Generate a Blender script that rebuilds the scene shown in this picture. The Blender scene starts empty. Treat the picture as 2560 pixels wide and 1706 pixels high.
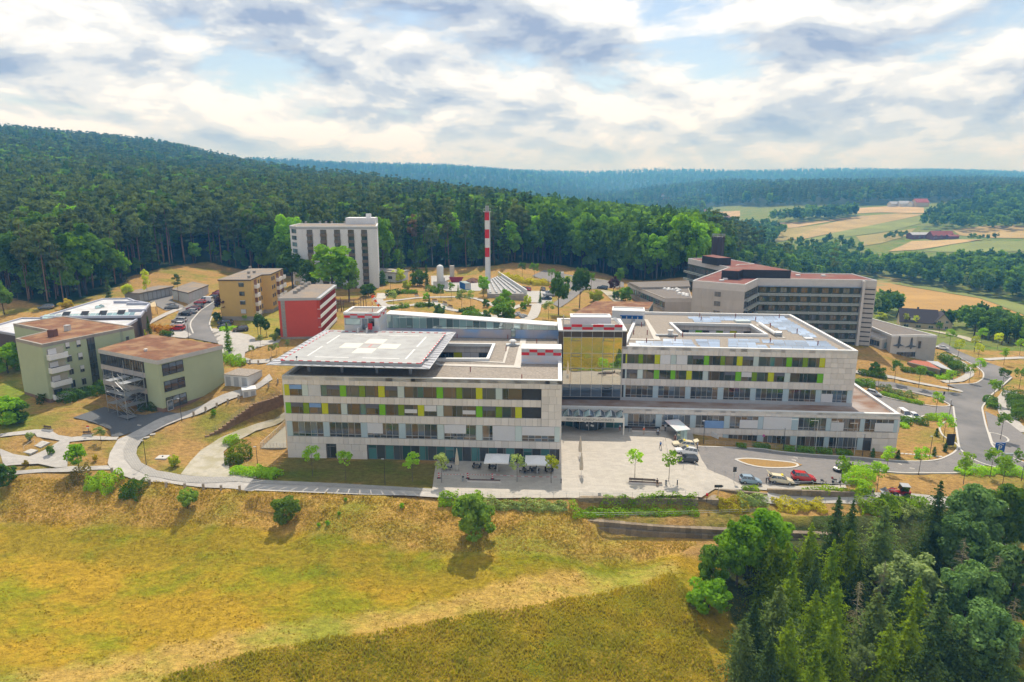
import bpy,bmesh,math,random
import numpy as np
from mathutils import Matrix,Vector
RD=math. radians
SC=bpy. context. scene
COL=SC. collection
LEAF=1.6
HAZE=0.0003
RNG=random. Random(11)
NP=np. random. RandomState(5)
# ------------------------------------------------------------------ camera
CAM_H,CAM_F,CAM_P=54.0,1710.0,RD(13.1)
cd_=bpy. data. cameras. new('camera');cam=bpy. data. objects. new('camera',cd_);COL. objects. link(cam)
cd_. sensor_width=36.0;cd_. lens=36.0*CAM_F/2560.0
cd_. clip_start=0.5;cd_. clip_end=30000
cam. location=(0,0,CAM_H);cam. rotation_euler=(RD(90)-CAM_P,0,0)
SC. camera=cam
# ------------------------------------------------------------------ sun and sky
SUN_EL,SUN_AZ=55.0,3.0
sl=bpy. data. lights. new('sun','SUN');so=bpy. data. objects. new('sun',sl);COL. objects. link(so)
sl. energy=4.2;sl. angle=RD(0.53);sl. color=(1.0,0.93,0.82)
sd=Vector((math. sin(RD(SUN_AZ))*math. cos(RD(SUN_EL)),math. cos(RD(SUN_AZ))*math. cos(RD(SUN_EL)),math. sin(RD(SUN_EL))))
so. rotation_euler=(-sd). to_track_quat('-Z','Y'). to_euler()
so. location=(0,0,300)
wd=bpy. data. worlds. new('World');SC. world=wd;wd. use_nodes=True
def build_world():
 nt=wd. node_tree;nt. nodes. clear();N=nt. nodes. new;L=nt. links. new
 out=N('ShaderNodeOutputWorld')
 sky=N('ShaderNodeTexSky');sky. sky_type='NISHITA';sky. sun_disc=False
 sky. sun_elevation=RD(SUN_EL);sky. sun_rotation=RD(SUN_AZ);sky. altitude=300
 sky. air_density=1.0;sky. dust_density=1.2;sky. ozone_density=1.5
 b1=N('ShaderNodeBackground');b1 . inputs[1]. default_value=0.11;L(sky. outputs[0],b1 . inputs[0])
 tc=N('ShaderNodeTexCoord');sp=N('ShaderNodeSeparateXYZ');L(tc. outputs['Generated'],sp. inputs[0])
 def m(op,a,b=None,clamp=False):
  n=N('ShaderNodeMath');n. operation=op;n. use_clamp=clamp
  for i,v in enumerate((a,b)):
   if v is None:continue
   if isinstance(v,(int,float)):n. inputs[i]. default_value=v
   else:L(v,n. inputs[i])
  return n. outputs[0]
 za=m('ABSOLUTE',sp. outputs[2])
 cu=N('ShaderNodeCombineXYZ');L(sp. outputs[0],cu. inputs[0]);L(sp. outputs[1],cu. inputs[1]);L(m('MULTIPLY',m('POWER',za,0.9),2.3),cu. inputs[2])
 def noise(scale,detail,rough,off,dist=0.0):
  mp=N('ShaderNodeMapping');mp. inputs['Location']. default_value=off;L(cu. outputs[0],mp. inputs[0])
  n=N('ShaderNodeTexNoise');n. inputs['Scale']. default_value=scale;n. inputs['Detail']. default_value=detail
  n. inputs['Roughness']. default_value=rough;n. inputs['Distortion']. default_value=dist
  L(mp. outputs[0],n. inputs[0]);return n. outputs[0]
 def ramp(v,stops):
  r=N('ShaderNodeValToRGB');r. color_ramp. interpolation='EASE'
  e=r. color_ramp. elements
  while len(e)<len(stops):e. new(0.5)
  for el,(p,c)in zip(e,stops):
   el. position=p;el. color=c if len(c)==4 else(*c,1)
  L(v,r. inputs[0]);return r. outputs[0]
 OF=(1.7,0.3,0.25)
 big=noise(5.2,10,0.56,OF,0.25)
 up=noise(5.2,10,0.56,(OF[0],OF[1],OF[2]+0.055),0.25)
 soft=noise(2.1,4,0.5,(4.3,2.3,1.0),0.2)
 thick=m('ADD',m('MULTIPLY',big,0.62),m('MULTIPLY',soft,0.38))
 mask=ramp(thick,[(0.37,(0,0,0)),(0.455,(1,1,1))])
 shade=m('ADD',m('ADD',m('MULTIPLY',soft,0.75),m('MULTIPLY',up,0.55)),m('MULTIPLY',m('SUBTRACT',up,big),1.5))
 colr=ramp(shade,[(0.44,(0.98,0.97,0.96)),(0.60,(0.74,0.77,0.81)),(0.74,(0.50,0.56,0.67)),(0.92,(0.31,0.38,0.55))])
 # hazy pale air low over the horizon
 hz=m('SUBTRACT',1.0,m('MULTIPLY',za,10.0),True)
 hzf=m('MULTIPLY',m('POWER',hz,1.5),0.8)
 mx=N('ShaderNodeMixRGB');L(hzf,mx. inputs[0]);L(colr,mx. inputs[1]);mx. inputs[2]. default_value=(0.66,0.71,0.77,1)
 b2=N('ShaderNodeBackground');b2 . inputs[1]. default_value=1.0;L(mx. outputs[0],b2 . inputs[0])
 mk=m('MAXIMUM',mask,hzf)
 ms=N('ShaderNodeMixShader');L(mk,ms. inputs[0]);L(b1 . outputs[0],ms. inputs[1]);L(b2 . outputs[0],ms. inputs[2])
 L(ms. outputs[0],out. inputs[0])
build_world()
vs=SC. view_settings
vs. view_transform='Standard';vs. look='None';vs. gamma=1.0;vs. exposure=0.25;vs. use_curve_mapping=False
SC. cycles. max_bounces=6;SC. cycles. transparent_max_bounces=8;SC. cycles. volume_bounces=0
SC. cycles. diffuse_bounces=3;SC. cycles. glossy_bounces=3;SC. cycles. transmission_bounces=4
SC. cycles. caustics_reflective=False;SC. cycles. caustics_refractive=False
# ------------------------------------------------------------------ geometry of the view: a pixel of the photograph -> a point of the place
def ray(px,py):
 u=(px-1280)/CAM_F;v=-(py-853)/CAM_F
 return np. array([u,math. cos(CAM_P)+v*math. sin(CAM_P),-math. sin(CAM_P)+v*math. cos(CAM_P)])
def G(px,py,z=0.0):
 d=ray(px,py);t=(z-CAM_H)/d[2]
 return(d[0]*t,d[1]*t)
def at_y(px,py,y):
 d=ray(px,py);t=y/d[1]
 return(d[0]*t,CAM_H+d[2]*t)
 # ------------------------------------------------------------------ object helpers
WM={}
LINK=[True]
def add(name,me,M=None,parent=None):
 o=bpy. data. objects. new(name,me)
 M=M if M is not None else Matrix()
 if parent is not None:
  o. parent=parent;o. matrix_parent_inverse=WM[parent]. inverted()
 o. matrix_basis=M
 WM[o]=M
 if LINK[0]:COL. objects. link(o)
 return o
def tag(o,label=None,cat=None,group=None,kind=None):
 if label:o['label']=label
 if cat:o['category']=cat
 if group:o['group']=group
 if kind:o['kind']=kind
 return o
def thing(name,label,cat,loc=(0,0,0),group=None,rz=0.0):
 o=add(name,None,Matrix. Translation(Vector(loc))@Matrix. Rotation(rz,4,'Z'))
 o. empty_display_size=0.3
 return tag(o,label,cat,group)
def clone(src,M=None,label=None,group=None,cat=None,parent=None):
 o=src. copy();COL. objects. link(o)
 if parent is None:
  o. matrix_basis=M
  WM[o]=M
 else:
  o. parent=parent
 for ch in src. children:clone(ch,parent=o)
 if parent is None:tag(o,label,cat,group)
 return o
def TR(x,y,z,rz=0.0,s=1.0,sz=None):
 return Matrix. Translation((x,y,z))@Matrix. Rotation(rz,4,'Z')@Matrix. Diagonal((s,s,sz if sz else s,1))
 # ------------------------------------------------------------------ materials
MT={}
def lin(c):return tuple(((v/255.0)/12.92 if v/255.0<=0.04045 else((v/255.0+0.055)/1.055)**2.4)for v in c)
def mat(name,c1,c2=None,scale=1.0,rough=0.8,bump=0.0,metal=0.0,spec=0.3,rnd=0.0,stretch=(1,1,1),detail=5.0,c3=None,scale3=0.1,bscale=None,coat=0.0):
 if name in MT:return MT[name]
 m=bpy. data. materials. new(name);m. use_nodes=True;nt=m. node_tree;N=nt. nodes. new;L=nt. links. new
 p=nt. nodes['Principled BSDF']
 p. inputs['Roughness']. default_value=rough;p. inputs['Metallic']. default_value=metal;p. inputs['Specular IOR Level']. default_value=spec
 if coat:p. inputs['Coat Weight']. default_value=coat;p. inputs['Coat Roughness']. default_value=0.05
 c2=c2 or tuple(v*0.85 for v in c1)
 geo=N('ShaderNodeNewGeometry');mp=N('ShaderNodeMapping');mp. inputs['Scale']. default_value=stretch;L(geo. outputs['Position'],mp. inputs[0])
 n=N('ShaderNodeTexNoise');n. inputs['Scale']. default_value=scale;n. inputs['Detail']. default_value=detail;n. inputs['Roughness']. default_value=0.62
 L(mp. outputs[0],n. inputs[0])
 r=N('ShaderNodeValToRGB');r. color_ramp. elements[0]. position=0.32;r. color_ramp. elements[1]. position=0.68
 r. color_ramp. elements[0]. color=(*c1,1);r. color_ramp. elements[1]. color=(*c2,1);L(n. outputs[0],r. inputs[0])
 c=r. outputs[0]
 if c3:
  n3=N('ShaderNodeTexNoise');n3 . inputs['Scale']. default_value=scale3;n3 . inputs['Detail']. default_value=4;L(geo. outputs['Position'],n3 . inputs[0])
  r3=N('ShaderNodeValToRGB');r3 . color_ramp. elements[0]. position=0.45;r3 . color_ramp. elements[1]. position=0.62;L(n3 . outputs[0],r3 . inputs[0])
  x=N('ShaderNodeMixRGB');L(r3 . outputs[0],x. inputs[0]);L(c,x. inputs[1]);x. inputs[2]. default_value=(*c3,1);c=x. outputs[0]
 if rnd:
  oi=N('ShaderNodeObjectInfo');mm=N('ShaderNodeMapRange');mm. inputs[3]. default_value=1-rnd;mm. inputs[4]. default_value=1+rnd
  L(oi. outputs['Random'],mm. inputs[0])
  x=N('ShaderNodeMixRGB');x. blend_type='MULTIPLY';x. inputs[0]. default_value=1;L(c,x. inputs[1]);L(mm. outputs[0],x. inputs[2]);c=x. outputs[0]
 L(c,p. inputs['Base Color'])
 if bump:
  nb=N('ShaderNodeTexNoise');nb. inputs['Scale']. default_value=bscale or scale*4;nb. inputs['Detail']. default_value=3;L(mp. outputs[0],nb. inputs[0])
  b=N('ShaderNodeBump');b. inputs['Strength']. default_value=bump;b. inputs['Distance']. default_value=0.1;L(nb. outputs[0],b. inputs['Height']);L(b. outputs[0],p. inputs['Normal'])
 MT[name]=m;return m
def leafmat(name,c1,c2,trans=0.35,rnd=0.30,scale=0.25):
 c1=(c1[0]*LEAF,c1[1]*LEAF,c1[2]*LEAF*0.7);c2=(c2[0]*LEAF,c2[1]*LEAF,c2[2]*LEAF*0.7)
 if name in MT:return MT[name]
 m=bpy. data. materials. new(name);m. use_nodes=True;nt=m. node_tree;nt. nodes. clear();N=nt. nodes. new;L=nt. links. new
 out=N('ShaderNodeOutputMaterial');d=N('ShaderNodeBsdfDiffuse');t=N('ShaderNodeBsdfTranslucent');x=N('ShaderNodeMixShader');x. inputs[0]. default_value=trans
 geo=N('ShaderNodeNewGeometry');n=N('ShaderNodeTexNoise');n. inputs['Scale']. default_value=scale;n. inputs['Detail']. default_value=6;n. inputs['Roughness']. default_value=0.7;L(geo. outputs['Position'],n. inputs[0])
 r=N('ShaderNodeValToRGB');r. color_ramp. elements[0]. position=0.33;r. color_ramp. elements[1]. position=0.67
 r. color_ramp. elements[0]. color=(*c1,1);r. color_ramp. elements[1]. color=(*c2,1);L(n. outputs[0],r. inputs[0])
 oi=N('ShaderNodeObjectInfo');mm=N('ShaderNodeMapRange');mm. inputs[3]. default_value=1-rnd;mm. inputs[4]. default_value=1+rnd*1.4;L(oi. outputs['Random'],mm. inputs[0])
 mu=N('ShaderNodeMixRGB');mu. blend_type='MULTIPLY';mu. inputs[0]. default_value=1;L(r. outputs[0],mu. inputs[1]);L(mm. outputs[0],mu. inputs[2])
 L(mu. outputs[0],d. inputs[0])
 tl=N('ShaderNodeMixRGB');tl. blend_type='MULTIPLY';tl. inputs[0]. default_value=1;L(mu. outputs[0],tl. inputs[1]);tl. inputs[2]. default_value=(1.2,1.3,0.5,1);L(tl. outputs[0],t. inputs[0])
 L(d. outputs[0],x. inputs[1]);L(t. outputs[0],x. inputs[2]);L(x. outputs[0],out. inputs[0])
 MT[name]=m;return m
def glassmat(name,body,refl=0.45,tint=(0.95,0.97,1.0),rough=0.02,wave=0.02):
 """solar-control glazing: a dark body seen through the pane, and the mirror of what stands in front"""
 if name in MT:return MT[name]
 m=bpy. data. materials. new(name);m. use_nodes=True;nt=m. node_tree;nt. nodes. clear();N=nt. nodes. new;L=nt. links. new
 out=N('ShaderNodeOutputMaterial');d=N('ShaderNodeBsdfDiffuse');g=N('ShaderNodeBsdfGlossy');x=N('ShaderNodeMixShader')
 g. inputs['Roughness']. default_value=rough;g. inputs[0]. default_value=(*tint,1)
 oi=N('ShaderNodeObjectInfo');mm=N('ShaderNodeMapRange');mm. inputs[3]. default_value=0.45;mm. inputs[4]. default_value=1.7;L(oi. outputs['Random'],mm. inputs[0])
 mu=N('ShaderNodeMixRGB');mu. blend_type='MULTIPLY';mu. inputs[0]. default_value=1;mu. inputs[1]. default_value=(*body,1);L(mm. outputs[0],mu. inputs[2]);L(mu. outputs[0],d. inputs[0])
 fr=N('ShaderNodeFresnel');fr. inputs[0]. default_value=1.5
 ad=N('ShaderNodeMath');ad. operation='ADD';ad. use_clamp=True;ad. inputs[1]. default_value=refl;L(fr. outputs[0],ad. inputs[0]);L(ad. outputs[0],x. inputs[0])
 if wave:
  geo=N('ShaderNodeNewGeometry');n=N('ShaderNodeTexNoise');n. inputs['Scale']. default_value=0.35;n. inputs['Detail']. default_value=1;L(geo. outputs['Position'],n. inputs[0])
  b=N('ShaderNodeBump');b. inputs['Strength']. default_value=wave;b. inputs['Distance']. default_value=0.5;L(n. outputs[0],b. inputs['Height']);L(b. outputs[0],g. inputs['Normal'])
 L(d. outputs[0],x. inputs[1]);L(g. outputs[0],x. inputs[2]);L(x. outputs[0],out. inputs[0])
 MT[name]=m;return m
 # ------------------------------------------------------------------ mesh helpers
def mesh_np(name,V,F,m,smooth=False,midx=None):
 """V (n,3), F (k,3|4) arrays"""
 V=np. asarray(V,np. float32);F=np. asarray(F,np. int32);k=F. shape[1]
 me=bpy. data. meshes. new(name);me. vertices. add(len(V));me. vertices. foreach_set('co',V. ravel())
 me. loops. add(F. size);me. loops. foreach_set('vertex_index',F. ravel())
 me. polygons. add(len(F));me. polygons. foreach_set('loop_start',np. arange(0,F. size,k,dtype=np. int32))
 me. polygons. foreach_set('loop_total',np. full(len(F),k,np. int32))
 for mm in(m if isinstance(m,(list,tuple))else[m]):me. materials. append(mm)
 if midx is not None:me. polygons. foreach_set('material_index',np. asarray(midx,np. int32))
 me. update(calc_edges=True)
 me. polygons. foreach_set('use_smooth',np. full(len(F),bool(smooth)))
 return me
_UC={}
def ucube(m):
 if m. name in _UC:return _UC[m. name]
 v=[(x,y,z)for z in(-.5,.5)for y in(-.5,.5)for x in(-.5,.5)]
 f=[(0,2,3,1),(4,5,7,6),(0,1,5,4),(2,6,7,3),(0,4,6,2),(1,3,7,5)]
 me=bpy. data. meshes. new('box_'+m. name);me. from_pydata(v,[],f);me. materials. append(m);_UC[m. name]=me
 return me
def bx(name,x0,x1,y0,y1,z0,z1,m,parent=None,fr=None):
 M=Matrix. Translation(((x0+x1)/2,(y0+y1)/2,(z0+z1)/2))@Matrix. Diagonal((abs(x1-x0),abs(y1-y0),abs(z1-z0),1))
 if fr is not None:M=fr@M
 return add(name,ucube(m),M,parent)
class MB:
 def __init__(s):s. v=[];s. f=[];s. mi=[];s. ms=[]
 def _m(s,m):
  if m not in s. ms:s. ms. append(m)
  return s. ms. index(m)
 def put(s,vs,fs,m,M=None):
  o=len(s. v);k=s._m(m)
  for p in vs:s. v. append(tuple(M@Vector(p))if M is not None else tuple(p))
  for f in fs:s. f. append([o+i for i in f]);s. mi. append(k)
 def box(s,x0,x1,y0,y1,z0,z1,m,M=None):
  v=[(x,y,z)for z in(z0,z1)for y in(y0,y1)for x in(x0,x1)]
  s. put(v,[(0,2,3,1),(4,5,7,6),(0,1,5,4),(2,6,7,3),(0,4,6,2),(1,3,7,5)],m,M)
 def prism(s,poly,z0,z1,m,mtop=None,M=None,bottom=True):
  poly=[tuple(p[:2])for p in poly]
  a=sum(poly[i][0]*poly[(i+1)%len(poly)][1]-poly[(i+1)%len(poly)][0]*poly[i][1]for i in range(len(poly)))
  if a<0:poly=poly[::-1]
  n=len(poly)
  zt=z1 if isinstance(z1,(list,tuple))else[z1]*n
  if a<0 and isinstance(z1,(list,tuple)):zt=list(zt)[::-1]
  v=[(x,y,z0)for x,y in poly]+[(x,y,zt[i])for i,(x,y)in enumerate(poly)]
  s. put(v,[(i,(i+1)%n,n+(i+1)%n,n+i)for i in range(n)]+([tuple(range(n))[::-1]]if bottom else[]),m,M)
  s. put(v[n:],[tuple(range(n))],mtop or m,M)
 def tube(s,p0,p1,r0,r1,m,n=6,M=None,caps=True):
  p0=Vector(p0);p1=Vector(p1);d=(p1-p0). normalized()
  a=d. orthogonal(). normalized();b=d. cross(a)
  v=[]
  for p,r in((p0,r0),(p1,r1)):
   for i in range(n):
    t=2*math. pi*i/n;v. append(tuple(p+a*(r*math. cos(t))+b*(r*math. sin(t))))
  f=[(i,(i+1)%n,n+(i+1)%n,n+i)for i in range(n)]
  if caps:f+=[tuple(range(n))[::-1],tuple(range(n,2*n))]
  s. put(v,f,m,M)
 def poly(s,pts,m,M=None):s. put(pts,[tuple(range(len(pts)))],m,M)
 def lathe(s,prof,m,n=12,M=None):
  v=[];k=len(prof)
  for i in range(n):
   t=2*math. pi*i/n
   for r,z in prof:v. append((r*math. cos(t),r*math. sin(t),z))
  f=[(i*k+j,((i+1)%n)*k+j,((i+1)%n)*k+j+1,i*k+j+1)for i in range(n)for j in range(k-1)]
  s. put(v,f,m,M)
 def mesh(s,name,smooth=False):
  me=bpy. data. meshes. new(name);me. from_pydata(s. v,[],s. f)
  for m in s. ms:me. materials. append(m)
  me. polygons. foreach_set('material_index',s. mi)
  if smooth:me. polygons. foreach_set('use_smooth',[True]*len(s. f))
  me. update();return me
 def build(s,name,parent=None,M=None,smooth=False):return add(name,s. mesh(name,smooth),M,parent)
ORD=['first','second','third','fourth','fifth','sixth','seventh','eighth','ninth','tenth','eleventh','twelfth','thirteenth','fourteenth','fifteenth','sixteenth','seventeenth','eighteenth','nineteenth','twentieth']+['%dth'%i for i in range(21,60)]
# ================================================================== TERRAIN
_ctrl_px=[(1423,1242,0),(1600,1243,0),(1480,1075,0),(1300,1242,0),(1200,1235,0),(1000,1215,0),(1640,1090,0),(850,1205,0),(720,1145,0.1),(720,1190,0.1),(1050,1155,0),(1400,1165,0),(1550,1150,0),(560,1160,0.3),(640,1080,1.0),(700,1050,1.5),(600,1010,5),(690,972,7),(420,1000,4.5),(520,960,6),(600,930,7.4),(645,905,8.6),(590,925,8.2),(640,880,9.6),(600,862,10),(725,848,10.4),(830,800,10.6),(330,1150,0.8),(290,1120,1.5),(290,1080,2.5),(330,1045,3.5),(480,1180,0.2),(420,1170,0.4),(450,1080,2.2),(400,1110,1.6),(520,1050,3.2),(20,1180,1.0),(180,1170,0.9),(100,1130,2.2),(140,1090,3.5),(240,1070,3.6),(0,1080,4.2),(110,1060,4.2),(133,1010,5),(71,1000,5),(400,1030,4.6),(300,1000,5),(560,985,6.4),(30,960,6),(0,900,8),(0,1300,-4.0),(150,1305,-4),(400,1310,-3.8),(700,1310,-3.6),(1000,1360,-3.8),(100,1192,0.5),(250,1195,0.3),(400,1212,0),(600,1220,0),(800,1230,0),(1000,1242,0),(1180,1310,-2.4),(1180,1375,-3.8),(1400,1380,-4),(1700,1370,-4.5),(1400,1285,-1.4),(1700,1290,-1.5),(1250,1282,-1.3),(1470,1305,-2.4),(1600,1308,-2.6),(1720,1308,-2.7),(1500,1355,-4.6),(1600,1356,-4.8),(1700,1358,-5.0),(1790,1360,-5.4),(1750,1250,-0.3),(1900,1242,-1.4),(2100,1244,-2.6),(2300,1254,-3.3),(1900,1292,-2.6),(2200,1292,-4.3),(1900,1340,-5.5),(2200,1345,-7),(0,1500,-6.5),(0,1706,-8.5),(600,1500,-6),(600,1706,-8.5),(1200,1470,-5.4),(1200,1706,-8.5),(1700,1500,-6.5),(1700,1706,-9.5),(2100,1450,-9),(2500,1400,-9.0),(2500,1706,-12),(2100,1706,-11),(1700,1130,-0.6),(1800,1130,-1.4),(1800,1190,-0.9),(1950,1150,-2.4),(1950,1195,-1.7),(2080,1130,-3.2),(2100,1200,-2.6),(2240,1135,-4),(2250,1175,-3.8),(2380,1130,-4.5),(2400,1180,-4.2),(2480,1120,-4.8),(2300,1010,-5),(2440,1000,-5.5),(2540,1150,-4.8),(2550,1000,-6),(2450,900,-6.5),(2340,870,-6.5),(2200,960,-4.8),(2270,1050,-4.6),(2170,990,-4.5),(2550,880,-8),(2560,1230,-5),(2180,905,-2),(2190,860,-0.8),(2150,850,-1),(2300,930,-5),(1650,790,5),(1560,760,7.5),(1500,700,9.5),(1600,690,9),(1380,800,11),(1450,820,10),(1300,770,11.5),(1200,790,12),(1050,770,12),(1000,740,12.3),(1150,740,12),(1250,720,12.5),(1330,745,11),(1380,700,11),(1300,700,12.5),(1217,712,12.5),(900,720,12),(860,760,11.5),(780,760,11),(1000,690,12.8),(1150,690,12.8),(540,780,11.3),(600,830,10.6),(470,830,10.8),(430,760,12),(400,720,13.5),(540,690,14),(300,720,14),(200,790,12.5),(100,810,12),(0,830,11),(0,760,13.5),(250,760,13),(620,730,13),(700,700,13),(2290,815,-17),(2480,830,-15),]
_ctrl_w=[(0,30,-13),(0,-100,-20),(0,-500,-30),(300,-100,-30),(-300,-100,-15),(200,60,-16),(-200,60,-6),(-200,-600,-20),(400,-600,-40),(-230,120,2),(-230,200,12),(-10,150,4),(-40,160,6),(30,170,3),(60,170,-1),(0,170,9),(-250,300,18),(-150,300,17),(0,330,16),(80,330,13),(130,300,7),(-500,500,50),(-250,500,34),(0,500,20),(90,480,12),(140,420,0),(200,430,-12),(250,400,-17),(-800,900,95),(-975,1300,130),(-700,1400,108),(-620,1600,76),(-1117,3500,119),(-758,3500,108),(-359,3500,90),(40,3500,60),(339,3500,12),(518,3400,-15),(-300,2200,8),(0,2200,-8),(-620,2300,45),(300,2400,-22),(-300,1500,26),(0,1200,0),(-300,1000,42),(0,800,14),(-500,1000,66),(200,700,0),(200,380,-17),(250,350,-18),(350,500,-23),(450,700,-18),(250,550,-23),(300,800,-15),(200,900,-23),(150,1200,-25),(250,1800,-23),(450,1800,-20),(600,1250,7),(450,1000,-4),(650,1000,5),(700,1500,14),(900,1100,22),(430,1250,2),(500,2300,10),(650,2200,26),(1000,2200,27),(1500,2200,29),(520,2000,-18),(1200,1500,25),(0,5200,100),(1000,5200,104),(2000,5200,102),(3200,5200,106),(-1500,5200,115),(620,3000,-10),(1200,3200,10),(2500,3200,25),(-1500,3000,110),(-3000,3000,140),(-2500,1500,150),(400,250,-14),(600,400,-20),]
def _warp(x,y):
 r=np. sqrt(x*x+y*y)+1e-6;k=np. log(1+r/60.0)/r
 return x*k,y*k
_cp=np. array([(*G(a,b,z),z)for a,b,z in _ctrl_px]+_ctrl_w,float)
_cu,_cv=_warp(_cp[:,0],_cp[:,1])
def _k(d2):return np. where(d2>1e-12,d2*np. log(d2+1e-12),0.0)
_n=len(_cp);_A=np. zeros((_n+3,_n+3))
_A[:_n,:_n]=_k((_cu[:,None]-_cu)**2+(_cv[:,None]-_cv)**2)+np. eye(_n)*2e-4
_A[:_n,_n:]=np. c_[np. ones(_n),_cu,_cv];_A[_n:,:_n]=_A[:_n,_n:]. T
_w=np. linalg. solve(_A,np. r_[_cp[:,2],0,0,0])
def hraw(x,y):
 x=np. asarray(x,float);y=np. asarray(y,float);u,v=_warp(x,y);sh=u. shape;u=u. ravel();v=v. ravel();o=np. empty(len(u))
 for i in range(0,len(u),20000):
  s=slice(i,i+20000);o[s]=_k((u[s,None]-_cu)**2+(v[s,None]-_cv)**2)@_w[:_n]+_w[_n]+_w[_n+1]*u[s]+_w[_n+2]*v[s]
 return o. reshape(sh)
def hh(x,y):
 z=hraw(x,y);x=np. asarray(x,float);y=np. asarray(y,float)
 r=np. sqrt(x*x+y*y)
 far=np. clip((r-600)/800,0,1)
 z=z+far*(np. sin(x/170+y/410)+np. sin(x/260-y/190+1.3))*3.0
 for x0,x1,y0,y1,z0,f in FLATS:
  d=np. hypot(np. maximum(np. maximum(x0-x,x-x1),0),np. maximum(np. maximum(y0-y,y-y1),0));w=np. clip(1-d/f,0,1);w=w*w*(3-2*w);z=z*(1-w)+z0*w
 return np. clip(z,-45,190)
FLATS=[(-46,33,111.9,146,0.0,2.4),(16,64,102.0,105.0,-4.9,2.2),(12,64,107.6,109.4,-2.35,1.3)]
PAVED=[]
def h1(x,y):return float(hh(np. array([x]),np. array([y]))[0])
def T(px,py):
 """where the line of sight through a pixel meets the ground"""
 d=ray(px,py);t=np. concatenate([np. linspace(55,420,900),np. geomspace(421,5000,500)])
 x=d[0]*t;y=d[1]*t;z=CAM_H+d[2]*t;g=z-hh(x,y);k=np. argmax(g<0)
 if g[k]>=0:k=len(t)-1
 a=g[k-1]/(g[k-1]-g[k])if k>0 and g[k-1]!=g[k]else 0
 tt=t[k-1]+a*(t[k]-t[k-1])
 return(d[0]*tt,d[1]*tt,CAM_H+d[2]*tt)
def Z(o,pts,s=3.5641):
 return[(o[0]+a/s,o[1]+b/s)for a,b in pts]
L1,L2,L3,L4=(0,560),(640,500),(1280,540),(1920,540)
M1,M2,M3,M4=(0,940),(640,880),(1280,880),(1920,880)
GD=(940,640)
def inside(poly,x,y):
 x=np. asarray(x);y=np. asarray(y);r=np. zeros(x. shape,bool);n=len(poly)
 for i in range(n):
  x0,y0=poly[i][:2];x1,y1=poly[(i+1)%n][:2]
  c=((y0>y)!=(y1>y))&(x<(x1-x0)*(y-y0)/((y1-y0)if y1!=y0 else 1e-9)+x0)
  r^=c
 return r
def wpoly(px):return[T(a,b)[:2]for a,b in px]
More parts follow.
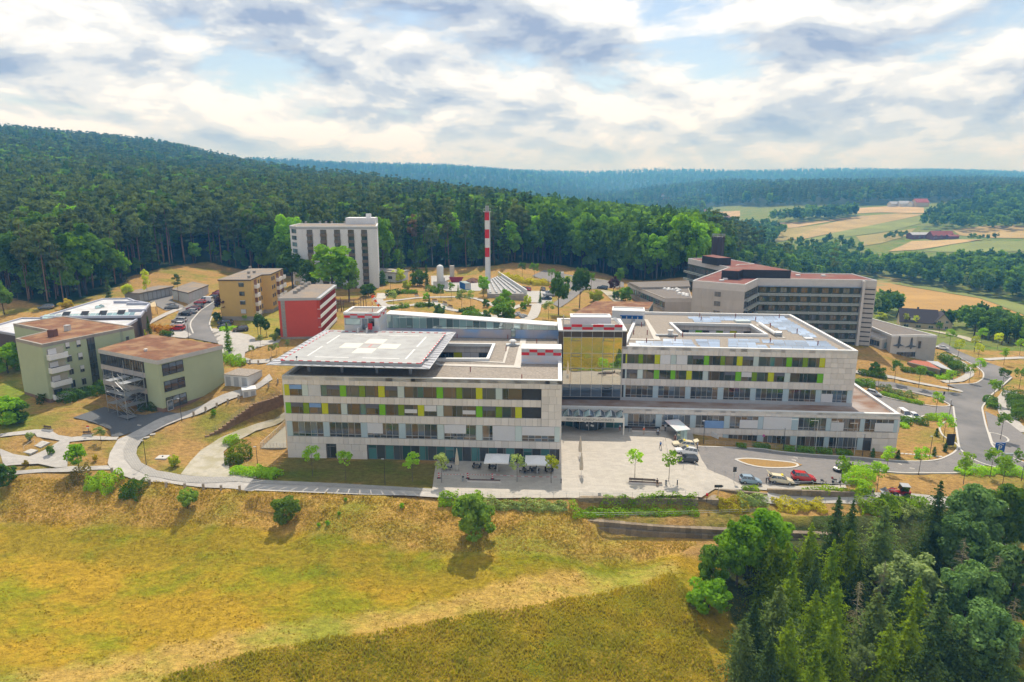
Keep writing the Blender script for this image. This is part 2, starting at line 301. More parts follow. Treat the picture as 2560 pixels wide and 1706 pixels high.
# ---- colours of the ground
GR_DRY,GR_LAWN,GR_STRAW=(0.335,0.205,0.068),(0.24,0.18,0.04),(0.43,0.265,0.068)
GR_MEADOW,GR_TALL,GR_GREEN=(0.36,0.235,0.020),(0.25,0.18,0.016),(0.15,0.155,0.012)
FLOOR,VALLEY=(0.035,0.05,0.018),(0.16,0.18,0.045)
def build_terrain():
 def axis(lo,hi,step,far0,far1,g):
  a=list(np. arange(lo,hi+1e-6,step));s=step;p=hi
  while p<far1:s*=g;p+=s;a. append(p)
  s=step;p=lo;b=[]
  while p>far0:s*=g;p-=s;b. append(p)
  return np. array(b[::-1]+a)
 xs=axis(-225,225,1.5,-5200,5200,1.045);ys=axis(62,330,1.5,-900,5600,1.04)
 X,Y=np. meshgrid(xs,ys);Zz=hh(X,Y)
 V=np. stack([X. ravel(),Y. ravel(),Zz. ravel()],1);nx,ny=len(xs),len(ys)
 i=np. arange(nx*ny). reshape(ny,nx)
 F=np. stack([i[:-1,:-1]. ravel(),i[:-1,1:]. ravel(),i[1:,1:]. ravel(),i[1:,:-1]. ravel()],1)
 x,y=V[:,0],V[:,1]
 c=np. tile(np. array(GR_DRY),(len(V),1))
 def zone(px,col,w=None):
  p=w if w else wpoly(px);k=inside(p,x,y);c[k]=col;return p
  # front meadow, in the order it lies: everything before the bank, the straw bank, mown strips, tall grass
 mead=[(-900,-900),(900,-900),(900,96),(60,96)]+wpoly([(1720,1385),(1400,1388),(1100,1385),(900,1350),(640,1318),(300,1312),(0,1305)])+[(-300,108),(-900,108)]
 c[inside(mead,x,y)]=GR_MEADOW
 zone([(2560,1706),(2560,1250),(1800,1355),(1790,1420),(1870,1706)],(0.06,0.075,0.02))  # dark soil under the grove, with tree shade put into its colour
 mow=wpoly([(0,1312),(640,1325),(900,1360),(1150,1405),(1600,1390),(1690,1405),(1500,1450),(1200,1480),(800,1440),(400,1420),(0,1390)])
 k=inside(mow,x,y);c[k]=np. array(GR_MEADOW)*0.6+np. array(GR_GREEN)*0.4
 tall=[(-60,-900)]+wpoly([(400,1706),(560,1660),(800,1610),(1100,1560),(1300,1535),(1560,1480),(1680,1440),(1720,1480),(1800,1706)])+[(60,-900)]
 c[inside([(-140,40)]+wpoly([(0,1690),(300,1640),(700,1560),(1100,1500),(1500,1430),(1690,1400),(1690,1435),(1560,1475),(1300,1530),(1100,1555),(800,1605),(560,1655),(400,1700)])+[(-60,40)],x,y)]=(0.44,0.29,0.07)
 c[inside(tall,x,y)]=GR_TALL
 zone([(0,1200),(280,1190),(640,1222),(1030,1245),(1100,1262),(1450,1290),(1500,1345),(1760,1350),(1700,1382),(1400,1388),(1100,1385),(900,1350),(640,1318),(300,1312),(0,1305)],GR_STRAW)
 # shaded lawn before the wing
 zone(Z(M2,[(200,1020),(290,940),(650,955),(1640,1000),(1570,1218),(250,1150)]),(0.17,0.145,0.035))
 zone([(620,770),(700,765),(720,850),(690,860),(600,880),(590,830)],(0.29,0.24,0.05))
 zone([(0,860),(40,880),(80,1020),(60,1090),(0,1080)],(0.27,0.23,0.05))
 # forest floor and valley grass
 r=np. sqrt(x*x+y*y)
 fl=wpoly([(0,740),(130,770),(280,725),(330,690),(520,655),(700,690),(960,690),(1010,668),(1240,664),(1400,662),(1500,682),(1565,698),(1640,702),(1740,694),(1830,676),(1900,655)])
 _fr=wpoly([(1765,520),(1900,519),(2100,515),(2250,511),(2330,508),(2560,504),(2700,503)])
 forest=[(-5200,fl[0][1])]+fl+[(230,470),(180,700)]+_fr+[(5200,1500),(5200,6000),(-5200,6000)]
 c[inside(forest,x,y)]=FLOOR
 val=[(95,262),(150,250),(5200,250),(5200,1500)]+_fr[::-1]+[(180,700),(200,480)]
 c[inside(val,x,y)]=VALLEY
 m=bpy. data. materials. new('grass_ground');m. use_nodes=True;nt=m. node_tree;N=nt. nodes. new;L=nt. links. new;p=nt. nodes['Principled BSDF']
 p. inputs['Roughness']. default_value=0.95;p. inputs['Specular IOR Level']. default_value=0.1
 at=N('ShaderNodeAttribute');at. attribute_name='soil'
 geo=N('ShaderNodeNewGeometry')
 def nz(s,d,st=(1,1,1)):
  mp=N('ShaderNodeMapping');mp. inputs['Scale']. default_value=st;L(geo. outputs['Position'],mp. inputs[0])
  n=N('ShaderNodeTexNoise');n. inputs['Scale']. default_value=s;n. inputs['Detail']. default_value=d;n. inputs['Roughness']. default_value=0.65;L(mp. outputs[0],n. inputs[0]);return n. outputs[0]
 def mr(v,a,b,c0,d0):
  n=N('ShaderNodeMapRange');n. inputs[1]. default_value=a;n. inputs[2]. default_value=b;n. inputs[3]. default_value=c0;n. inputs[4]. default_value=d0;L(v,n. inputs[0]);return n. outputs[0]
 def mixc(f,a,b,bl='MIX'):
  n=N('ShaderNodeMixRGB');n. blend_type=bl
  for i,v in enumerate((f,a,b)):
   if isinstance(v,(int,float)):n. inputs[i]. default_value=v
   elif isinstance(v,tuple):n. inputs[i]. default_value=(*v,1)
   else:L(v,n. inputs[i])
  return n. outputs[0]
 col=mixc(1.0,at. outputs['Color'],mr(nz(0.9,6,(1,1.6,1)),0.3,0.7,0.62,1.35),'MULTIPLY')
 col=mixc(1.0,col,mr(nz(5.0,4,(1,1.5,1)),0.25,0.75,0.7,1.3),'MULTIPLY')
 gsp=N('ShaderNodeSeparateXYZ');L(geo. outputs['Position'],gsp. inputs[0])
 green=mixc(mr(nz(0.055,5,(1,1.7,1)),0.47,0.62,0.0,0.85),col,mixc(1.0,col,(0.55,0.92,0.40),'MULTIPLY'))
 pale=mixc(mr(nz(0.10,5,(0.6,2.2,1)),0.52,0.70,0.0,0.6),green,mixc(1.0,green,(1.25,1.2,1.35),'MULTIPLY'))
 L(pale,p. inputs['Base Color'])
 b=N('ShaderNodeBump');b. inputs['Strength']. default_value=0.9;b. inputs['Distance']. default_value=0.35;L(nz(2.2,5),b. inputs['Height']);L(b. outputs[0],p. inputs['Normal'])
 me=mesh_np('ground',V,F,m,True)
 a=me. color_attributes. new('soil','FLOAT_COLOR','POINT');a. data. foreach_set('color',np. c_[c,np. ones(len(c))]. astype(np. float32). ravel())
 o=add('ground',me);tag(o,kind='structure',label='dry summer grassland, banks and hills around the clinic')
 return o,tall,mead,forest,fl
GROUND,TALL,MEADOW,FOREST,FOREST_EDGE=build_terrain()
def drape(name,px,m,lift=0.05,cell=1.9,label=None,kind='structure',world=False,thick=0.0):
 pts=px if world else wpoly(px);lift+=0.03
 if lift<0.2:PAVED. append(pts)
 bm=bmesh. new();vs=[bm. verts. new((x,y,0))for x,y in pts]
 try:f=bm. faces. new(vs)
 except ValueError:return None
 bmesh. ops. triangulate(bm,faces=[f])
 xs=[p[0]for p in pts];ys=[p[1]for p in pts]
 for ax,lo,hi in((0,min(xs),max(xs)),(1,min(ys),max(ys))):
  k=lo+cell
  while k<hi:
   co=(k,0,0)if ax==0 else(0,k,0);no=(1,0,0)if ax==0 else(0,1,0)
   bmesh. ops. bisect_plane(bm,geom=bm. verts[:]+bm. edges[:]+bm. faces[:],plane_co=co,plane_no=no,dist=1e-4);k+=cell
 co=np. array([v. co for v in bm. verts]);z=hh(co[:,0],co[:,1])+lift
 for v,zz in zip(bm. verts,z):v. co. z=zz
 bmesh. ops. recalc_face_normals(bm,faces=bm. faces)
 if bm. faces and sum(fc. normal. z for fc in bm. faces)<0:bmesh. ops. reverse_faces(bm,faces=bm. faces)
 me=bpy. data. meshes. new(name);bm. to_mesh(me);bm. free();me. materials. append(m)
 o=add(name,me);tag(o,label=label,kind=kind);return o
def resample(p,step):
 p=np. array(p,float);d=np. r_[0,np. cumsum(np. hypot(*np. diff(p[:,:2],axis=0). T))]
 n=max(2,int(d[-1]/step)+1);t=np. linspace(0,d[-1],n)
 return np. stack([np. interp(t,d,p[:,i])for i in range(p. shape[1])],1)
def smooth(p,k=2):
 p=np. array(p,float)
 for _ in range(k):
  q=p. copy();q[1:-1]=(p[:-2]+2*p[1:-1]+p[2:])/4;p=q
 return p
def sweep(name,pts,w,hgt,m,lift=0.0,label=None,kind='structure',world=False,step=1.5,sm=2,parent=None):
 """a strip (hgt=0) or a low kerb/wall laid along a line of the ground"""
 p=smooth(resample(pts if world else wpoly(pts),step),sm);t=np. gradient(p,axis=0);t/=np. hypot(t[:,0],t[:,1])[:,None]+1e-9
 nrm=np. stack([-t[:,1],t[:,0]],1);a=p+nrm*w/2;b=p-nrm*w/2
 za=hh(a[:,0],a[:,1]);zb=hh(b[:,0],b[:,1]);n=len(p)
 if hgt==0:
  if lift<0.1:PAVED. append([tuple(q)for q in a]+[tuple(q)for q in b[::-1]])
  V=np. r_[np. c_[a,za+lift],np. c_[b,zb+lift]];i=np. arange(n-1);F=np. stack([i,n+i,n+i+1,i+1],1)
 else:
  zt=np. maximum(za,zb)+hgt+lift
  V=np. r_[np. c_[a,za-0.5],np. c_[b,zb-0.5],np. c_[a,zt],np. c_[b,zt]];i=np. arange(n-1)
  F=np. r_[np. stack([2*n+i,3*n+i,3*n+i+1,2*n+i+1],1),np. stack([n+i,n+i+1,3*n+i+1,3*n+i],1),np. stack([i,2*n+i,2*n+i+1,i+1],1),[[0,n,3*n,2*n],[n-1,3*n-1,4*n-1,2*n-1][::1]]]
 o=add(name,mesh_np(name,V,F,m),None,parent)
 if parent is None:tag(o,label=label,kind=kind)
 return o
 # ------------------------------------------------------------------ paving
def pavemat(name,c1,c2,bw,bh,mortar=0.02,scale=1.0,rot=0.0,mc=None):
 m=mat(name,c1,c2,scale=0.6,rough=0.9,spec=0.2)
 nt=m. node_tree;N=nt. nodes. new;L=nt. links. new;p=nt. nodes['Principled BSDF'];src=p. inputs['Base Color']. links[0]. from_socket
 geo=N('ShaderNodeNewGeometry');mp=N('ShaderNodeMapping');mp. inputs['Rotation']. default_value=(0,0,rot);L(geo. outputs['Position'],mp. inputs[0])
 b=N('ShaderNodeTexBrick');b. inputs['Scale']. default_value=scale;b. inputs['Brick Width']. default_value=bw;b. inputs['Row Height']. default_value=bh;b. inputs['Mortar Size']. default_value=mortar
 b. inputs['Color1']. default_value=(1,1,1,1);b. inputs['Color2']. default_value=(0.86,0.86,0.86,1);b. inputs['Mortar']. default_value=(0.62,0.62,0.62,1);L(mp. outputs[0],b. inputs[0])
 x=N('ShaderNodeMixRGB');x. blend_type='MULTIPLY';x. inputs[0]. default_value=1;L(src,x. inputs[1]);L(b. outputs[0],x. inputs[2]);L(x. outputs[0],p. inputs['Base Color'])
 return m
m_plaza=pavemat('plaza_slabs',(0.455,0.42,0.365),(0.425,0.39,0.34),1.2,0.6,0.012)
m_path=pavemat('path_slabs',(0.47,0.445,0.41),(0.42,0.395,0.365),1.0,0.5,0.012)
m_cobble=pavemat('cobble_strip',(0.42,0.40,0.37),(0.36,0.345,0.32),0.5,0.3,0.04)
m_gravelpath=mat('gravel_path',(0.46,0.42,0.34),(0.36,0.335,0.27),scale=1.2,rough=1,c3=(0.33,0.30,0.20),scale3=0.4)
m_asph=mat('asphalt',(0.165,0.160,0.158),(0.130,0.128,0.128),scale=0.35,rough=0.95,c3=(0.20,0.19,0.185),scale3=0.09)
m_asph2=pavemat('parking_setts',(0.24,0.225,0.215),(0.20,0.19,0.185),0.4,0.2,0.01)
m_kerb=mat('kerb_stone',(0.52,0.50,0.46),(0.44,0.42,0.39),scale=2,rough=0.9)
m_bluegrav=mat('grey_chippings',(0.13,0.135,0.14),(0.10,0.105,0.11),scale=3,rough=1)
drape('plaza',Z(M2,[(1600,1010),(1640,930),(2281,925)])+Z(M3,[(425,930),(445,640),(1590,650),(1615,760),(1640,845),(1690,960),(1750,1050),(1900,1110),(2030,1180)])+Z(M4,[(0,1185),(690,1188),(700,1215)])+Z(M3,[(1810,1222),(1690,1300),(0,1306)])+Z(M2,[(1820,1306),(1570,1226)]),m_plaza,0.05,label='pale stone plaza and terrace before the clinic entrance')
outer=Z(M2,[(1850,1312),(900,1275),(0,1240)])+Z(M1,[(2000,1005),(1700,985),(1330,950),(1170,920),(1060,880),(985,835),(960,780),(980,690),(1050,570),(1180,510),(1270,465),(1570,340),(1900,210),(2281,80)])+Z(L1,[(2330,1400),(2400,1340)])
inner=Z(L1,[(2430,1390),(2340,1450)])+Z(M1,[(2281,130),(1620,390),(1430,470),(1290,545),(1225,640),(1215,700),(1260,780),(1400,850),(1600,885),(2050,905)])+Z(M2,[(0,1142),(800,1182),(1570,1226)])
drape('path',outer+inner,m_path,0.09,1.5,label='broad pale path curving round the lawns')
cob=Z(M1,[(1290,545),(1225,640),(1215,700),(1260,780),(1400,850),(1600,885),(2050,905)])+Z(M2,[(0,1142),(800,1182),(1570,1226)])
cobo=Z(M2,[(1570,1250),(0,1180)])+Z(M1,[(1900,960),(1500,930),(1330,900),(1180,830),(1105,740),(1100,660),(1150,560)])
drape('path',cob+cobo,m_cobble,0.14,1.5,label='grey cobbled strip on the inner side of the curved path')
drape('path',Z(M1,[(1060,545),(640,548),(520,530),(440,480),(310,480),(0,520),(0,548),(310,515),(330,545),(440,562),(540,582),(620,592),(1040,572)]),m_path,0.05,label='pale path with two benches')
drape('path',Z(M1,[(990,838),(700,852),(80,887),(30,860),(500,828),(640,806),(780,810),(965,802)]),m_path,0.05,label='pale path along the top of the bank')
drape('path',Z(M1,[(620,590),(540,578),(440,640),(260,722),(120,700),(0,652),(0,690),(110,735),(210,762),(30,792),(34,806),(340,786),(500,822),(600,812),(320,738)]),m_path,0.054,label='pale paths forking below the stairs')
drape('path',Z(M1,[(1610,880),(1700,760),(1790,665),(1960,555),(2281,430)])+Z(M2,[(255,540),(262,600),(0,705)])+Z(M1,[(2250,510),(2080,600),(1990,680),(2030,760),(2050,850)])+Z(M2,[(0,1100)])+Z(M1,[(2281,915),(2050,905)]),m_gravelpath,0.05,label='gravel service track beside the left wing')
drape('parking_patch',Z(M1,[(650,375),(930,280),(1300,350),(1600,335),(1490,400),(1260,475),(1060,540),(990,540),(980,480)]),m_bluegrav,0.056,label='dark chippings patch before the green house')
drape('road',Z(L1,[(1545,1005),(1500,920),(1560,840),(1600,770),(1660,735),(1750,660),(1880,640),(1960,590),(1970,690),(1900,760),(1865,860),(1870,930),(1890,965),(2050,980),(2170,1005),(2200,1040),(2150,1085),(1980,1140),(1960,1070),(1700,1020)]),m_asph,0.05,label='asphalt lane and parking bays beside the yellow block')
drape('road',Z(L1,[(1330,690),(1530,620),(1540,690),(1600,712),(1650,742),(1480,775),(1400,735)]),m_asph2,0.055,label='forecourt of the garages')
S5=(420,640)
drape('path',Z(S5,[(560,960),(760,985),(960,1010),(1045,1080),(1015,1140),(700,1240),(705,1280),(900,1215),(820,1320),(920,1385),(1080,1408),(1300,1402),(1420,1345),(1100,1358),(1000,1330),(1010,1262),(1170,1150),(1450,1135),(1480,1098),(1290,1105),(1140,1112),(1140,1075),(1050,1030),(880,1000),(760,968),(600,950)],5.227),m_path,0.058,label='pale footpath round the turning circle')
drape('path',Z(L1,[(1300,880),(1480,790),(1600,740),(1640,752),(1500,810),(1330,900)]),m_path,0.05,label='pale footpath past the kindergarten')
drape('road',Z(S5,[(40,900),(310,1030),(230,1080),(40,1060)],5.227),m_path,0.06,label='pale kerbside apron by the parked red car')
for nm,pts,w in(('first',[(60,500),(45,600),(150,690)],2.6),('second',[(60,640),(110,605),(300,592),(560,560),(800,552),(1160,545),(1340,570),(1480,620),(1590,672)],2.2),('third',[(100,662),(300,665),(420,672),(520,652),(650,625),(800,628),(900,690),(1050,732),(1200,745),(1400,760),(1520,800),(1545,850)],2.6),('fourth',[(1500,860),(1700,770),(1830,700),(1960,652),(2160,648),(2353,618)],2.4),('fifth',[(2150,645),(2130,740),(2090,820),(1980,860),(1860,890)],3.4)):
 sweep('path',Z(GD,pts,5.348),w,0,m_path,0.06,label=nm+' winding garden path of the park behind the clinic, counted from the steps')
drape('service_yard',Z(GD,[(735,270),(1000,262),(1020,300),(900,352),(1470,345),(1400,470),(940,472),(740,390)],5.348),mat('yard_concrete',(0.40,0.385,0.36),(0.34,0.33,0.31),scale=0.5),0.06,label='concrete yard with tank and containers')
drape('road',Z(GD,[(2000,470),(2353,470),(2353,620),(2160,628),(2000,622)],5.348),mat('yard_concrete',(0.4,0.38,0.36)),0.05,label='pale ramp into the underground car park')
drape('road',[(1330,690),(1400,712),(1440,700),(1430,725),(1380,760),(1400,770),(1460,725),(1520,716),(1560,718),(1560,706),(1480,708),(1440,690),(1360,676)],m_asph2,0.055,label='car park lane along the forest edge')
drape('path',[(1500,725),(1528,728),(1560,755),(1540,760)],m_gravelpath,0.05,label='gravel track beside the purple tree')
# roads and car parks on the right
drape('road',Z(L4,[(1490,1165),(1560,1125)])+Z(M4,[(1690,-10),(1850,60),(2100,145),(2180,235),(1975,400),(1905,500),(1935,640),(2000,850),(2130,930),(2281,990),(2330,1010),(2330,1090),(2281,1080),(2120,1050),(1930,1012),(1800,950),(1700,870),(1650,480),(1740,352),(1590,292),(1850,285),(1915,240),(1920,190),(1870,140),(1640,20)]),m_asph,0.05,label='wide asphalt access road curving past the clinic')
drape('road',Z(M4,[(700,222),(785,240),(1100,270),(1450,345),(1740,368),(1655,482),(1500,412),(1250,352),(1040,312),(700,270)]),m_asph,0.054,label='side lane behind the right wing')
drape('parking',Z(M4,[(800,330),(1010,400),(1200,450),(1480,495),(1650,490),(1660,612),(1500,562),(1400,558),(1340,590),(1240,650),(1100,640),(900,480)]),m_asph2,0.058,label='paved car park beside the podium')
drape('road',Z(M3,[(1640,838),(1800,850),(2281,872)])+Z(M4,[(0,887),(400,925),(750,940),(1000,966),(1350,986),(1520,972),(1650,912),(1700,862),(1930,1012),(1900,1050),(1700,1085),(1450,1085),(1050,1075),(760,1038),(690,1186),(400,1170),(0,1186)])+Z(M3,[(2030,1182),(1900,1112),(1750,1052),(1690,962)]),m_asph2,0.056,label='drop-off loop before the entrance')
drape('parking',Z(M4,[(1935,530),(2040,580),(2150,640),(2400,830),(2400,1000),(2281,965),(2130,928),(2010,862),(1970,740)]),m_asph2,0.056,label='paved car park at the far side of the road')
for pts,w,lb in((Z(M4,[(700,165),(1100,222),(1400,288),(1640,330),(1745,356)]),2.2,'pale pavement between side lane and shelters'),(Z(M4,[(1560,268),(1700,258),(1800,205),(1785,135),(1700,80),(1560,20)]),2.4,'pale footpath round the shelters'),(Z(M4,[(2160,350),(2095,440),(2125,560),(2200,655),(2300,720)]),3.5,'pale footpath beside the far car park'),(Z(L4,[(1930,1280),(2100,1270),(2330,1262)]),3.0,'pale footpath across the upper lawn'),(Z(M4,[(-120,1292),(450,1300),(900,1304),(1420,1322),(1900,1345),(2330,1365)]),3.0,'pale path below the drop-off wall')):
 sweep('path',pts,w,0,m_path,0.064,label=lb)
kerbs=[Z(M3,[(1640,845),(1800,850),(2281,868)])+Z(M4,[(0,880),(400,920),(750,938),(1000,962),(1350,982),(1520,968),(1650,908),(1700,858),(1690,820),(1640,800),(1560,760),(1520,680),(1560,630),(1640,605)]),Z(M4,[(690,1180),(760,1034),(1050,1073),(1450,1083),(1700,1083),(1850,1060),(1930,1020)]),Z(M4,[(1650,490),(1670,640),(1705,870),(1800,950),(1930,1012),(2120,1050),(2330,1090)]),Z(M4,[(1010,395),(1200,440),(1480,490),(1650,488),(1500,408),(1250,350),(1040,312)]),Z(M4,[(2170,230),(1975,398),(1905,500),(1935,640),(2000,850),(2130,930),(2330,1010)]),Z(M4,[(1600,294),(1850,285),(1918,240),(1922,190),(1870,140),(1640,20)]),Z(S5,[(330,1020),(290,920),(300,860),(420,720),(600,600)],5.227),Z(S5,[(580,990),(540,900),(570,800),(640,740)],5.227),Z(M4,[(1970,722),(2000,830),(2100,820),(2160,800),(2130,760),(2050,730),(1970,722)]),Z(M4,[(1350,590),(1400,560),(1500,560),(1650,610)])]
KL=['before the podium hedge','round the loader lawn','along the near side of the access road','round the island of green cushions','along the far car park','round the shelter lawn','left of the lane by the yellow block','right of the lane by the yellow block','round the small tree island','round the thuja lawn']
for k,kl in zip(kerbs,KL):sweep('kerb',k,0.4,0.10,m_kerb,0.06,label='pale stone kerb '+kl)
isl=Z(M3,[(1990,965),(2060,948),(2281,970)])+Z(M4,[(120,980),(250,990),(305,1012),(250,1036),(0,1042)])+Z(M3,[(2200,1035),(2080,1010)])
drape('traffic_island',isl,mat('dry_turf',GR_DRY,tuple(v*0.75 for v in GR_DRY),scale=2,rough=1,bump=0.5),0.14,label='dry grass island in the drop-off loop')
sweep('kerb',isl+isl[:1],0.5,0.13,m_kerb,0.06,label='pale kerb ring round the traffic island')
m_line=mat('line_paint',(0.62,0.61,0.58),(0.55,0.54,0.52),scale=3)
for ln,lb in((Z(M3,[(1660,860),(1690,950),(1750,1035),(1850,1075),(1990,1125)]),'curved pale line along the taxi stand'),(Z(M4,[(-250,1165),(-240,1120)]),'short pale line beside the road sign'),(Z(M4,[(400,1110),(580,1068)]),'pale bay line right of the red car'),(Z(M3,[(1690,1068),(1755,1042)]),'pale line at the end of the taxi bay'),(Z(M4,[(395,1118),(460,1145)]),'pale bay line before the bicycle'),(Z(M4,[(200,1120),(250,1168)]),'pale bay line between taxi and red car')):
 sweep('road_marking',ln,0.3,0,m_line,0.066,label=lb)
m_slot=mat('drain_slot',(0.10,0.10,0.10))
sweep('drain_strip',Z(M3,[(712,700),(740,960),(780,1280)]),0.55,0,m_slot,0.058,label='dark drainage strip running across the plaza')
sweep('drain_strip',Z(M3,[(692,705),(730,705)]),0.7,0,m_slot,0.062,label='dark mat before the revolving door')
# ================================================================== VEGETATION
lm_pine=leafmat('pine_needles',(0.056,0.080,0.038),(0.098,0.122,0.055),0.25)
lm_spruce=leafmat('spruce_needles',(0.036,0.068,0.026),(0.070,0.105,0.036),0.25)
lm_olive=leafmat('olive_needles',(0.080,0.130,0.010),(0.18,0.24,0.018),0.42)
lm_blue=leafmat('bluish_leaves',(0.052,0.100,0.042),(0.100,0.160,0.068),0.3)
lm_grey=leafmat('greyish_leaves',(0.105,0.145,0.07),(0.18,0.225,0.115),0.3)
lm_dark=leafmat('dark_leaves',(0.030,0.066,0.018),(0.068,0.125,0.028),0.3)
lm_mid=leafmat('mid_leaves',(0.052,0.108,0.018),(0.115,0.185,0.032),0.38)
lm_maple=leafmat('maple_leaves',(0.070,0.155,0.012),(0.18,0.30,0.030),0.42)
lm_young=leafmat('young_leaves',(0.13,0.235,0.022),(0.25,0.36,0.045),0.45)
lm_yell=leafmat('yellow_green_leaves',(0.23,0.27,0.022),(0.38,0.39,0.045),0.4)
lm_purple=leafmat('copper_leaves',(0.030,0.014,0.022),(0.075,0.032,0.045),0.25)
lm_gold=leafmat('golden_leaves',(0.25,0.19,0.03),(0.35,0.28,0.05),0.3)
lm_hedge=leafmat('hedge_leaves',(0.13,0.23,0.015),(0.24,0.36,0.03),0.35)
lm_sage=leafmat('sage_leaves',(0.13,0.17,0.075),(0.21,0.25,0.12),0.3)
lm_straw=leafmat('straw_blades',(0.25,0.18,0.06),(0.38,0.27,0.09),0.35)
lm_tall=leafmat('tall_grass_blades',(0.15,0.145,0.018),(0.29,0.215,0.045),0.4,scale=0.12)
lm_dead=leafmat('dead_twigs',(0.15,0.13,0.10),(0.20,0.175,0.135),0.05)
bark_pine=mat('pine_bark',(0.26,0.145,0.085),(0.17,0.105,0.07),scale=2,rough=1,rnd=0.3)
bark=mat('tree_bark',(0.105,0.085,0.068),(0.075,0.06,0.05),scale=3,rough=1,rnd=0.3)
bark_pale=mat('pale_bark',(0.30,0.27,0.23),(0.20,0.18,0.15),scale=3,rough=1,rnd=0.2)
def quads(P,Nn,s,asp,rs):
 n=len(P);r=rs. normal(size=(n,3));a=np. cross(Nn,r);a/=np. linalg. norm(a,axis=1)[:,None]+1e-9;b=np. cross(Nn,a)
 s=np. asarray(s). reshape(-1,1)*np. ones((n,1));j=rs. uniform(0.7,1.2,(n,4,1))
 V=np. stack([P+a*s*j[:,0],P+b*s*asp*j[:,1],P-a*s*j[:,2],P-b*s*asp*j[:,3]],1). reshape(-1,3)
 return V,np. arange(4*n). reshape(n,4)
def unit(v):return v/(np. linalg. norm(v,axis=1)[:,None]+1e-9)
def crown_broad(R,zc,rz,n,s,seed,clumps=26,cr=0.36,bottom=-0.75):
 rs=np. random. RandomState(seed);D=unit(rs. normal(size=(clumps*3,3)));D=D[D[:,2]>bottom][:clumps]
 rad=rs. uniform(0.42,0.86,(len(D),1));Cc=D*rad*np. array([R,R,rz])*rs. uniform(0.85,1.12,(len(D),1))+np. array([0,0,zc])
 Cc[:,:2]+=rs. normal(size=(len(D),2))*R*0.06
 crr=rs. uniform(0.72,1.25,len(D))*cr*R
 k=rs. randint(0,len(D),n);d=unit(rs. normal(size=(n,3))+0.35*D[k]);q=rs. uniform(0.55,1.08,(n,1))**0.7
 P=Cc[k]+d*q*crr[k][:,None]*np. array([1,1,0.82])
 Nn=unit(d+0.75*rs. normal(size=(n,3))+np. array([0,0,0.25]))
 return quads(P,Nn,s*rs. uniform(0.6,1.35,n),0.8,rs)
def crown_spruce(H,R,zb,n_lv,s,seed,nb=8,per=7,droop=0.32,pw=0.9,ragged=0.25):
 rs=np. random. RandomState(seed);P=[];Nn=[];S=[]
 for i in range(n_lv):
  f=(i+rs. uniform(0,0.8))/n_lv;z=zb+(H-zb)*f;r0=R*(1-f)**pw+0.12
  for b in range(max(4,int(nb*(1-0.45*f)))):
   az=rs. uniform(0,2*math. pi);r=r0*rs. uniform(1-ragged*1.6,1+ragged);k=max(3,int(per*(0.35+0.65*(1-f))))
   t=(np. arange(k)+rs. uniform(0,1,k))/k;t=0.15+0.85*t;side=rs. uniform(-1,1,k)*(1.05-t)*r*0.42
   x=t*r*math. cos(az)-side*math. sin(az);y=t*r*math. sin(az)+side*math. cos(az);zz=z-droop*r*t+0.16*r*t*t+rs. uniform(-.08,.08,k)
   P. append(np. stack([x,y,zz],1));o=np. stack([np. cos(az)*np. ones(k)*0.6,np. sin(az)*np. ones(k)*0.6,np. ones(k)*0.8],1);Nn. append(o+rs. normal(size=(k,3))*0.55);S. append(s*(1.15-0.45*t)*rs. uniform(0.7,1.3,k))
 P=np. concatenate(P);Nn=unit(np. concatenate(Nn));S=np. concatenate(S)
 tip=np. stack([rs. normal(size=14)*0.07,rs. normal(size=14)*0.07,H+rs. uniform(-0.7,0.3,14)],1)
 P=np. r_[P,tip];Nn=np. r_[Nn,unit(rs. normal(size=(14,3)))];S=np. r_[S,np. full(14,s*0.5)]
 return quads(P,Nn,S,0.55,rs)
def crown_pine(H,R,n,s,seed,base=0.58):
 rs=np. random. RandomState(seed);k=15;f=np. sort(rs. uniform(0,1,k));z=H*(base+(1-base)*f*0.97);rr=R*np. sin(np. pi*np. clip(f*0.85+0.15,0,1))**0.7*rs. uniform(0.35,0.9,k);az=rs. uniform(0,2*np. pi,k)
 Cc=np. stack([rr*np. cos(az),rr*np. sin(az),z],1);Cc[-1]=(0,0,H*0.96);cr=rs. uniform(0.32,0.55,k)*R
 j=rs. randint(0,k,n);d=unit(rs. normal(size=(n,3)));P=Cc[j]+d*(rs. uniform(0.4,1.05,(n,1)))*cr[j][:,None]*np. array([1,1,0.55])
 return quads(P,unit(d+rs. normal(size=(n,3))*0.6+np. array([0,0,0.4])),s*rs. uniform(0.6,1.3,n),0.75,rs),Cc
def trunk_mesh(H,r,m,limbs,seed,bend=0.2,n=7):
 rs=random. Random(seed);b=MB();p=Vector((0,0,-0.6));k=5;bx_,by_=rs. uniform(-bend,bend),rs. uniform(-bend,bend)
 pts=[Vector((bx_*math. sin(i/k*3),by_*math. sin(i/k*2.5),-0.6+(H+0.6)*i/k))for i in range(k+1)]
 for i in range(k):b. tube(pts[i],pts[i+1],r*(1-0.8*i/k),r*(1-0.8*(i+1)/k),m,n,caps=(i==0))
 for(f,ln,up)in limbs:
  i=min(k-1,int(f*k));a=pts[i]. lerp(pts[i+1],f*k-i);az=rs. uniform(0,6.283);e=a+Vector((ln*math. cos(az),ln*math. sin(az),up))
  mid=a. lerp(e,0.5)+Vector((0,0,up*0.15));rr=r*(1-0.8*f)*0.55
  b. tube(a,mid,rr,rr*0.65,m,5,caps=False);b. tube(mid,e,rr*0.65,rr*0.2,m,5,caps=False)
 return b. mesh('trunk',True)
PROTO={}
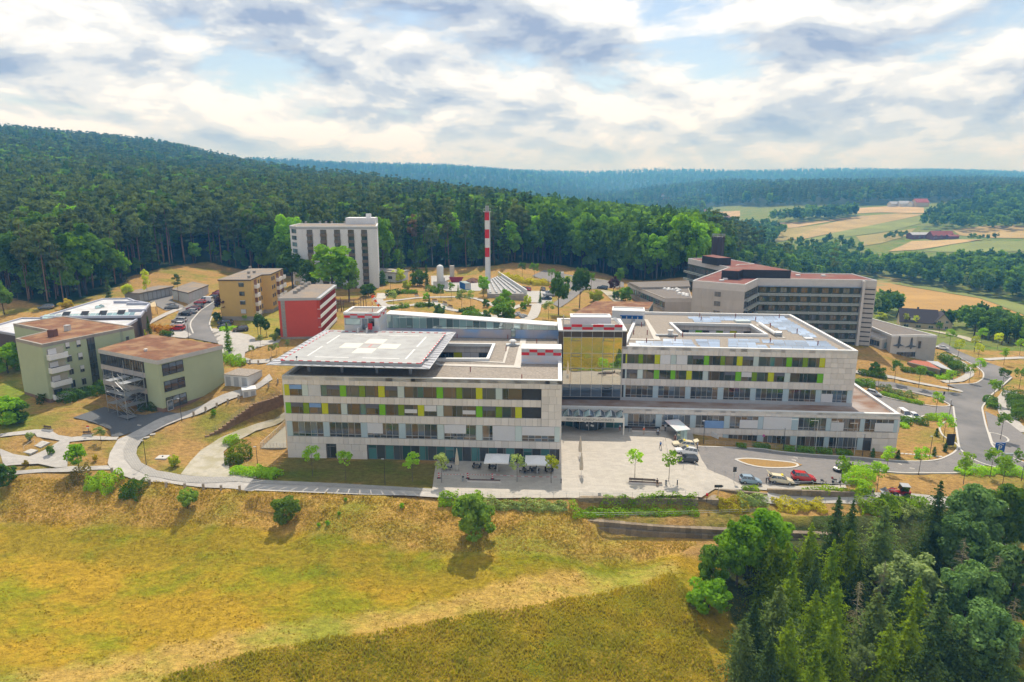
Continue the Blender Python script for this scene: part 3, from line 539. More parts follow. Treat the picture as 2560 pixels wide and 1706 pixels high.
def proto(key,crown,trunk,cm,name='tree'):
 """an unlinked tree: a root Empty with trunk and crown, copied wherever one stands"""
 LINK[0]=False
 root=add(name,None);root. empty_display_size=0.5
 if trunk is not None:add('trunk',trunk,None,root)
 V,F=crown
 add('crown',mesh_np('crown_'+key,V,F,cm),None,root)
 LINK[0]=True;PROTO[key]=root;return root
def recolour(key,src,cm,name=None):
 LINK[0]=False;s=PROTO[src];root=add(name or s. name. split('.')[0],None)
 for ch in s. children:
  me=ch. data
  if ch. name. startswith('crown'):me=me. copy();me. materials[0]=cm
  add(ch. name. split('.')[0],me,None,root)
 LINK[0]=True;PROTO[key]=root
 # mid-distance trees of unit size (height in metres as built)
for i in range(4):
 R=3.0+0.35*i;cr,cc=crown_pine(26,R,620,0.62,40+i,0.55+0.03*i)
 proto('pine%d'%i,cr,trunk_mesh(25.5,0.26,bark_pine,[(0.62,1.8,0.8),(0.72,2.0,1.0),(0.8,1.6,1.2),(0.88,1.2,1.0)],i,0.35,6),lm_pine,'pine_tree')
for i in range(3):proto('spruce%d'%i,crown_spruce(24,3.5+0.3*i,4.0,24,0.75,60+i,8,6),trunk_mesh(23,0.25,bark,[],9+i,0.1,6),lm_spruce,'spruce_tree')
for i in range(4):
 lim=[(0.4,2.4,2.4),(0.5,2.6,2.2),(0.6,2.0,2.2),(0.7,1.6,1.6),(0.45,2.2,1.9)]
 proto('broad%d'%i,crown_broad(4.6,10.5,6.6,1500,0.55,80+i,34,0.34),trunk_mesh(13,0.3,bark,lim,20+i,0.25),lm_mid if i%2 else lm_dark,'broadleaf_tree')
proto('birch0',crown_broad(3.0,14,8.0,900,0.42,95,34,0.34),trunk_mesh(20,0.18,bark_pale,[(0.5,1.2,1.8),(0.65,1.0,1.6)],5,0.3,6),lm_grey,'birch_tree')
recolour('broadM','broad1',lm_maple);recolour('broadY','broad0',lm_yell);recolour('broadP','broad2',lm_purple);recolour('broadB','broad3',lm_blue);recolour('pineD','pine1',leafmat('dying_pine_needles',(0.15,0.10,0.06),(0.20,0.13,0.08),0.2));recolour('birchM','birch0',lm_mid)
recolour('birchY','birch0',lm_yell)
# near trees of the grove
for i in range(3):proto('nspruce%d'%i,crown_spruce(13,4.4+0.4*i,0.4,40,0.27,110+i,13,19,0.30+.06*i,0.85,0.5),trunk_mesh(12.6,0.2,bark,[],30+i,0.1),lm_olive,'spruce_tree')
for i in range(2):recolour('nspruceD%d'%i,'nspruce%d'%i,lm_spruce)
recolour('nspruceB','nspruce2',leafmat('grey_green_needles',(.062,.098,.036),(.125,.165,.062),.35))
for i in range(2):proto('nbroad%d'%i,crown_broad(4.4,6.6,5.6,8500,0.27,130+i,60,0.27),trunk_mesh(9.5,0.24,bark,[(0.35,2.5,2.0),(0.45,2.6,2.0),(0.55,2.2,2.0),(0.65,1.8,1.8)],40+i,0.2),lm_maple,'broadleaf_tree')
recolour('nbroadB','nbroad0',lm_blue);recolour('nbroadB1','nbroad1',lm_blue);recolour('nbroadG','nbroad1',lm_grey);recolour('nbroadM','nbroad0',lm_mid)
def dead_tree(seed):
 rs=random. Random(seed);b=MB();b. tube((0,0,-0.5),(0.1,0,12),0.15,0.02,bark_pale,6)
 for i in range(110):
  f=rs. uniform(0.2,0.98);z=12*f;r=2.3*(1-f)**0.8+0.25;az=rs. uniform(0,6.283);e=Vector((r*math. cos(az),r*math. sin(az),z-0.25*r))
  b. tube((0,0,z),e,0.03,0.012,lm_dead,3,caps=False)
  for _ in range(2):
   t=rs. uniform(0.4,0.95);q=Vector((0,0,z)). lerp(e,t);b. tube(q,q+Vector((rs. uniform(-.5,.5),rs. uniform(-.5,.5),rs. uniform(-.5,.1))),0.02,0.008,lm_dead,3,caps=False)
 return b
for i in range(2):
 LINK[0]=False;r_=add('dead_spruce',None);d_=dead_tree(3+i);add('trunk',d_. mesh('dead_trunk'),None,r_);LINK[0]=True;PROTO['dead%d'%i]=r_
 # young street trees, bushes
for i in range(4):
 rs=np. random. RandomState(150+i);V,F=crown_broad(1.35,4.2,1.75,520-60*i,0.17,150+i,20,0.34)
 proto('young%d'%i,(V,F),trunk_mesh(5.0,0.06,bark,[(0.55,0.8,0.7),(0.62,0.9,0.8),(0.7,0.7,0.9),(0.78,0.6,0.7)],60+i,0.06,6),lm_young if i!=3 else lm_mid,'young_tree')
recolour('youngM','young1',lm_mid);recolour('youngY','young2',lm_yell);recolour('youngS','young0',lm_sage)
for i in range(3):
 proto('bush%d'%i,crown_broad(1.5,1.55,1.6,2600,0.14,170+i,26,0.32,-0.95),trunk_mesh(2.0,0.07,bark,[(0.3,0.8,0.8),(0.5,0.7,0.8),(0.4,0.8,0.7)],70+i,0.1,5),lm_mid,'bush')
for k,m_ in(('M',lm_maple),('Y',lm_yell),('S',lm_sage),('D',lm_dark),('G',lm_gold),('P',lm_purple),('B',lm_blue)):recolour('bush'+k,'bush%d'%(len(k)and{'M':1,'Y':2,'S':0,'D':1,'G':2,'P':0,'B':2}[k]),m_)
lm_willow=leafmat('willow_leaves',(.085,.145,.030),(.17,.24,.06),.4)
recolour('bushW','bush0',lm_willow);recolour('bushW1','bush1',lm_willow)
proto('thuja',crown_spruce(1.9,0.55,0.05,22,0.15,190,9,4,0.05,0.6,0.08),None,lm_dark,'thuja')
proto('column',crown_spruce(9,1.7,0.3,30,0.34,191,9,6,0.15,0.75,0.15),trunk_mesh(8,0.12,bark,[],3),lm_dark,'column_tree')
recolour('columnM','column',lm_mid)
def TT(px,py,H):
 d=ray(px,py);t=np. linspace(45,900,3000);x=d[0]*t;y=d[1]*t;g=CAM_H+d[2]*t-hh(x,y)-H;k=int(np. argmax(g<0))
 return(x[k],y[k],h1(x[k],y[k]))
_hk={}
def kindH(key):
 if key not in _hk:
  zs=[max(v. co. z for v in ch. data. vertices)for ch in PROTO[key]. children];_hk[key]=max(zs)
 return _hk[key]
def tree_at(key,xyz,H,label,cat='tree',group=None,wide=1.0,rz=None):
 s=H/kindH(key)
 return clone(PROTO[key],Matrix. Translation(xyz)@Matrix. Rotation(RNG. uniform(0,6.28)if rz is None else rz,4,'Z')@Matrix. Diagonal((s*wide,s*wide,s,1)),label,group,cat)
def tree_px(key,px,py,H,label,**k):
 return tree_at(key,T(px,py),H,label,**k)
def px_of(x,y,z):
 dz=z-CAM_H;dep=y*math. cos(CAM_P)-dz*math. sin(CAM_P)
 return 1280+CAM_F*x/dep,853-CAM_F*(y*math. sin(CAM_P)+dz*math. cos(CAM_P))/dep
 # ================================================================== BUILDING KIT
class Fac:
 """a vertical wall plane from p0 to p1 (seen from outside left to right); local x along it, y inwards, z up"""
 def __init__(s,p0,p1):
  s. p0=np. array(p0[:2],float);s. p1=np. array(p1[:2],float);d=s. p1-s. p0;s. L=float(np. hypot(*d));s. e=d/s. L;s. i=np. array([-s. e[1],s. e[0]])
  s. M=Matrix(((s. e[0],s. i[0],0,s. p0[0]),(s. e[1],s. i[1],0,s. p0[1]),(0,0,1,0),(0,0,0,1)))
 def U(s,px,py):
  d=ray(px,py);t=(s. p0@s. i)/(d[:2]@s. i);q=d[:2]*t
  return float((q-s. p0)@s. e),CAM_H+d[2]*t
 def u(s,px,z):
  """the position along the wall where the photograph's column px meets height z"""
  lo,hi=-60.0,s. L+60.0
  for _ in range(40):
   m=(lo+hi)/2;q=s. p0+s. e*m
   if px_of(q[0],q[1],z)[0]<px:lo=m
   else:hi=m
  return(lo+hi)/2
 def box(s,name,u0,u1,z0,z1,out,inn,m,parent=None):return bx(name,u0,u1,-out,inn,z0,z1,m,parent,s. M)
 def pt(s,u,out=0.0):q=s. p0+s. e*u-s. i*out;return(q[0],q[1])
m_stone=mat('limestone_cladding',(0.68,0.625,0.585),(0.63,0.58,0.545),scale=0.8,rough=0.85,rnd=0.09,stretch=(1.0,1.0,0.35))
m_stonewall=mat('limestone_wall',(0.63,0.58,0.545),(0.59,0.545,0.51),scale=0.6,rough=0.9)
m_white=mat('white_metal',(0.66,0.66,0.65),(0.60,0.60,0.60),scale=0.5,rough=0.5)
m_frame=mat('window_frame',(0.20,0.20,0.20),(0.16,0.16,0.165),scale=1,rough=0.5)
m_alu=mat('aluminium',(0.55,0.56,0.57),(0.48,0.49,0.50),scale=1,rough=0.4,metal=0.3)
m_core=mat('dark_core',(0.05,0.052,0.055),(0.04,0.04,0.042))
m_lime=mat('lime_panel',(0.50,0.53,0.012),(0.46,0.49,0.012),rough=0.25,spec=0.5,coat=0.3)
m_green=mat('green_panel',(0.16,0.45,0.012),(0.14,0.41,0.01),rough=0.25,spec=0.5,coat=0.3)
m_olive=mat('olive_panel',(0.17,0.27,0.012),(0.14,0.235,0.01),rough=0.25,spec=0.5,coat=0.3)
m_pale=mat('pale_glass_panel',(0.52,0.60,0.60),(0.47,0.55,0.56),scale=0.3,rough=0.2,spec=0.5,coat=0.3,rnd=0.08)
m_paleb=mat('pale_blue_panel',(0.42,0.52,0.58),(0.38,0.48,0.55),scale=0.3,rough=0.2,spec=0.5,coat=0.3)
m_blind=mat('white_blind',(0.62,0.61,0.63),(0.57,0.565,0.59),scale=0.4,rough=0.7,rnd=0.06)
m_bluereflblind=mat('blue_and_reflection_blind',(0.22,0.36,0.62),(0.18,0.30,0.55),rough=0.4)  # blue also stands for a reflection painted onto a white top-row blind
g_dark=glassmat('dark_glazing',(0.050,0.056,0.060),0.05)
g_brown=glassmat('bronze_glazing',(0.10,0.075,0.058),0.07,(1.0,0.92,0.8))
g_teal=glassmat('teal_glazing',(0.05,0.13,0.13),0.06,(0.85,1.0,1.0))
g_blue=glassmat('blue_glazing',(0.065,0.09,0.125),0.10,(0.9,0.96,1.0))
g_mirror=glassmat('mirror_glazing',(0.03,0.035,0.03),0.60,(1.0,0.97,0.88),0.01,0.035)
g_clear=glassmat('pale_glazing',(0.20,0.31,0.31),0.25,(0.9,1.0,1.0))
m_gravel=mat('roof_gravel',(0.36,0.315,0.265),(0.20,0.175,0.15),scale=2.6,rough=1,bump=0.6,detail=6)
m_gravdark=mat('dark_roof_gravel',(0.21,0.185,0.165),(0.14,0.125,0.115),scale=2.2,rough=1,bump=0.4)
m_sedum=mat('sedum_roof',(0.225,0.100,0.050),(0.13,0.062,0.036),scale=0.9,rough=1,bump=0.5,c3=(0.27,0.16,0.085),scale3=0.25)
m_slab=mat('roof_slabs',(0.52,0.49,0.44),(0.46,0.43,0.39),scale=1.0)
m_red=mat('signal_red',(0.56,0.018,0.025),(0.50,0.015,0.02),rough=0.5)
m_greymetal=mat('grey_metal',(0.40,0.41,0.43),(0.35,0.36,0.38),rough=0.5)
m_dkmetal=mat('dark_metal',(0.055,0.055,0.06),(0.04,0.04,0.045),rough=0.5)
m_steel=mat('galvanised_steel',(0.42,0.44,0.46),(0.34,0.36,0.38),scale=2,rough=0.45,metal=0.5)
m_fascia=mat('brown_fascia',(0.075,0.055,0.04),(0.06,0.045,0.035),rough=0.4)
def window(F,u0,u1,z0,z1,parent,split=(),tr=None,glass=None,dep=0.12,fr=0.07,fm=None,blind=None,sub=True,name='window',glasses=None):
 """frame bars as the part, every pane a piece under it; split = mullions in fractions, tr = transoms"""
 fm=fm or m_frame;b=MB();M=F. M;glass=glass or g_dark
 us=[u0]+[u0+(u1-u0)*f for f in split]+[u1];zs=[z0]+[z0+(z1-z0)*f for f in(tr or())]+[z1]
 for i,uu in enumerate(us):
  w=fr if 0<i<len(us)-1 else fr;a=max(u0,uu-w/2)if i else u0;b. box(a,min(u1,a+w),dep-0.10,dep+0.04,z0,z1,fm,M)
 for i,zz in enumerate(zs):
  a=max(z0,zz-fr/2)if i else z0;a=min(a,z1-fr);b. box(u0+fr,u1-fr,dep-0.085,dep+0.035,a,a+fr,fm,M)
 o=b. build(name,parent)
 k=0
 for i in range(len(us)-1):
  for j in range(len(zs)-1):
   gm=glasses[k%len(glasses)]if glasses else glass;k+=1
   bx('pane',us[i]+fr*0.4,us[i+1]-fr*0.4,dep-0.02,dep+0.01,zs[j]+fr*0.4,zs[j+1]-fr*0.4,gm,o if sub else parent,M)
 if blind:
  a,bb,c,d,mm=blind;bx('blind',u0+(u1-u0)*a+0.03,u0+(u1-u0)*bb-0.03,dep-0.16,dep-0.11,z0+(z1-z0)*c+0.02,z0+(z1-z0)*d-0.02,mm,o,M)
 return o
def clad(F,parent,u0,u1,z0,z1,wmin,wmax,rows=1,out=0.0,thick=0.3,m=None,name='cladding_panel',gap=0.03):
 m=m or m_stone
 for r in range(rows):
  a=z0+(z1-z0)*r/rows;b=z0+(z1-z0)*(r+1)/rows;u=u0
  while u<u1-0.02:
   w=RNG. uniform(wmin,wmax)
   if u+w>u1-wmin*0.6:w=u1-u
   F. box(name,u+gap/2,u+w-gap/2,a+gap/2,b-gap/2,out,thick,m,parent);u+=w
def ringprism(outer,inner,z0,z1,zi,m,mtop,ztop):
 """a body with an open court: outer walls, court walls and a roof deck with the hole"""
 b=MB();n=len(outer)
 for P,lo,hi,fl in((outer,z0,z1,False),(inner,zi,z1,True)):
  for i in range(n):
   a,c=P[i],P[(i+1)%n];q=[(a[0],a[1],lo),(c[0],c[1],lo),(c[0],c[1],hi),(a[0],a[1],hi)]
   b. poly(q[::-1]if fl else q,m)
 for i in range(n):
  j=(i+1)%n;b. poly([(*outer[i],ztop),(*outer[j],ztop),(*inner[j],ztop),(*inner[i],ztop)],mtop)
 b. poly([(*p,zi)for p in inner],mtop)
 return b
def parapet(name,poly,z0,z1,w,m,parent,closed=True):
 """a coping round a roof: one mitred ring standing over the deck"""
 n=len(poly);P=[Vector((p[0],p[1]))for p in poly];c=sum(P,Vector((0,0)))/n;inn=[]
 area=sum(P[i]. x*P[(i+1)%n]. y-P[(i+1)%n]. x*P[i]. y for i in range(n));sg=1 if area>0 else-1
 for i in range(n):
  d1=(P[i]-P[i-1]). normalized();d2=(P[(i+1)%n]-P[i]). normalized();n1=Vector((-d1 . y,d1 . x))*sg;n2=Vector((-d2 . y,d2 . x))*sg
  k=n1+n2;k=k/max(0.2,k. dot(n1));inn. append(P[i]+k*w)
 b=MB()
 for i in range(n):
  j=(i+1)%n;a,bb,cc,d=P[i],P[j],inn[j],inn[i]
  b. poly([(a. x,a. y,z1),(bb. x,bb. y,z1),(cc. x,cc. y,z1),(d. x,d. y,z1)][::sg],m)
  b. poly([(a. x,a. y,z0),(bb. x,bb. y,z0),(bb. x,bb. y,z1),(a. x,a. y,z1)][::sg],m)
  b. poly([(d. x,d. y,z1),(cc. x,cc. y,z1),(cc. x,cc. y,z0),(d. x,d. y,z0)][::sg],m)
 return b. build(name,parent)
def prism(name,poly,z0,z1,m,parent=None,mtop=None):b=MB();b. prism(poly,z0,z1,m,mtop);return b. build(name,parent)
def centroid(p):return(sum(a[0]for a in p)/len(p),sum(a[1]for a in p)/len(p))
PANEL={'Y':m_lime,'G':m_green,'D':m_olive,'P':m_pale,'Q':m_paleb}
def small_row(F,parent,items,z0,z1,zc):
 """the coloured window rows: lime, green and pale panels between windows and drawn blinds; px columns of the photograph"""
 for a,b,k in items:
  u0,u1=F. u(a,zc),F. u(b,zc)
  if k in PANEL:F. box('colour_panel',u0+0.02,u1-0.02,z0,z1,-0.04,0.3,PANEL[k],parent)
  elif k=='B':F. box('blind',u0+0.02,u1-0.02,z0,z1,-0.06,0.3,m_blind,parent)
  elif k=='g':window(F,u0,u1,z0,z1,parent,(),None,RNG. choice([g_dark,g_teal]))
  elif k in('W','V','H','U'):
   left=RNG. random()<0.4;sp=(0.3,)if left else(0.7,);gl=RNG. choice([[g_dark,g_brown],[g_brown,g_dark],[g_dark,g_dark],[g_brown,g_brown]])
   bl={'V':(0,1,0.45,1,m_blind),'H':(0,1,0.25,0.62,m_blind),'U':(0,1,0.6,1,m_bluereflblind)}. get(k)
   if k=='W' and RNG. random()<0.28:bl=(0,1,0.62,1.0,m_greyblind)
   window(F,u0,u1,z0,z1,parent,sp,None,None,glasses=gl,blind=bl)
m_greyblind=mat('grey_blind',(0.13,0.13,0.15),(0.11,0.11,0.125),rough=0.6)
def big_row(F,parent,items,z0,z1,zc,n=5):
 for a,b,k in items:
  u0,u1=F. u(a,zc),F. u(b,zc)
  if k in PANEL:F. box('glass_pier',u0+0.02,u1-0.02,z0,z1,-0.03,0.3,PANEL[k],parent);continue
  bl={'l':(0,0.5,0.3,1,m_blind),'L':(0,0.7,0.42,1,m_blind),'r':(0.3,1,0,1,m_blind),'R':(0.35,1,0.05,0.72,m_blind),'a':(0,1,0.0,1,m_blind),'t':(0,1,0.4,1,m_blind),'b':(0,0.45,0.0,0.7,m_blind),'c':(0.3,1,0.0,0.6,m_bluereflblind)}. get(k)
  gl=[RNG. choice([g_dark,g_blue,g_dark,g_brown])for _ in range(10)]
  window(F,u0,u1,z0,z1,parent,[i/n for i in range(1,n)],(0.2,),None,glasses=gl,blind=bl,fm=m_alu,fr=0.06)
  # ================================================================== THE CLINIC, LEFT WING
A0,A1=(-45.04,128.77),(9.55,125.3);A2,A3=(12.2,166.6),(-42.4,170.2)
FA=Fac(A0,A1)
def z2(items):return[(640+a/3.5641,640+b/3.5641,k)for a,b,k in items]
def wing_a():
 t=thing('clinic_wing','left wing of the modern clinic with lime and green window panels, below the helipad','building',(-18,127.2,0))
 inn=[Vector(FA. pt(u,-0.3))for u in(0.3,FA. L-0.3)]
 court=[G(1030,899,16.8),G(1223,899,16.8),G(1239,860.5,16.8),G(1050,858.5,16.8)]
 b=ringprism([FA. pt(0.3,-0.3),FA. pt(FA. L-0.3,-0.3),(A2[0]-0.3,A2[1]),(A3[0]+0.3,A3[1])],court,-3,16.35,8,m_core,m_gravel,16.35);b. build('wall',t)
 for p,q in((A1,A2),(A3,A0)):Fs=Fac(p,q);Fs. box('side_wall',0.02,Fs. L-0.02,-3,16.9,0,0.28,m_stonewall,t)
 parapet('coping',[A0,A1,A2,A3],16.3,17.1,0.75,m_white,t);parapet('court_coping',court[::-1],16.3,17.0,0.7,m_white,t)
 # bands of stone panels between the window rows
 clad(FA,t,0,FA. L,15.33,16.98,0.9,1.5);clad(FA,t,0,50.75,11.62,13.02,0.9,1.5);clad(FA,t,0,50.75,7.74,9.32,0.9,1.5);clad(FA,t,0,54.6,3.12,4.55,0.9,1.5)
 clad(FA,t,50.8,FA. L,7.74,15.3,1.1,1.5,5);clad(FA,t,0,7.9,-1.0,3.1,1.2,2.0,3);clad(FA,t,10.0,16.2,-1.0,3.1,1.2,2.0,3)
 small_row(FA,t,z2([(233,297,'Y'),(297,408,'U'),(408,463,'P'),(463,576,'B'),(576,630,'g'),(630,745,'W'),(745,803,'G'),(805,915,'W'),(917,972,'D'),(975,1085,'W'),(1087,1147,'Y'),(1150,1258,'W'),(1260,1320,'P'),(1322,1435,'W'),(1437,1490,'g'),(1492,1605,'W'),(1607,1667,'G'),(1669,1780,'W'),(1783,1838,'D'),(1840,1955,'W'),(1958,2018,'Y'),(2020,2133,'W'),(2135,2195,'P'),(2197,2369,'W')]),13.05,15.3,14.2)
 small_row(FA,t,z2([(250,312,'G'),(312,418,'W'),(420,473,'D'),(475,582,'U'),(585,643,'Y'),(645,755,'W'),(757,813,'P'),(815,925,'W'),(928,980,'g'),(982,1095,'W'),(1097,1153,'G'),(1155,1263,'W'),(1266,1321,'D'),(1323,1437,'H'),(1440,1498,'Y'),(1500,1610,'V'),(1612,1670,'P'),(1672,1783,'W'),(1785,1838,'g'),(1840,1957,'H'),(1960,2018,'G'),(2020,2133,'W'),(2135,2193,'D'),(2195,2307,'W'),(2309,2369,'Y')]),9.36,11.58,10.5)
 big_row(FA,t,z2([(267,325,'Q'),(325,600,'x'),(600,655,'Q'),(655,935,'x'),(935,993,'Q'),(993,1272,'l'),(1272,1333,'Q'),(1333,1613,'x'),(1615,1675,'P'),(1677,1958,'L'),(1960,2018,'P'),(2020,2309,'r'),(2309,2369,'P'),(2369,2660,'t'),(2660,2722,'P')]),4.6,7.7,6.2)
 # ground floor: a door recess, then glazing with teal curtains up to the corner
 window(FA,8.0,9.9,0.0,3.05,t,(0.35,),(0.8,),g_dark,dep=0.3,name='door')
 n=22;u0,u1=16.4,54.2;w=(u1-u0)/n
 for i in range(n):
  if i in(0,9,18):window(FA,u0+w*i,u0+w*(i+1),0.0,3.08,t,(),(0.76,),g_teal,dep=0.25,name='door')
  else:window(FA,u0+w*i,u0+w*(i+1),0.05,3.08,t,(0.72,)if i%3==0 else(),None,[g_teal,g_dark,g_teal,g_dark][i%4],dep=0.25)
 FA. box('plinth',0,FA. L,-1.5,-0.02,0.03,0.25,m_greymetal,t)
 # court facade seen across the hole
 FB=Fac(court[3],court[2])
 clad(FB,t,0,FB. L,14.7,16.3,1.0,1.6,1,0.05,0.2)
 x=0
 for i,k in enumerate('WGgWYBBgW'):
  u0=FB. L*i/9;u1=FB. L*(i+1)/9
  if k in PANEL:FB. box('colour_panel',u0,u1-0.05,12.4,14.65,0.06,0.1,PANEL[k],t)
  elif k=='B':FB. box('blind',u0,u1-0.05,12.4,14.65,0.06,0.1,m_blind,t)
  else:window(FB,u0,u1-0.05,12.4,14.65,t,(0.4,),None,g_dark,dep=-0.1)
  # slab walkways, stair head with chequers, vents
 def sheet(nm,px,z,m):prism(nm,[G(a,b,z)for a,b in px],z-0.05,z,m,t)
 zz=lambda pts:[(1000+a/5.6,740+b/5.6)for a,b in pts]
 sheet('roof_walkway',zz([(570,975),(1590,1005),(1690,1012),(1690,985),(1590,972),(580,950)]),16.45,m_slab);sheet('roof_walkway',zz([(1590,998),(1690,1008),(1770,605),(1690,598)]),16.47,m_slab)
 sheet('roof_walkway',zz([(1435,938),(1465,940),(1535,700),(1505,698)]),16.44,m_slab);sheet('roof_walkway',zz([(580,900),(1440,938),(1445,925),(590,888)]),16.46,m_slab)
 F=Fac((2.0,140.6),(10.4,140.1));bb=F. box('stair_head',0,F. L,16.3,19.5,0,4.2,mat('sheen_blue_panels',(0.42,0.50,0.64),(0.58,0.50,0.47),scale=0.5,rough=0.3,stretch=(0.5,0.5,2.2),detail=1),t)
 F. box('stair_head_coping',-0.08,F. L+0.08,19.5,19.7,0.08,4.28,m_white,bb)
 for i in range(5):
  for j in range(2):F. box('chequer',F. L*i/5,F. L*(i+1)/5-0.01,18.2+0.65*j,18.84+0.65*j,0.03,-0.004,m_red if(i+j)%2==0 else m_greymetal,bb)
 for a,b in((985,1060),(1485,770),(1705,1170),(1510,600),(800,590),(1915,665)):
  x,y=G(1000+a/5.6,740+b/5.6,16.4);bx('roof_pipe',x-0.09,x+0.09,y-0.09,y+0.09,16.3,17.4,mat('rust_red',(0.25,0.05,0.04)),t)
 x,y=G(1000+1580/5.6,740+690/5.6,16.5);b=MB();b. box(x-1.6,x+1.6,y-0.8,y+0.8,16.36,16.8,m_steel);b. lathe([(0.5,0),(0.5,0.7),(0.9,0.8),(0.6,1.1),(0,1.2)],m_white,12,Matrix. Translation((x,y,16.7)));b. build('roof_fan',t)
 return t
wing_a()
# sunken light well with railing at the left end
lw=thing('light_well','triangular sunken light well with pale railing at the left end of the wing','light well',(-48,129,0))
P_=[T(640+a/3.5641,880+b/3.5641)for a,b in((275,860),(40,862),(262,660))]
b=MB();b. prism([(p[0],p[1])for p in P_],-1,[p[2]+0.12 for p in P_],mat('well_concrete',(0.30,0.28,0.22),(0.25,0.235,0.19),scale=0.7));b. build('wall',lw)
for i,(p,q)in enumerate(((P_[0],P_[1]),(P_[1],P_[2]))):
 b=MB()
 for k in range(9):
  v=Vector(p). lerp(Vector(q),k/8);b. tube(v,v+Vector((0,0,1.2)),0.03,0.03,m_alu,5)
 for hz in(0.3,0.6,0.9,1.2):b. tube(Vector(p)+Vector((0,0,hz)),Vector(q)+Vector((0,0,hz)),0.03,0.03,m_alu,5)
 b. build('railing',lw)
 # ------------------------------------------------------------------ helipad
def helipad():
 z=20.0;D=[G(702,901.6,z),G(1051.8,909.6,z),G(1113.4,833.8,z),G(825,828.4,z)];Nn=[G(665.4,913,z-0.5),G(1073,923.5,z-0.5),G(1139,832,z-0.5),G(813,826,z-0.5)]
 t=thing('helipad','raised square helipad deck with white cross and red H on the clinic roof','helipad',(*centroid(D),16.4))
 prism('deck',D,z-0.7,z,mat('helipad_concrete',(0.385,0.39,0.385),(0.35,0.355,0.35),scale=0.25,rough=0.8,c3=(0.32,0.32,0.315),scale3=0.4),t)
 ex=(Vector(D[1])-Vector(D[0]));ey=(Vector(D[3])-Vector(D[0]));o=Vector(D[0])
 def P(u,v,zz):q=o+ex*u+ey*v;tl=(Vector(D[2])-Vector(D[1])-ey)*(u*v);q=q+tl;return(q. x,q. y,zz)
 def patch(nm,u0,u1,v0,v1,m,zl,par=t):b=MB();b. poly([P(u0,v0,z+zl),P(u1,v0,z+zl),P(u1,v1,z+zl),P(u0,v1,z+zl)],m);return b. build(nm,par)
 mw=mat('cream_marking',(0.62,0.60,0.53),(0.57,0.55,0.48),scale=0.8);ml=mat('line_marking',(0.72,0.72,0.70),(0.6,0.6,0.58),scale=1.2)
 cx,cy,a=0.50,0.50,0.06
 for k,(du,dv)in enumerate(((0,-2),(0,2),(-2,0),(2,0))):
  w=0.075;patch('cross_arm',cx+du*w/1.0-w,cx+du*w/1.0+w,cy+dv*w*1.05-w*1.05,cy+dv*w*1.05+w*1.05,mw,0.006)
 r=mat('faded_red',(0.50,0.26,0.24));patch('letter_h',cx-0.055,cx+0.055,cy+0.05,cy+0.058,r,0.008);patch('letter_h',cx-0.055,cx+0.055,cy-0.058,cy-0.05,r,0.008);patch('letter_h',cx-0.008,cx+0.008,cy-0.045,cy+0.045,r,0.01)
 for(u0,u1,v0,v1)in((0.13,0.142,0.15,0.45),(0.13,0.142,0.55,0.85),(0.86,0.872,0.12,0.42),(0.86,0.872,0.5,0.85),(0.2,0.45,0.12,0.132),(0.55,0.82,0.12,0.132),(0.25,0.45,0.88,0.892),(0.55,0.8,0.88,0.892)):patch('deck_line',u0,u1,v0,v1,ml,0.006)
 # red and white kerb blocks round the deck
 n=31
 def kerbrow(p,q,n,skip=()):
  for i in range(n):
   if i in skip:continue
   a=Vector(p). lerp(Vector(q),i/n);bq=Vector(p). lerp(Vector(q),(i+1)/n);F=Fac((a. x,a. y),(bq. x,bq. y));F. box('edge_block',0.02,F. L-0.02,z,z+0.10,0.10,0.10,m_red if i%2==0 else m_white,t)
 kerbrow(D[0],D[1],n);kerbrow(D[1],D[2],27);kerbrow(D[3],D[2],31,range(9,12));kerbrow(D[0],D[3],27)
 # safety net panels sloping outwards on brackets
 mn=mat('net_grating',(0.42,0.43,0.46),(0.33,0.34,0.38),scale=6,rough=0.6)
 for a,bq in((0,1),(1,2),(2,3),(3,0)):
  k=15
  for i in range(k):
   f0,f1=i/k+0.004,(i+1)/k-0.004;p0,p1=Vector(D[a]). lerp(Vector(D[bq]),f0),Vector(D[a]). lerp(Vector(D[bq]),f1);q0,q1=Vector(Nn[a]). lerp(Vector(Nn[bq]),f0),Vector(Nn[a]). lerp(Vector(Nn[bq]),f1)
   b=MB();zi,zo=z-0.62,z-0.45
   b. put([(p0 . x,p0 . y,zi),(p1 . x,p1 . y,zi),(q1 . x,q1 . y,zo),(q0 . x,q0 . y,zo),(p0 . x,p0 . y,zi-.05),(p1 . x,p1 . y,zi-.05),(q1 . x,q1 . y,zo-.05),(q0 . x,q0 . y,zo-.05)],[(0,1,2,3),(7,6,5,4),(3,2,6,7),(0,3,7,4),(1,5,6,2)],mn if a in(1,3)else m_greymetal);o_=b. build('net_panel',t)
   b=MB();b. tube((p0 . x,p0 . y,zi+0.08),(q0 . x,q0 . y,zo+0.1),0.05,0.05,m_alu,4);b. build('bracket',o_)
   if i==0 or a:pass
  b=MB();b. tube((*Nn[a],z-0.45),(*Nn[bq],z-0.45),0.08,0.08,m_alu,5);b. build('edge_rail',t)
 for u in(0.12,0.37,0.63,0.88):
  for v in(0.2,0.5,0.8):
   x,y,_=P(u,v,0);bx('column',x-0.25,x+0.25,y-0.25,y+0.25,16.36,z-0.7,m_greymetal,t)
 for v in(0.2,0.5,0.8):
  b=MB();p=P(0.03,v,z-1.0);q=P(0.97,v,z-1.0);b. tube(p,q,0.28,0.28,m_greymetal,4);b. build('beam',t)
  # escape stair down to the roof
 s0=Vector((*G(1068,893,z),z-0.3));s1=Vector((*G(1103,914,16.5),16.5));b=MB()
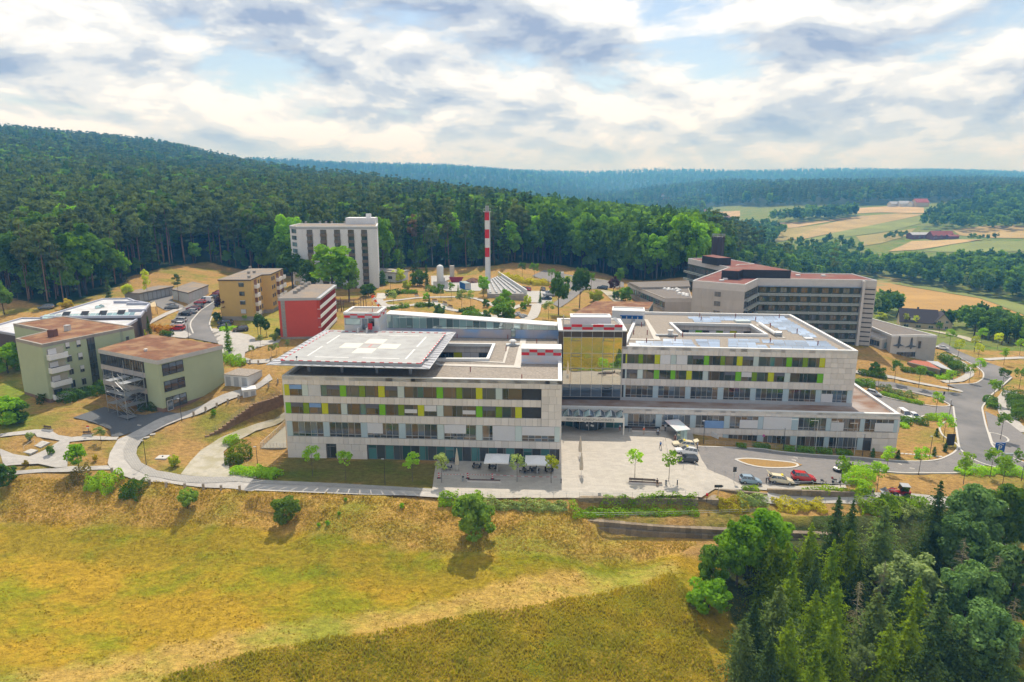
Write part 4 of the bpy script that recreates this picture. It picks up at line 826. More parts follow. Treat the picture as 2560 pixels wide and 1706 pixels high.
 for i in range(10):q=s0 . lerp(s1,i/9);b. box(q. x-0.25,q. x+0.25,q. y-0.6,q. y+0.6,q. z-0.03,q. z+0.03,m_steel)
 for dy in(-0.6,0.6):b. tube(s0+Vector((0,dy,0)),s1+Vector((0,dy,0)),0.06,0.06,m_steel,4);b. tube(s0+Vector((0,dy,1)),s1+Vector((0,dy,1)),0.03,0.03,m_white,4)
 b. build('escape_stair',t)
 x,y,_=P(0.04,0.01,0);b=MB();b. tube((x+2,y-0.2,z),(x+2,y-0.2,z+0.7),0.05,0.05,m_dkmetal,5);b. lathe([(0.18,0),(0.22,0.1),(0.18,0.22)],m_dkmetal,8,Matrix. Translation((x+2,y-0.2,z+0.6)));b. build('flood_lamp',t)
helipad()
def lobby():
 t=thing('helipad_lobby','small lift lobby with red and grey chequers behind the helipad','building',(-35,157,20));F=Fac((-39.4,157.4),(-31.2,156.9));D=7.8
 msh=mat('sheen_grey_panels',(0.50,0.54,0.60),(0.56,0.53,0.50),scale=0.4,rough=0.3,stretch=(0.5,0.5,2.0),detail=1)
 F. box('base_wall',0,F. L,8,21.2,0,D,msh,t);F. box('upper_wall',0.02,F. L-0.02,21.2,23.95,-0.02,D-0.02,msh,t)
 window(F,0.2,3.9,21.3,22.9,t,(),None,g_clear,dep=-0.02);window(F,4.3,5.5,20.2,22.8,t,(0.5,),None,g_blue,dep=-0.03,name='door');window(F,5.8,7.2,21.0,22.9,t,(0.4,),None,g_dark,dep=-0.03)
 for i in range(5):
  for j in range(2):F. box('chequer',F. L*(i+(0.0 if i==0 else-0.15))/4.7,min(F. L,F. L*(i+0.85)/4.7),23.0+0.55*j,23.54+0.55*j,0.05,0.0,m_red if(i+j)%2==0 else m_greymetal,t)
 Fr=Fac(F. pt(F. L),(F. pt(F. L,-D)))
 for i in range(4):
  for j in range(2):Fr. box('chequer',D*i/4,D*(i+1)/4-0.02,23.0+0.55*j,23.54+0.55*j,0.05,0.0,m_red if(i+j)%2==0 else m_white,t)
 pl=[F. pt(-0.1,0.1),F. pt(F. L+0.1,0.1),F. pt(F. L+0.1,-D-0.1),F. pt(-0.1,-D-0.1)]
 parapet('coping',pl,23.9,24.3,0.7,m_white,t);prism('roof',[F. pt(0.5,-0.5),F. pt(F. L-0.5,-0.5),F. pt(F. L-0.5,-D+0.5),F. pt(0.5,-D+0.5)],23.9,24.0,m_gravel,t)
 b=MB()
 for s in(4.0,6.0):p=F. pt(s,0.0);q=F. pt(s,3.2);Fz=Fac(q,p);b. box(0,Fz. L,-0.03,0.03,19.9,21.1,m_white,Fz. M)
 b. build('parapet_wing',t);prism('bridge',[F. pt(4.05,0.02),F. pt(5.95,0.02),F. pt(5.95,3.4),F. pt(4.05,3.4)],19.7,20.02,m_slab,t)
 k=thing('red_cabinet','red cabinet on legs beside the lobby door','cabinet',(*F. pt(6.3,1.0),20));F. box('body',6.0,6.9,20.5,21.9,1.4,-0.8,m_red,k)
 for u in(6.05,6.8):F. box('leg',u,u+0.06,19.9,20.5,1.3,-0.9,m_steel,k)
 b=MB();x,y=F. pt(6.2,-2.5);ws=thing('windsock','orange and white windsock on a striped mast above the lobby','windsock',(x,y,24.0));b=MB()
 for i in range(5):b. tube((x,y,24+i*0.8),(x,y,24.8+i*0.8),0.07,0.07,m_red if i%2==0 else m_white,6)
 b. build('mast',ws)
 orange=mat('windsock_orange',(0.75,0.10,0.02));b=MB();p=Vector((x+0.1,y,27.9));d=Vector((0.30,-0.05,-0.52))
 for i in range(5):b. tube(p+d*i,p+d*(i+1),0.42-0.05*i,0.37-0.05*i,orange if i%2==0 else m_white,10,caps=False)
 b. build('sock',ws)
lobby()
def corridor():
 t=thing('glass_corridor','long glazed corridor with iridescent blue wall above the left wing roof','corridor',(-10,166,16.4));F=Fac((-31.2,166.6),(12.0,163.9));Lc=F. L
 mb=bpy. data. materials. new('iridescent_panels');mb. use_nodes=True;nt=mb. node_tree;p=nt. nodes['Principled BSDF'];N=nt. nodes. new;L=nt. links. new
 g=N('ShaderNodeNewGeometry');mp=N('ShaderNodeMapping');mp. inputs['Scale']. default_value=(0.22,0.05,0.30);mp. inputs['Rotation']. default_value=(0,0.5,0);L(g. outputs['Position'],mp. inputs[0]);n=N('ShaderNodeTexNoise');n. inputs['Scale']. default_value=1.0;n. inputs['Detail']. default_value=1;L(mp. outputs[0],n. inputs[0])
 r=N('ShaderNodeValToRGB');r. color_ramp. elements[0]. position=0.35;r. color_ramp. elements[0]. color=(0.20,0.33,0.56,1);r. color_ramp. elements[1]. position=0.62;r. color_ramp. elements[1]. color=(0.40,0.36,0.38,1);L(n. outputs[0],r. inputs[0]);L(r. outputs[0],p. inputs['Base Color']);p. inputs['Roughness']. default_value=0.3
 MT['iridescent_panels']=mb
 b=MB();b. box(0,Lc,0.1,4.2,8,18.55,m_core,F. M);b. build('core',t)
 n=13
 for i in range(n):F. box('wall_panel',Lc*i/n+0.01,Lc*(i+1)/n-0.01,16.4,18.55,0.0,0.09,mb,t)
 zl,zr=22.0,19.45
 def zt(u):return zl+(zr-zl)*u/Lc
 n=26
 for i in range(n):
  u0,u1=Lc*i/n,Lc*(i+1)/n;b=MB();b. put([(u0+.03,0.05,18.6),(u1-.03,0.05,18.6),(u1-.03,0.05,zt(u1)),(u0+.03,0.05,zt(u0))],[(0,1,2,3)],g_clear,F. M);o=b. build('glass_bay',t)
  b=MB();b. box(u0-0.03,u0+0.03,0.0,0.12,18.55,zt(u0),m_alu,F. M);b. build('mullion',o)
 b=MB()
 b. put([(0,-0.15,zl),(Lc,-0.15,zr),(Lc,4.4,zr),(0,4.4,zl),(0,-0.15,zl+.25),(Lc,-0.15,zr+.25),(Lc,4.4,zr+.25),(0,4.4,zl+.25)],[(3,2,1,0),(4,5,6,7),(0,1,5,4),(1,2,6,5),(2,3,7,6),(3,0,4,7)],m_white,F. M);b. build('roof',t)
 b=MB();b. box(0,Lc,0.5,4.1,18.55,18.7,m_slab,F. M);b. put([(0,4.1,18.6),(Lc,4.1,18.6),(Lc,4.1,zr),(0,4.1,zl)],[(0,1,2,3)],g_clear,F. M);b. build('back_glazing',t)
 for f in(0.115,0.29,0.465,0.645):window(F,Lc*f,Lc*f+1.3,18.75,19.3,t,(),None,g_clear,dep=-0.02)
 u=F. u(1000+1585/5.6,17.8);window(F,u-0.55,u+0.55,16.75,18.9,t,(),(0.33,0.66),g_clear,dep=-0.06,name='door')
corridor()
# ================================================================== THE CLINIC, GLASS TOWER, RIGHT WING AND PODIUM
C0,C1,C2,C3=(25.25,152.5),(77.2,148.0),(79.2,191.0),(36.5,195.5)
Q0,Q1,Q2,Q3=(9.75,146.2),(84.3,140.9),(88.0,196.0),(12.3,196.0)
FC=Fac(C0,C1);FP=Fac(Q0,Q1)
def pods(items):return[(a,b,k)for a,b,k in items]
def podium():
 t=thing('clinic_podium','long stone podium of the right wing with planted flat roof','building',(48,143,-4))
 zr=4.35;b=MB();b. prism([FP. pt(0.3,-0.3),FP. pt(FP. L-0.3,-0.3),(Q2[0]-0.3,Q2[1]),(Q3[0],Q3[1])],-7,zr,m_core,mat('planted_gravel_roof',(0.20,0.105,0.06),(0.30,0.25,0.22),scale=0.35,rough=1,bump=0.5,c3=(0.34,0.30,0.28),scale3=0.13,stretch=(0.5,1.4,1)));b. build('wall',t)
 Fs=Fac(Q1,Q2);Fs. box('side_wall',0.02,Fs. L,-7,4.7,0,0.28,m_stonewall,t)
 parapet('coping',[Q0,Q1,Q2,Q3],zr-0.05,4.95,0.8,m_white,t)
 ue=FP. u(1557,3)
 clad(FP,t,ue,FP. L,3.66,4.8,0.9,1.6);ul=FP. u(1735,-0.3);clad(FP,t,ul,FP. L,-0.72,0.62,0.9,1.5)
 big_row(FP,t,[(1557,1569.5,'Q'),(1569.5,1639,'x'),(1639,1654,'Q'),(1654,1725,'x'),(1725,1739,'Q'),(1739,1810,'c'),(1810,1824,'Q'),(1824,1895,'R'),(1895,1908,'Q'),(1908,1979,'a'),(1979,1995,'Q'),(1995,2065,'x'),(2065,2077,'Q'),(2077,2150,'b'),(2150,2161,'Q'),(2161,2234,'R'),(2234,2249,'Q')],0.68,3.6,2.0)
 F=FP;clad(F,t,F. u(1735,-2),F. u(1806,-2),-4.5,-0.78,1.2,1.8,2)
 big_row(FP,t,[(1806,1820,'Q'),(1820,1892,'x'),(1892,1907,'Q'),(1907,1975,'x'),(1975,1990,'Q'),(1990,2059,'x'),(2059,2071.5,'Q'),(2071.5,2143,'x'),(2143,2157,'Q')],-3.6,-0.75,-2.2,6)
 window(F,F. u(2157,-2.4),F. u(2178,-2.4),-4.0,-0.75,t,(),(0.85,),g_dark,dep=0.2,name='door');clad(F,t,F. u(2178,-2.4),F. L,-5.0,-0.78,1.3,2.0,3)
 F. box('plinth',F. u(1735,-3.5),F. u(2157,-3.5),-6,-3.63,0.0,0.25,m_stonewall,t)
 b=MB();b. box(F. u(1650,0),F. u(1735,0),0.0,0.28,-1,0.66,m_stonewall,F. M);b. build('wall',t)
 # entrance under the canopy
 u0,u1=0.35,ue-0.1
 F. box('fascia',u0,u1,3.4,4.8,-0.25,0.29,m_stonewall,t)
 n=8
 for i in range(n):
  a,bq=u0+(u1-u0)*i/n,u0+(u1-u0)*(i+1)/n
  window(F,a,bq,0.05,3.38,t,(),(0.82,),[g_dark,g_teal,g_dark,g_dark,g_dark,g_dark,g_teal,g_teal][i],dep=0.2,fm=m_alu)
 c=(u0+u1)/2-0.2;R=2.9;M=F. M@Matrix. Translation((c,0.25,0))
 b=MB();pr=[]
 for i in range(13):
  a=math. pi*(1+i/12);pr. append((R*math. cos(a),R*0.75*math. sin(a)))
 for i in range(12):
  p,q=pr[i],pr[i+1];b. poly([(*p,0.1),(*q,0.1),(*q,3.0),(*p,3.0)],glassmat('drum_glazing',(0.02,0.028,0.032),0.08),M)
  if i%3==0:b. tube((*p,0.05),(*p,3.0),0.05,0.05,m_alu,5,M)
 b. poly([(*p,3.0)for p in pr],m_dkmetal,M);o=b. build('revolving_door',t)
 b=MB()
 for i in range(12):p,q=pr[i],pr[i+1];s=1.05;b. poly([(*p,0.12),(p[0]*s,p[1]*s,0.12),(q[0]*s,q[1]*s,0.12),(*q,0.12)],m_dkmetal,M)
 b. build('threshold',o)
 for i,(du,zz)in enumerate(((-0.75,2.2),(0.7,2.2),(-0.4,1.35),(0.6,1.35),(0.95,1.25))):bx('notice',c+du-0.18,c+du+0.18,-R*0.75+0.02+0.25-0.12,-R*0.75+0.05+0.25-0.12,zz-0.22,zz+0.22,m_white,o,F. M)
podium()
def canopy():
 F=FP;t=thing('entrance_canopy','pale entrance canopy with lettered fascia and folded glass skylights','canopy',(*F. pt(7,3.5),0));u0,u1,D=0.5,F. u(1557.5,3.4),4.2
 F. box('fascia_beam',u0,u1,2.95,3.95,D,-D+0.35,mat('canopy_white',(0.70,0.665,0.60),(0.66,0.63,0.57),rough=0.5),t)
 F. box('side_beam',u1-0.3,u1,3.0,3.9,D-0.36,0.1,MT['canopy_white'],t);F. box('column',u1-0.3,u1,-0.1,2.95,D,-D+0.3,MT['canopy_white'],t)
 n=6;w=(u1-u0-0.4)/n
 for i in range(n):
  a=u0+w*i;m=a+w*0.42;c=a+w;zr,zv=4.55,3.75;M=F. M
  b=MB();b. put([(a,-D+.4,zr-.3),(m,-D+.4,zv),(m,-0.2,zv),(a,-0.2,zr)],[(0,1,2,3)],g_blue,M);o=b. build('skylight',t)
  b=MB();b. put([(m,-D+.4,zv),(c,-D+.4,zr-.3),(c,-0.2,zr),(m,-0.2,zv)],[(0,1,2,3)],g_clear,M);b. build('pane',o)
  b=MB();b. tube((a,-D+.4,zr-.3),(a,-0.2,zr),0.06,0.06,m_white,5,M);b. tube((m,-D+.4,zv),(m,-0.2,zv),0.05,0.05,m_white,5,M);b. tube((a,-D+.4,zr-.3),(m,-D+.4,zv),0.04,0.04,m_dkmetal,4,M);b. tube((m,-D+.4,zv),(c,-D+.4,zr-.3),0.04,0.04,m_dkmetal,4,M);b. tube((a,-0.2,zr),(m,-0.2,zv),0.04,0.04,m_dkmetal,4,M);b. tube((m,-0.2,zv),(c,-0.2,zr),0.04,0.04,m_dkmetal,4,M);b. build('frame',o)
  # the lettering on the fascia
 cu=bpy. data. curves. new('fascia_lettering','FONT');cu. body='REGIOMED KLINIKUM LICHTENFELS';cu. size=0.78;cu. extrude=0.02;cu. align_x='CENTER';cu. align_y='CENTER';cu. materials. append(mat('letter_grey',(0.16,0.15,0.15)))
 o=bpy. data. objects. new('lettering_src',cu);COL. objects. link(o);bpy. context. view_layer. update();me=bpy. data. meshes. new_from_object(o. evaluated_get(bpy. context. evaluated_depsgraph_get()));bpy. data. objects. remove(o)
 xs=[v. co. x for v in me. vertices];wd_=max(xs)-min(xs);k=10.3/wd_
 add('lettering',me,F. M@Matrix. Translation(((u0+u1)/2-0.15,-D-0.02,3.45))@Matrix. Rotation(RD(90),4,'X')@Matrix. Diagonal((k,1,1,1)),t)
canopy()
def tower():
 t=thing('glass_stair_tower','tall mirrored glass block over the entrance topped by red chequers','building',(18.5,152.5,4));F=Fac((11.75,152.75),(25.2,152.2));D=14.0
 Lc=F. L;b=MB();b. box(-0.6,Lc+0.95,0.3,D,3,20.5,m_core,F. M);b. build('wall',t)
 cols=[0,2.05]+[2.05+2.75*i for i in range(1,4)]+[Lc];cols=[0,1.95,4.65,7.35,10.05,12.0 if Lc>12.5 else Lc-1.2,Lc];cols=[Lc*f for f in(0,0.135,0.314,0.495,0.674,0.86,1.0)]
 zs=[5.15,8.15,12.05,15.6,19.35,20.75]
 for j in range(5):
  for i in range(6):
   gm=m_fascia if j==4 else(g_blue if j==0 and i<6 else g_mirror)
   b=MB();b. box(cols[i]+0.03,cols[i+1]-0.03,0.06,0.14,zs[j]+0.03,zs[j+1]-0.03,gm,F. M);o=b. build('fascia_panel' if j==4 else 'pane',t)
   if j in(1,2,3)and i in(1,4):
    window(F,cols[i]+0.05,cols[i+1]-0.05,zs[j+1]-0.85,zs[j+1]-0.08,t,(),None,g_mirror,dep=0.05,fr=0.09,name='vent_window')
 for u in cols:F. box('mullion',max(-0.02,u-0.035),min(Lc+0.02,u+0.035),5.1,20.75,0.0,0.2,m_alu,t)
 for z in zs:F. box('transom',0,Lc,z-0.035,z+0.035,-0.012,0.19,m_alu,t)
 F. box('side_fascia',-1.1,-0.02,17.0,20.75,0,0.3,m_fascia,t);F. box('side_fascia',Lc+0.02,Lc+1.0,17.35,20.75,0,0.3,m_fascia,t);F. box('side_fascia',Lc+0.7,Lc+0.99,17.35,20.75,-0.31,D,m_fascia,t)
 pl=[F. pt(-1.15,0.05),F. pt(Lc+1.05,0.05),F. pt(Lc+1.05,-D),F. pt(-1.15,-D)];parapet('coping',pl,20.75,21.05,1.0,m_white,t);prism('roof',[F. pt(-0.3,-0.7),F. pt(Lc+0.3,-0.7),F. pt(Lc+0.3,-D+.5),F. pt(-0.3,-D+.5)],20.5,20.8,m_gravel,t)
 for i,(a,bq)in enumerate(zip([0,0.137,0.318,0.5,0.682,0.864],[0.137,0.318,0.5,0.682,0.864,1.0])):
  for j in range(2):F. box('chequer',Lc*a+0.01,Lc*bq-0.01,21.06+0.62*j,21.67+0.62*j,-0.35,0.45,m_red if(i+j)%2==0 else m_greymetal,t)
 o=F. box('roof_box',1.9,11.3,20.8,22.9,-5.2,9.4,mat('pale_roof_box',(0.60,0.59,0.64),(0.56,0.55,0.60)),t);parapet('roof_box_coping',[F. pt(1.8,-5.1),F. pt(11.4,-5.1),F. pt(11.4,-9.5),F. pt(1.8,-9.5)],22.9,23.1,0.6,m_white,o)
 F. box('roof_box',6.6,12.2,20.8,21.7,-1.9,3.6,m_white,t);F. box('roof_hatch',8.0,11.4,21.7,21.9,-2.3,3.2,m_greymetal,t)
 b=MB()
 for k in range(3):b. tube((Lc-0.9+0.3*k,1.5,22.2),(Lc-1.6+0.3*k,6.5,22.8),0.09,0.09,m_steel,6,F. M)
 b. build('pipes',t)
 b=MB();b. box(-0.1,0.1,0.5,0.7,20.8,24.5,m_slab,F. M);b. build('post',t)
tower()
def wing_c():
 t=thing('clinic_wing','right wing of the modern clinic with coloured window panels, solar roof and open court','building',(52,150,5))
 court=[G(1701.8,833,17.3),G(1921.4,835.5,17.3),G(1878.6,809.5,17.3),G(1672,805,17.3)]
 b=ringprism([FC. pt(0.3,-0.3),FC. pt(FC. L-0.3,-0.3),(C2[0]-.3,C2[1]-.3),(C3[0]+.3,C3[1]-.3)],court,3,16.6,8,m_core,m_gravel,16.6);b. build('wall',t)
 for p,q in((C1,C2),(C2,C3),(C3,C0)):Fs=Fac(p,q);Fs. box('side_wall',0.02,Fs. L-0.02,3,17.1,0,0.28,m_stonewall,t)
 parapet('coping',[C0,C1,C2,C3],16.55,17.35,0.75,m_white,t);parapet('court_coping',court[::-1],16.55,17.25,0.7,m_white,t)
 ue=FC. u(2063,14.3);ue2=FC. u(2058.3,10.7);L_=FC. L
 clad(FC,t,0,L_,15.48,17.2,0.9,1.5);clad(FC,t,0,ue2,11.84,13.24,0.9,1.5);clad(FC,t,0,ue2,8.04,9.64,0.9,1.5);clad(FC,t,ue,L_,13.27,15.46,1.2,1.7,2);clad(FC,t,ue2,L_,8.04,13.24,1.2,1.7,4)
 small_row(FC,t,[(1554.5,1568,'Y'),(1568.7,1595,'W'),(1596,1608,'D'),(1609,1636,'W'),(1636.6,1650,'Y'),(1650.4,1676.8,'B'),(1677,1690.5,'P'),(1691,1718.7,'B'),(1719,1731.8,'g'),(1732,1759,'W'),(1759.8,1773,'G'),(1774,1800,'W'),(1801,1813,'D'),(1813.7,1841,'W'),(1842,1856.6,'Y'),(1856.6,1883,'W'),(1883.4,1897,'P'),(1898,1924.5,'W'),(1924.8,1937,'g'),(1937,1965.5,'W'),(1966,1980,'G'),(1980.7,2005.7,'W'),(2006.6,2020,'D'),(2020.4,2048.6,'W'),(2048.6,2062.9,'Y')],13.27,15.45,14.3)
 small_row(FC,t,[(1553,1566.6,'P'),(1566.6,1593,'W'),(1593.4,1607,'P'),(1607.7,1634,'W'),(1634.3,1648,'G'),(1648,1675,'W'),(1676,1688.4,'G'),(1689,1715,'W'),(1715.7,1729.5,'Y'),(1730,1756,'W'),(1756.8,1770.5,'P'),(1771,1797.7,'W'),(1798,1810,'g'),(1811,1838,'W'),(1838.4,1853,'G'),(1853,1879,'V'),(1879.5,1892.3,'D'),(1893,1919,'W'),(1919.6,1934.8,'Y'),(1935,1960.5,'W'),(1961,1975.4,'P'),(1975.7,2008,'W'),(2008,2042,'W'),(2042.7,2058,'G')],9.67,11.8,10.7)
 big_row(FC,t,[(1550,1563.4,'Q'),(1563.4,1631.8,'x'),(1631.8,1645,'Q'),(1645,1712.7,'x'),(1712.7,1726,'Q'),(1726,1793.7,'x'),(1793.7,1808,'Q'),(1808,1875.4,'x'),(1875.4,1888.8,'Q'),(1888.8,1956.6,'x'),(1956.6,1971,'Q'),(1971,2038.8,'x'),(2038.8,2052.7,'Q'),(2052.7,2117.3,'b'),(2117.3,2131.5,'Q')],5.1,8.0,6.5)
 FC. box('plinth',0,L_,4.2,5.08,0.05,0.25,m_greymetal,t)
 FB=Fac(court[3],court[2]);clad(FB,t,0,FB. L,15.2,16.55,1.1,1.7,1,0.05,0.2)
 for i,k in enumerate('gBWPGgBDBYBg'):
  u0,u1=FB. L*i/12,FB. L*(i+1)/12
  if k in PANEL:FB. box('colour_panel',u0,u1-0.05,12.9,15.15,0.06,0.1,PANEL[k],t)
  elif k=='B':FB. box('blind',u0,u1-0.05,12.9,15.15,0.06,0.1,m_blind,t)
  else:window(FB,u0,u1-0.05,12.9,15.15,t,(0.5,),None,g_dark,dep=-0.1)
 FB2=Fac(court[2],court[1]);FB2 . box('court_wall',0,FB2 . L,9,16.56,0.04,0.2,m_stonewall,t)
 # solar panels in rows parallel to the front
 msol=glassmat('solar_glass',(0.20,0.27,0.38),0.42,(0.9,0.95,1.0),0.12,0.0);e=Vector((*FC. e,0));i_=Vector((*FC. i,0))
 def rowpanels(px0,px1,pyl,n,hw=0.62,skip=()):
  p=Vector((*G(px0,pyl[0],16.9),0));q=Vector((*G(px1,pyl[1],16.9),0))
  for k in range(n):
   if k in skip:continue
   a=p. lerp(q,(k+0.02)/n);bq=p. lerp(q,(k+0.98)/n);F=Fac((a. x,a. y),(bq. x,bq. y));b=MB()
   b. put([(0,-hw,16.68),(F. L,-hw,16.68),(F. L,hw,17.0),(0,hw,17.0),(0,-hw,16.63),(F. L,-hw,16.63),(F. L,hw,16.95),(0,hw,16.95)],[(0,1,2,3),(7,6,5,4),(0,4,5,1),(2,6,7,3),(1,5,6,2),(3,7,4,0)],msol,F. M);b. build('solar_panel',t)
 zz=lambda a,b:(1400+a/5.6,740+b/5.6)
 for(x0,y0,x1,y1,n)in((975,692,1915,708,6),(965,668,1890,685,6),(1440,640,1870,655,3),(1440,610,1850,624,3),(1960,700,2240,706,2),(1930,672,2240,680,2),(1910,645,2240,652,2),(1895,615,2240,622,2),(1060,640,1560,648,4)):rowpanels(*[zz(x0,y0)[0],zz(x1,y1)[0]],(zz(x0,y0)[1],zz(x1,y1)[1]),n,0.40)
 z3=lambda a,b:(1820+a/5.6,760+b/5.6)
 for(x0,y0,x1,y1,n)in((0,600,560,607,4),(590,608,1540,628,6),(0,580,540,585,4),(580,588,1500,605,6),(0,548,390,553,3),(640,555,1450,578,5),(0,520,450,526,3),(480,528,1420,552,6),(0,497,440,503,3),(470,508,1390,530,6)):rowpanels(z3(x0,y0)[0],z3(x1,y1)[0],(z3(x0,y0)[1],z3(x1,y1)[1]),n,0.40)
 for(x0,y0,x1,y1,n)in((-560,190,800,185,9),(-500,213,840,215,9),(390,238,880,240,4),(450,262,930,265,4),(600,290,980,293,3),(640,315,1020,318,3),(700,342,1070,345,3),(830,368,1110,370,2),(880,394,1150,397,2),(990,420,1200,423,2),(1040,445,1235,448,2),(-480,238,-100,240,3)):rowpanels(z3(x0,y0)[0],z3(x1,y1)[0],(z3(x0,y0)[1],z3(x1,y1)[1]),n,0.75)
 def sheet(nm,px,z,m):prism(nm,[G(a,b,z)for a,b in px],z-0.05,z,m,t)
 sheet('roof_walkway',[zz(*p)for p in((1180,330),(1225,330),(1410,615),(1320,615))],16.72,m_slab);sheet('roof_walkway',[zz(*p)for p in((940,595),(1410,605),(1405,622),(940,612))],16.70,m_slab)
 sheet('roof_walkway',[z3(*p)for p in((380,290),(500,290),(810,480),(690,470))],16.71,m_slab)
 ph=[G(*zz(725,380),16.7),G(*zz(1178,395),16.7)];F=Fac(ph[0],ph[1]);o=F. box('roof_box',0,F. L,16.6,19.9,0,6.0,m_white,t);parapet('roof_box_coping',[F. pt(-.05,.05),F. pt(F. L+.05,.05),F. pt(F. L+.05,-6.05),F. pt(-.05,-6.05)],19.9,20.2,0.35,m_white,o)
 for i in range(4):F. box('louvre_window',F. L*(0.3+0.17*i),F. L*(0.3+0.17*i)+1.2,18.0,18.7,0.04,0,mat('deep_blue',(0.02,0.12,0.36)),o)
 F. box('awning',F. L*0.25,F. L*0.95,18.75,18.95,0.5,0,MT['deep_blue'],o);F. box('access_door',F. L*0.6,F. L*0.72,16.65,18.3,0.03,0,m_greymetal,o)
 for(px,py)in(zz(1210,660),zz(1610,640),zz(1715,575),zz(1955,300),zz(1975,350),zz(1030,540),zz(1220,545),zz(1140,430),z3(590,330),z3(965,410),z3(1255,590),z3(590,545),z3(95,470),z3(385,240),z3(715,205),z3(105,195)):
  x,y=G(px,py,16.6);bx('roof_pipe',x-0.09,x+0.09,y-0.09,y+0.09,16.55,17.8,MT['rust_red'],t)
 x,y=G(*zz(1510,560),16.7);b=MB();b. box(x-3,x+2.5,y-0.4,y+0.4,16.7,17.1,m_steel);b. lathe([(0.55,0),(0.55,0.8),(0.8,0.85),(0.8,1.1),(0,1.15)],m_white,12,Matrix. Translation((x+0.6,y,17.1)));b. build('roof_fan',t)
 p,q=Vector((*G(*z3(440,265),17.4),17.2)),Vector((*G(*z3(670,410),17.4),17.2));b=MB();b. tube(p,q,0.45,0.45,m_white,8);b. tube(q,q+Vector((1.2,-0.8,0.2)),0.7,0.6,m_steel,8);b. build('duct',t)
 x,y=G(*z3(1130,485),16.8);bx('skylight',x-1,x+1,y-0.7,y+0.7,16.6,16.95,m_white,t)
 x,y=G(*z3(210,240),16.9);bx('skylight',x-2.2,x+1.8,y-1.2,y+1.2,16.6,17.1,m_pale,t)
wing_c()
# ================================================================== HOUSES ON THE LEFT OF THE CAMPUS
def GP(px,z):return[G(a,b,z)for a,b in px]
def zq(o,s):return lambda x,y:(o[0]+x/s,o[1]+y/s)
def frect(F,cv,x0,y0,x1,y1):
 a=F. U(*cv(x0,y0));b=F. U(*cv(x1,y1));return min(a[0],b[0]),max(a[0],b[0]),min(a[1],b[1]),max(a[1],b[1])
m_sage=mat('sage_render',(0.40,0.445,0.29),(0.37,0.415,0.27),scale=0.4,rough=0.9);m_brownbase=mat('brown_plinth',(0.24,0.15,0.11),(0.20,0.125,0.09))
m_yel=mat('ochre_render',(0.56,0.375,0.125),(0.52,0.345,0.115),scale=0.4,rough=0.9);m_redw=mat('coral_render',(0.56,0.085,0.055),(0.52,0.078,0.05),scale=0.4,rough=0.9)
m_balc=mat('white_balcony',(0.74,0.73,0.74),(0.70,0.69,0.70));m_conc=mat('weathered_concrete',(0.36,0.33,0.29),(0.29,0.265,0.235),scale=0.8,rough=0.95,c3=(0.25,0.23,0.21),scale3=0.3)
m_felt=mat('grey_roof_felt',(0.24,0.21,0.18),(0.19,0.165,0.145),scale=0.6,rough=1,c3=(0.27,0.21,0.15),scale3=0.2)
z6=zq((0,720),5.6);zl=zq(L1,3.5641);zm1=zq(M1,3.5641);zs5=zq(S5,5.227)
def wall_windows(F,t,cv,rects,glass=None,blinds=(),fm=None,split=(0.5,)):
 for i,r in enumerate(rects):
  u0,u1,a,b=frect(F,cv,*r);window(F,u0,u1,a,b,t,split,None,glass or g_dark,dep=-0.03,fm=fm or m_frame,blind=(0,1,blinds[i],1,m_blind)if i<len(blinds)and blinds[i]is not None else None)
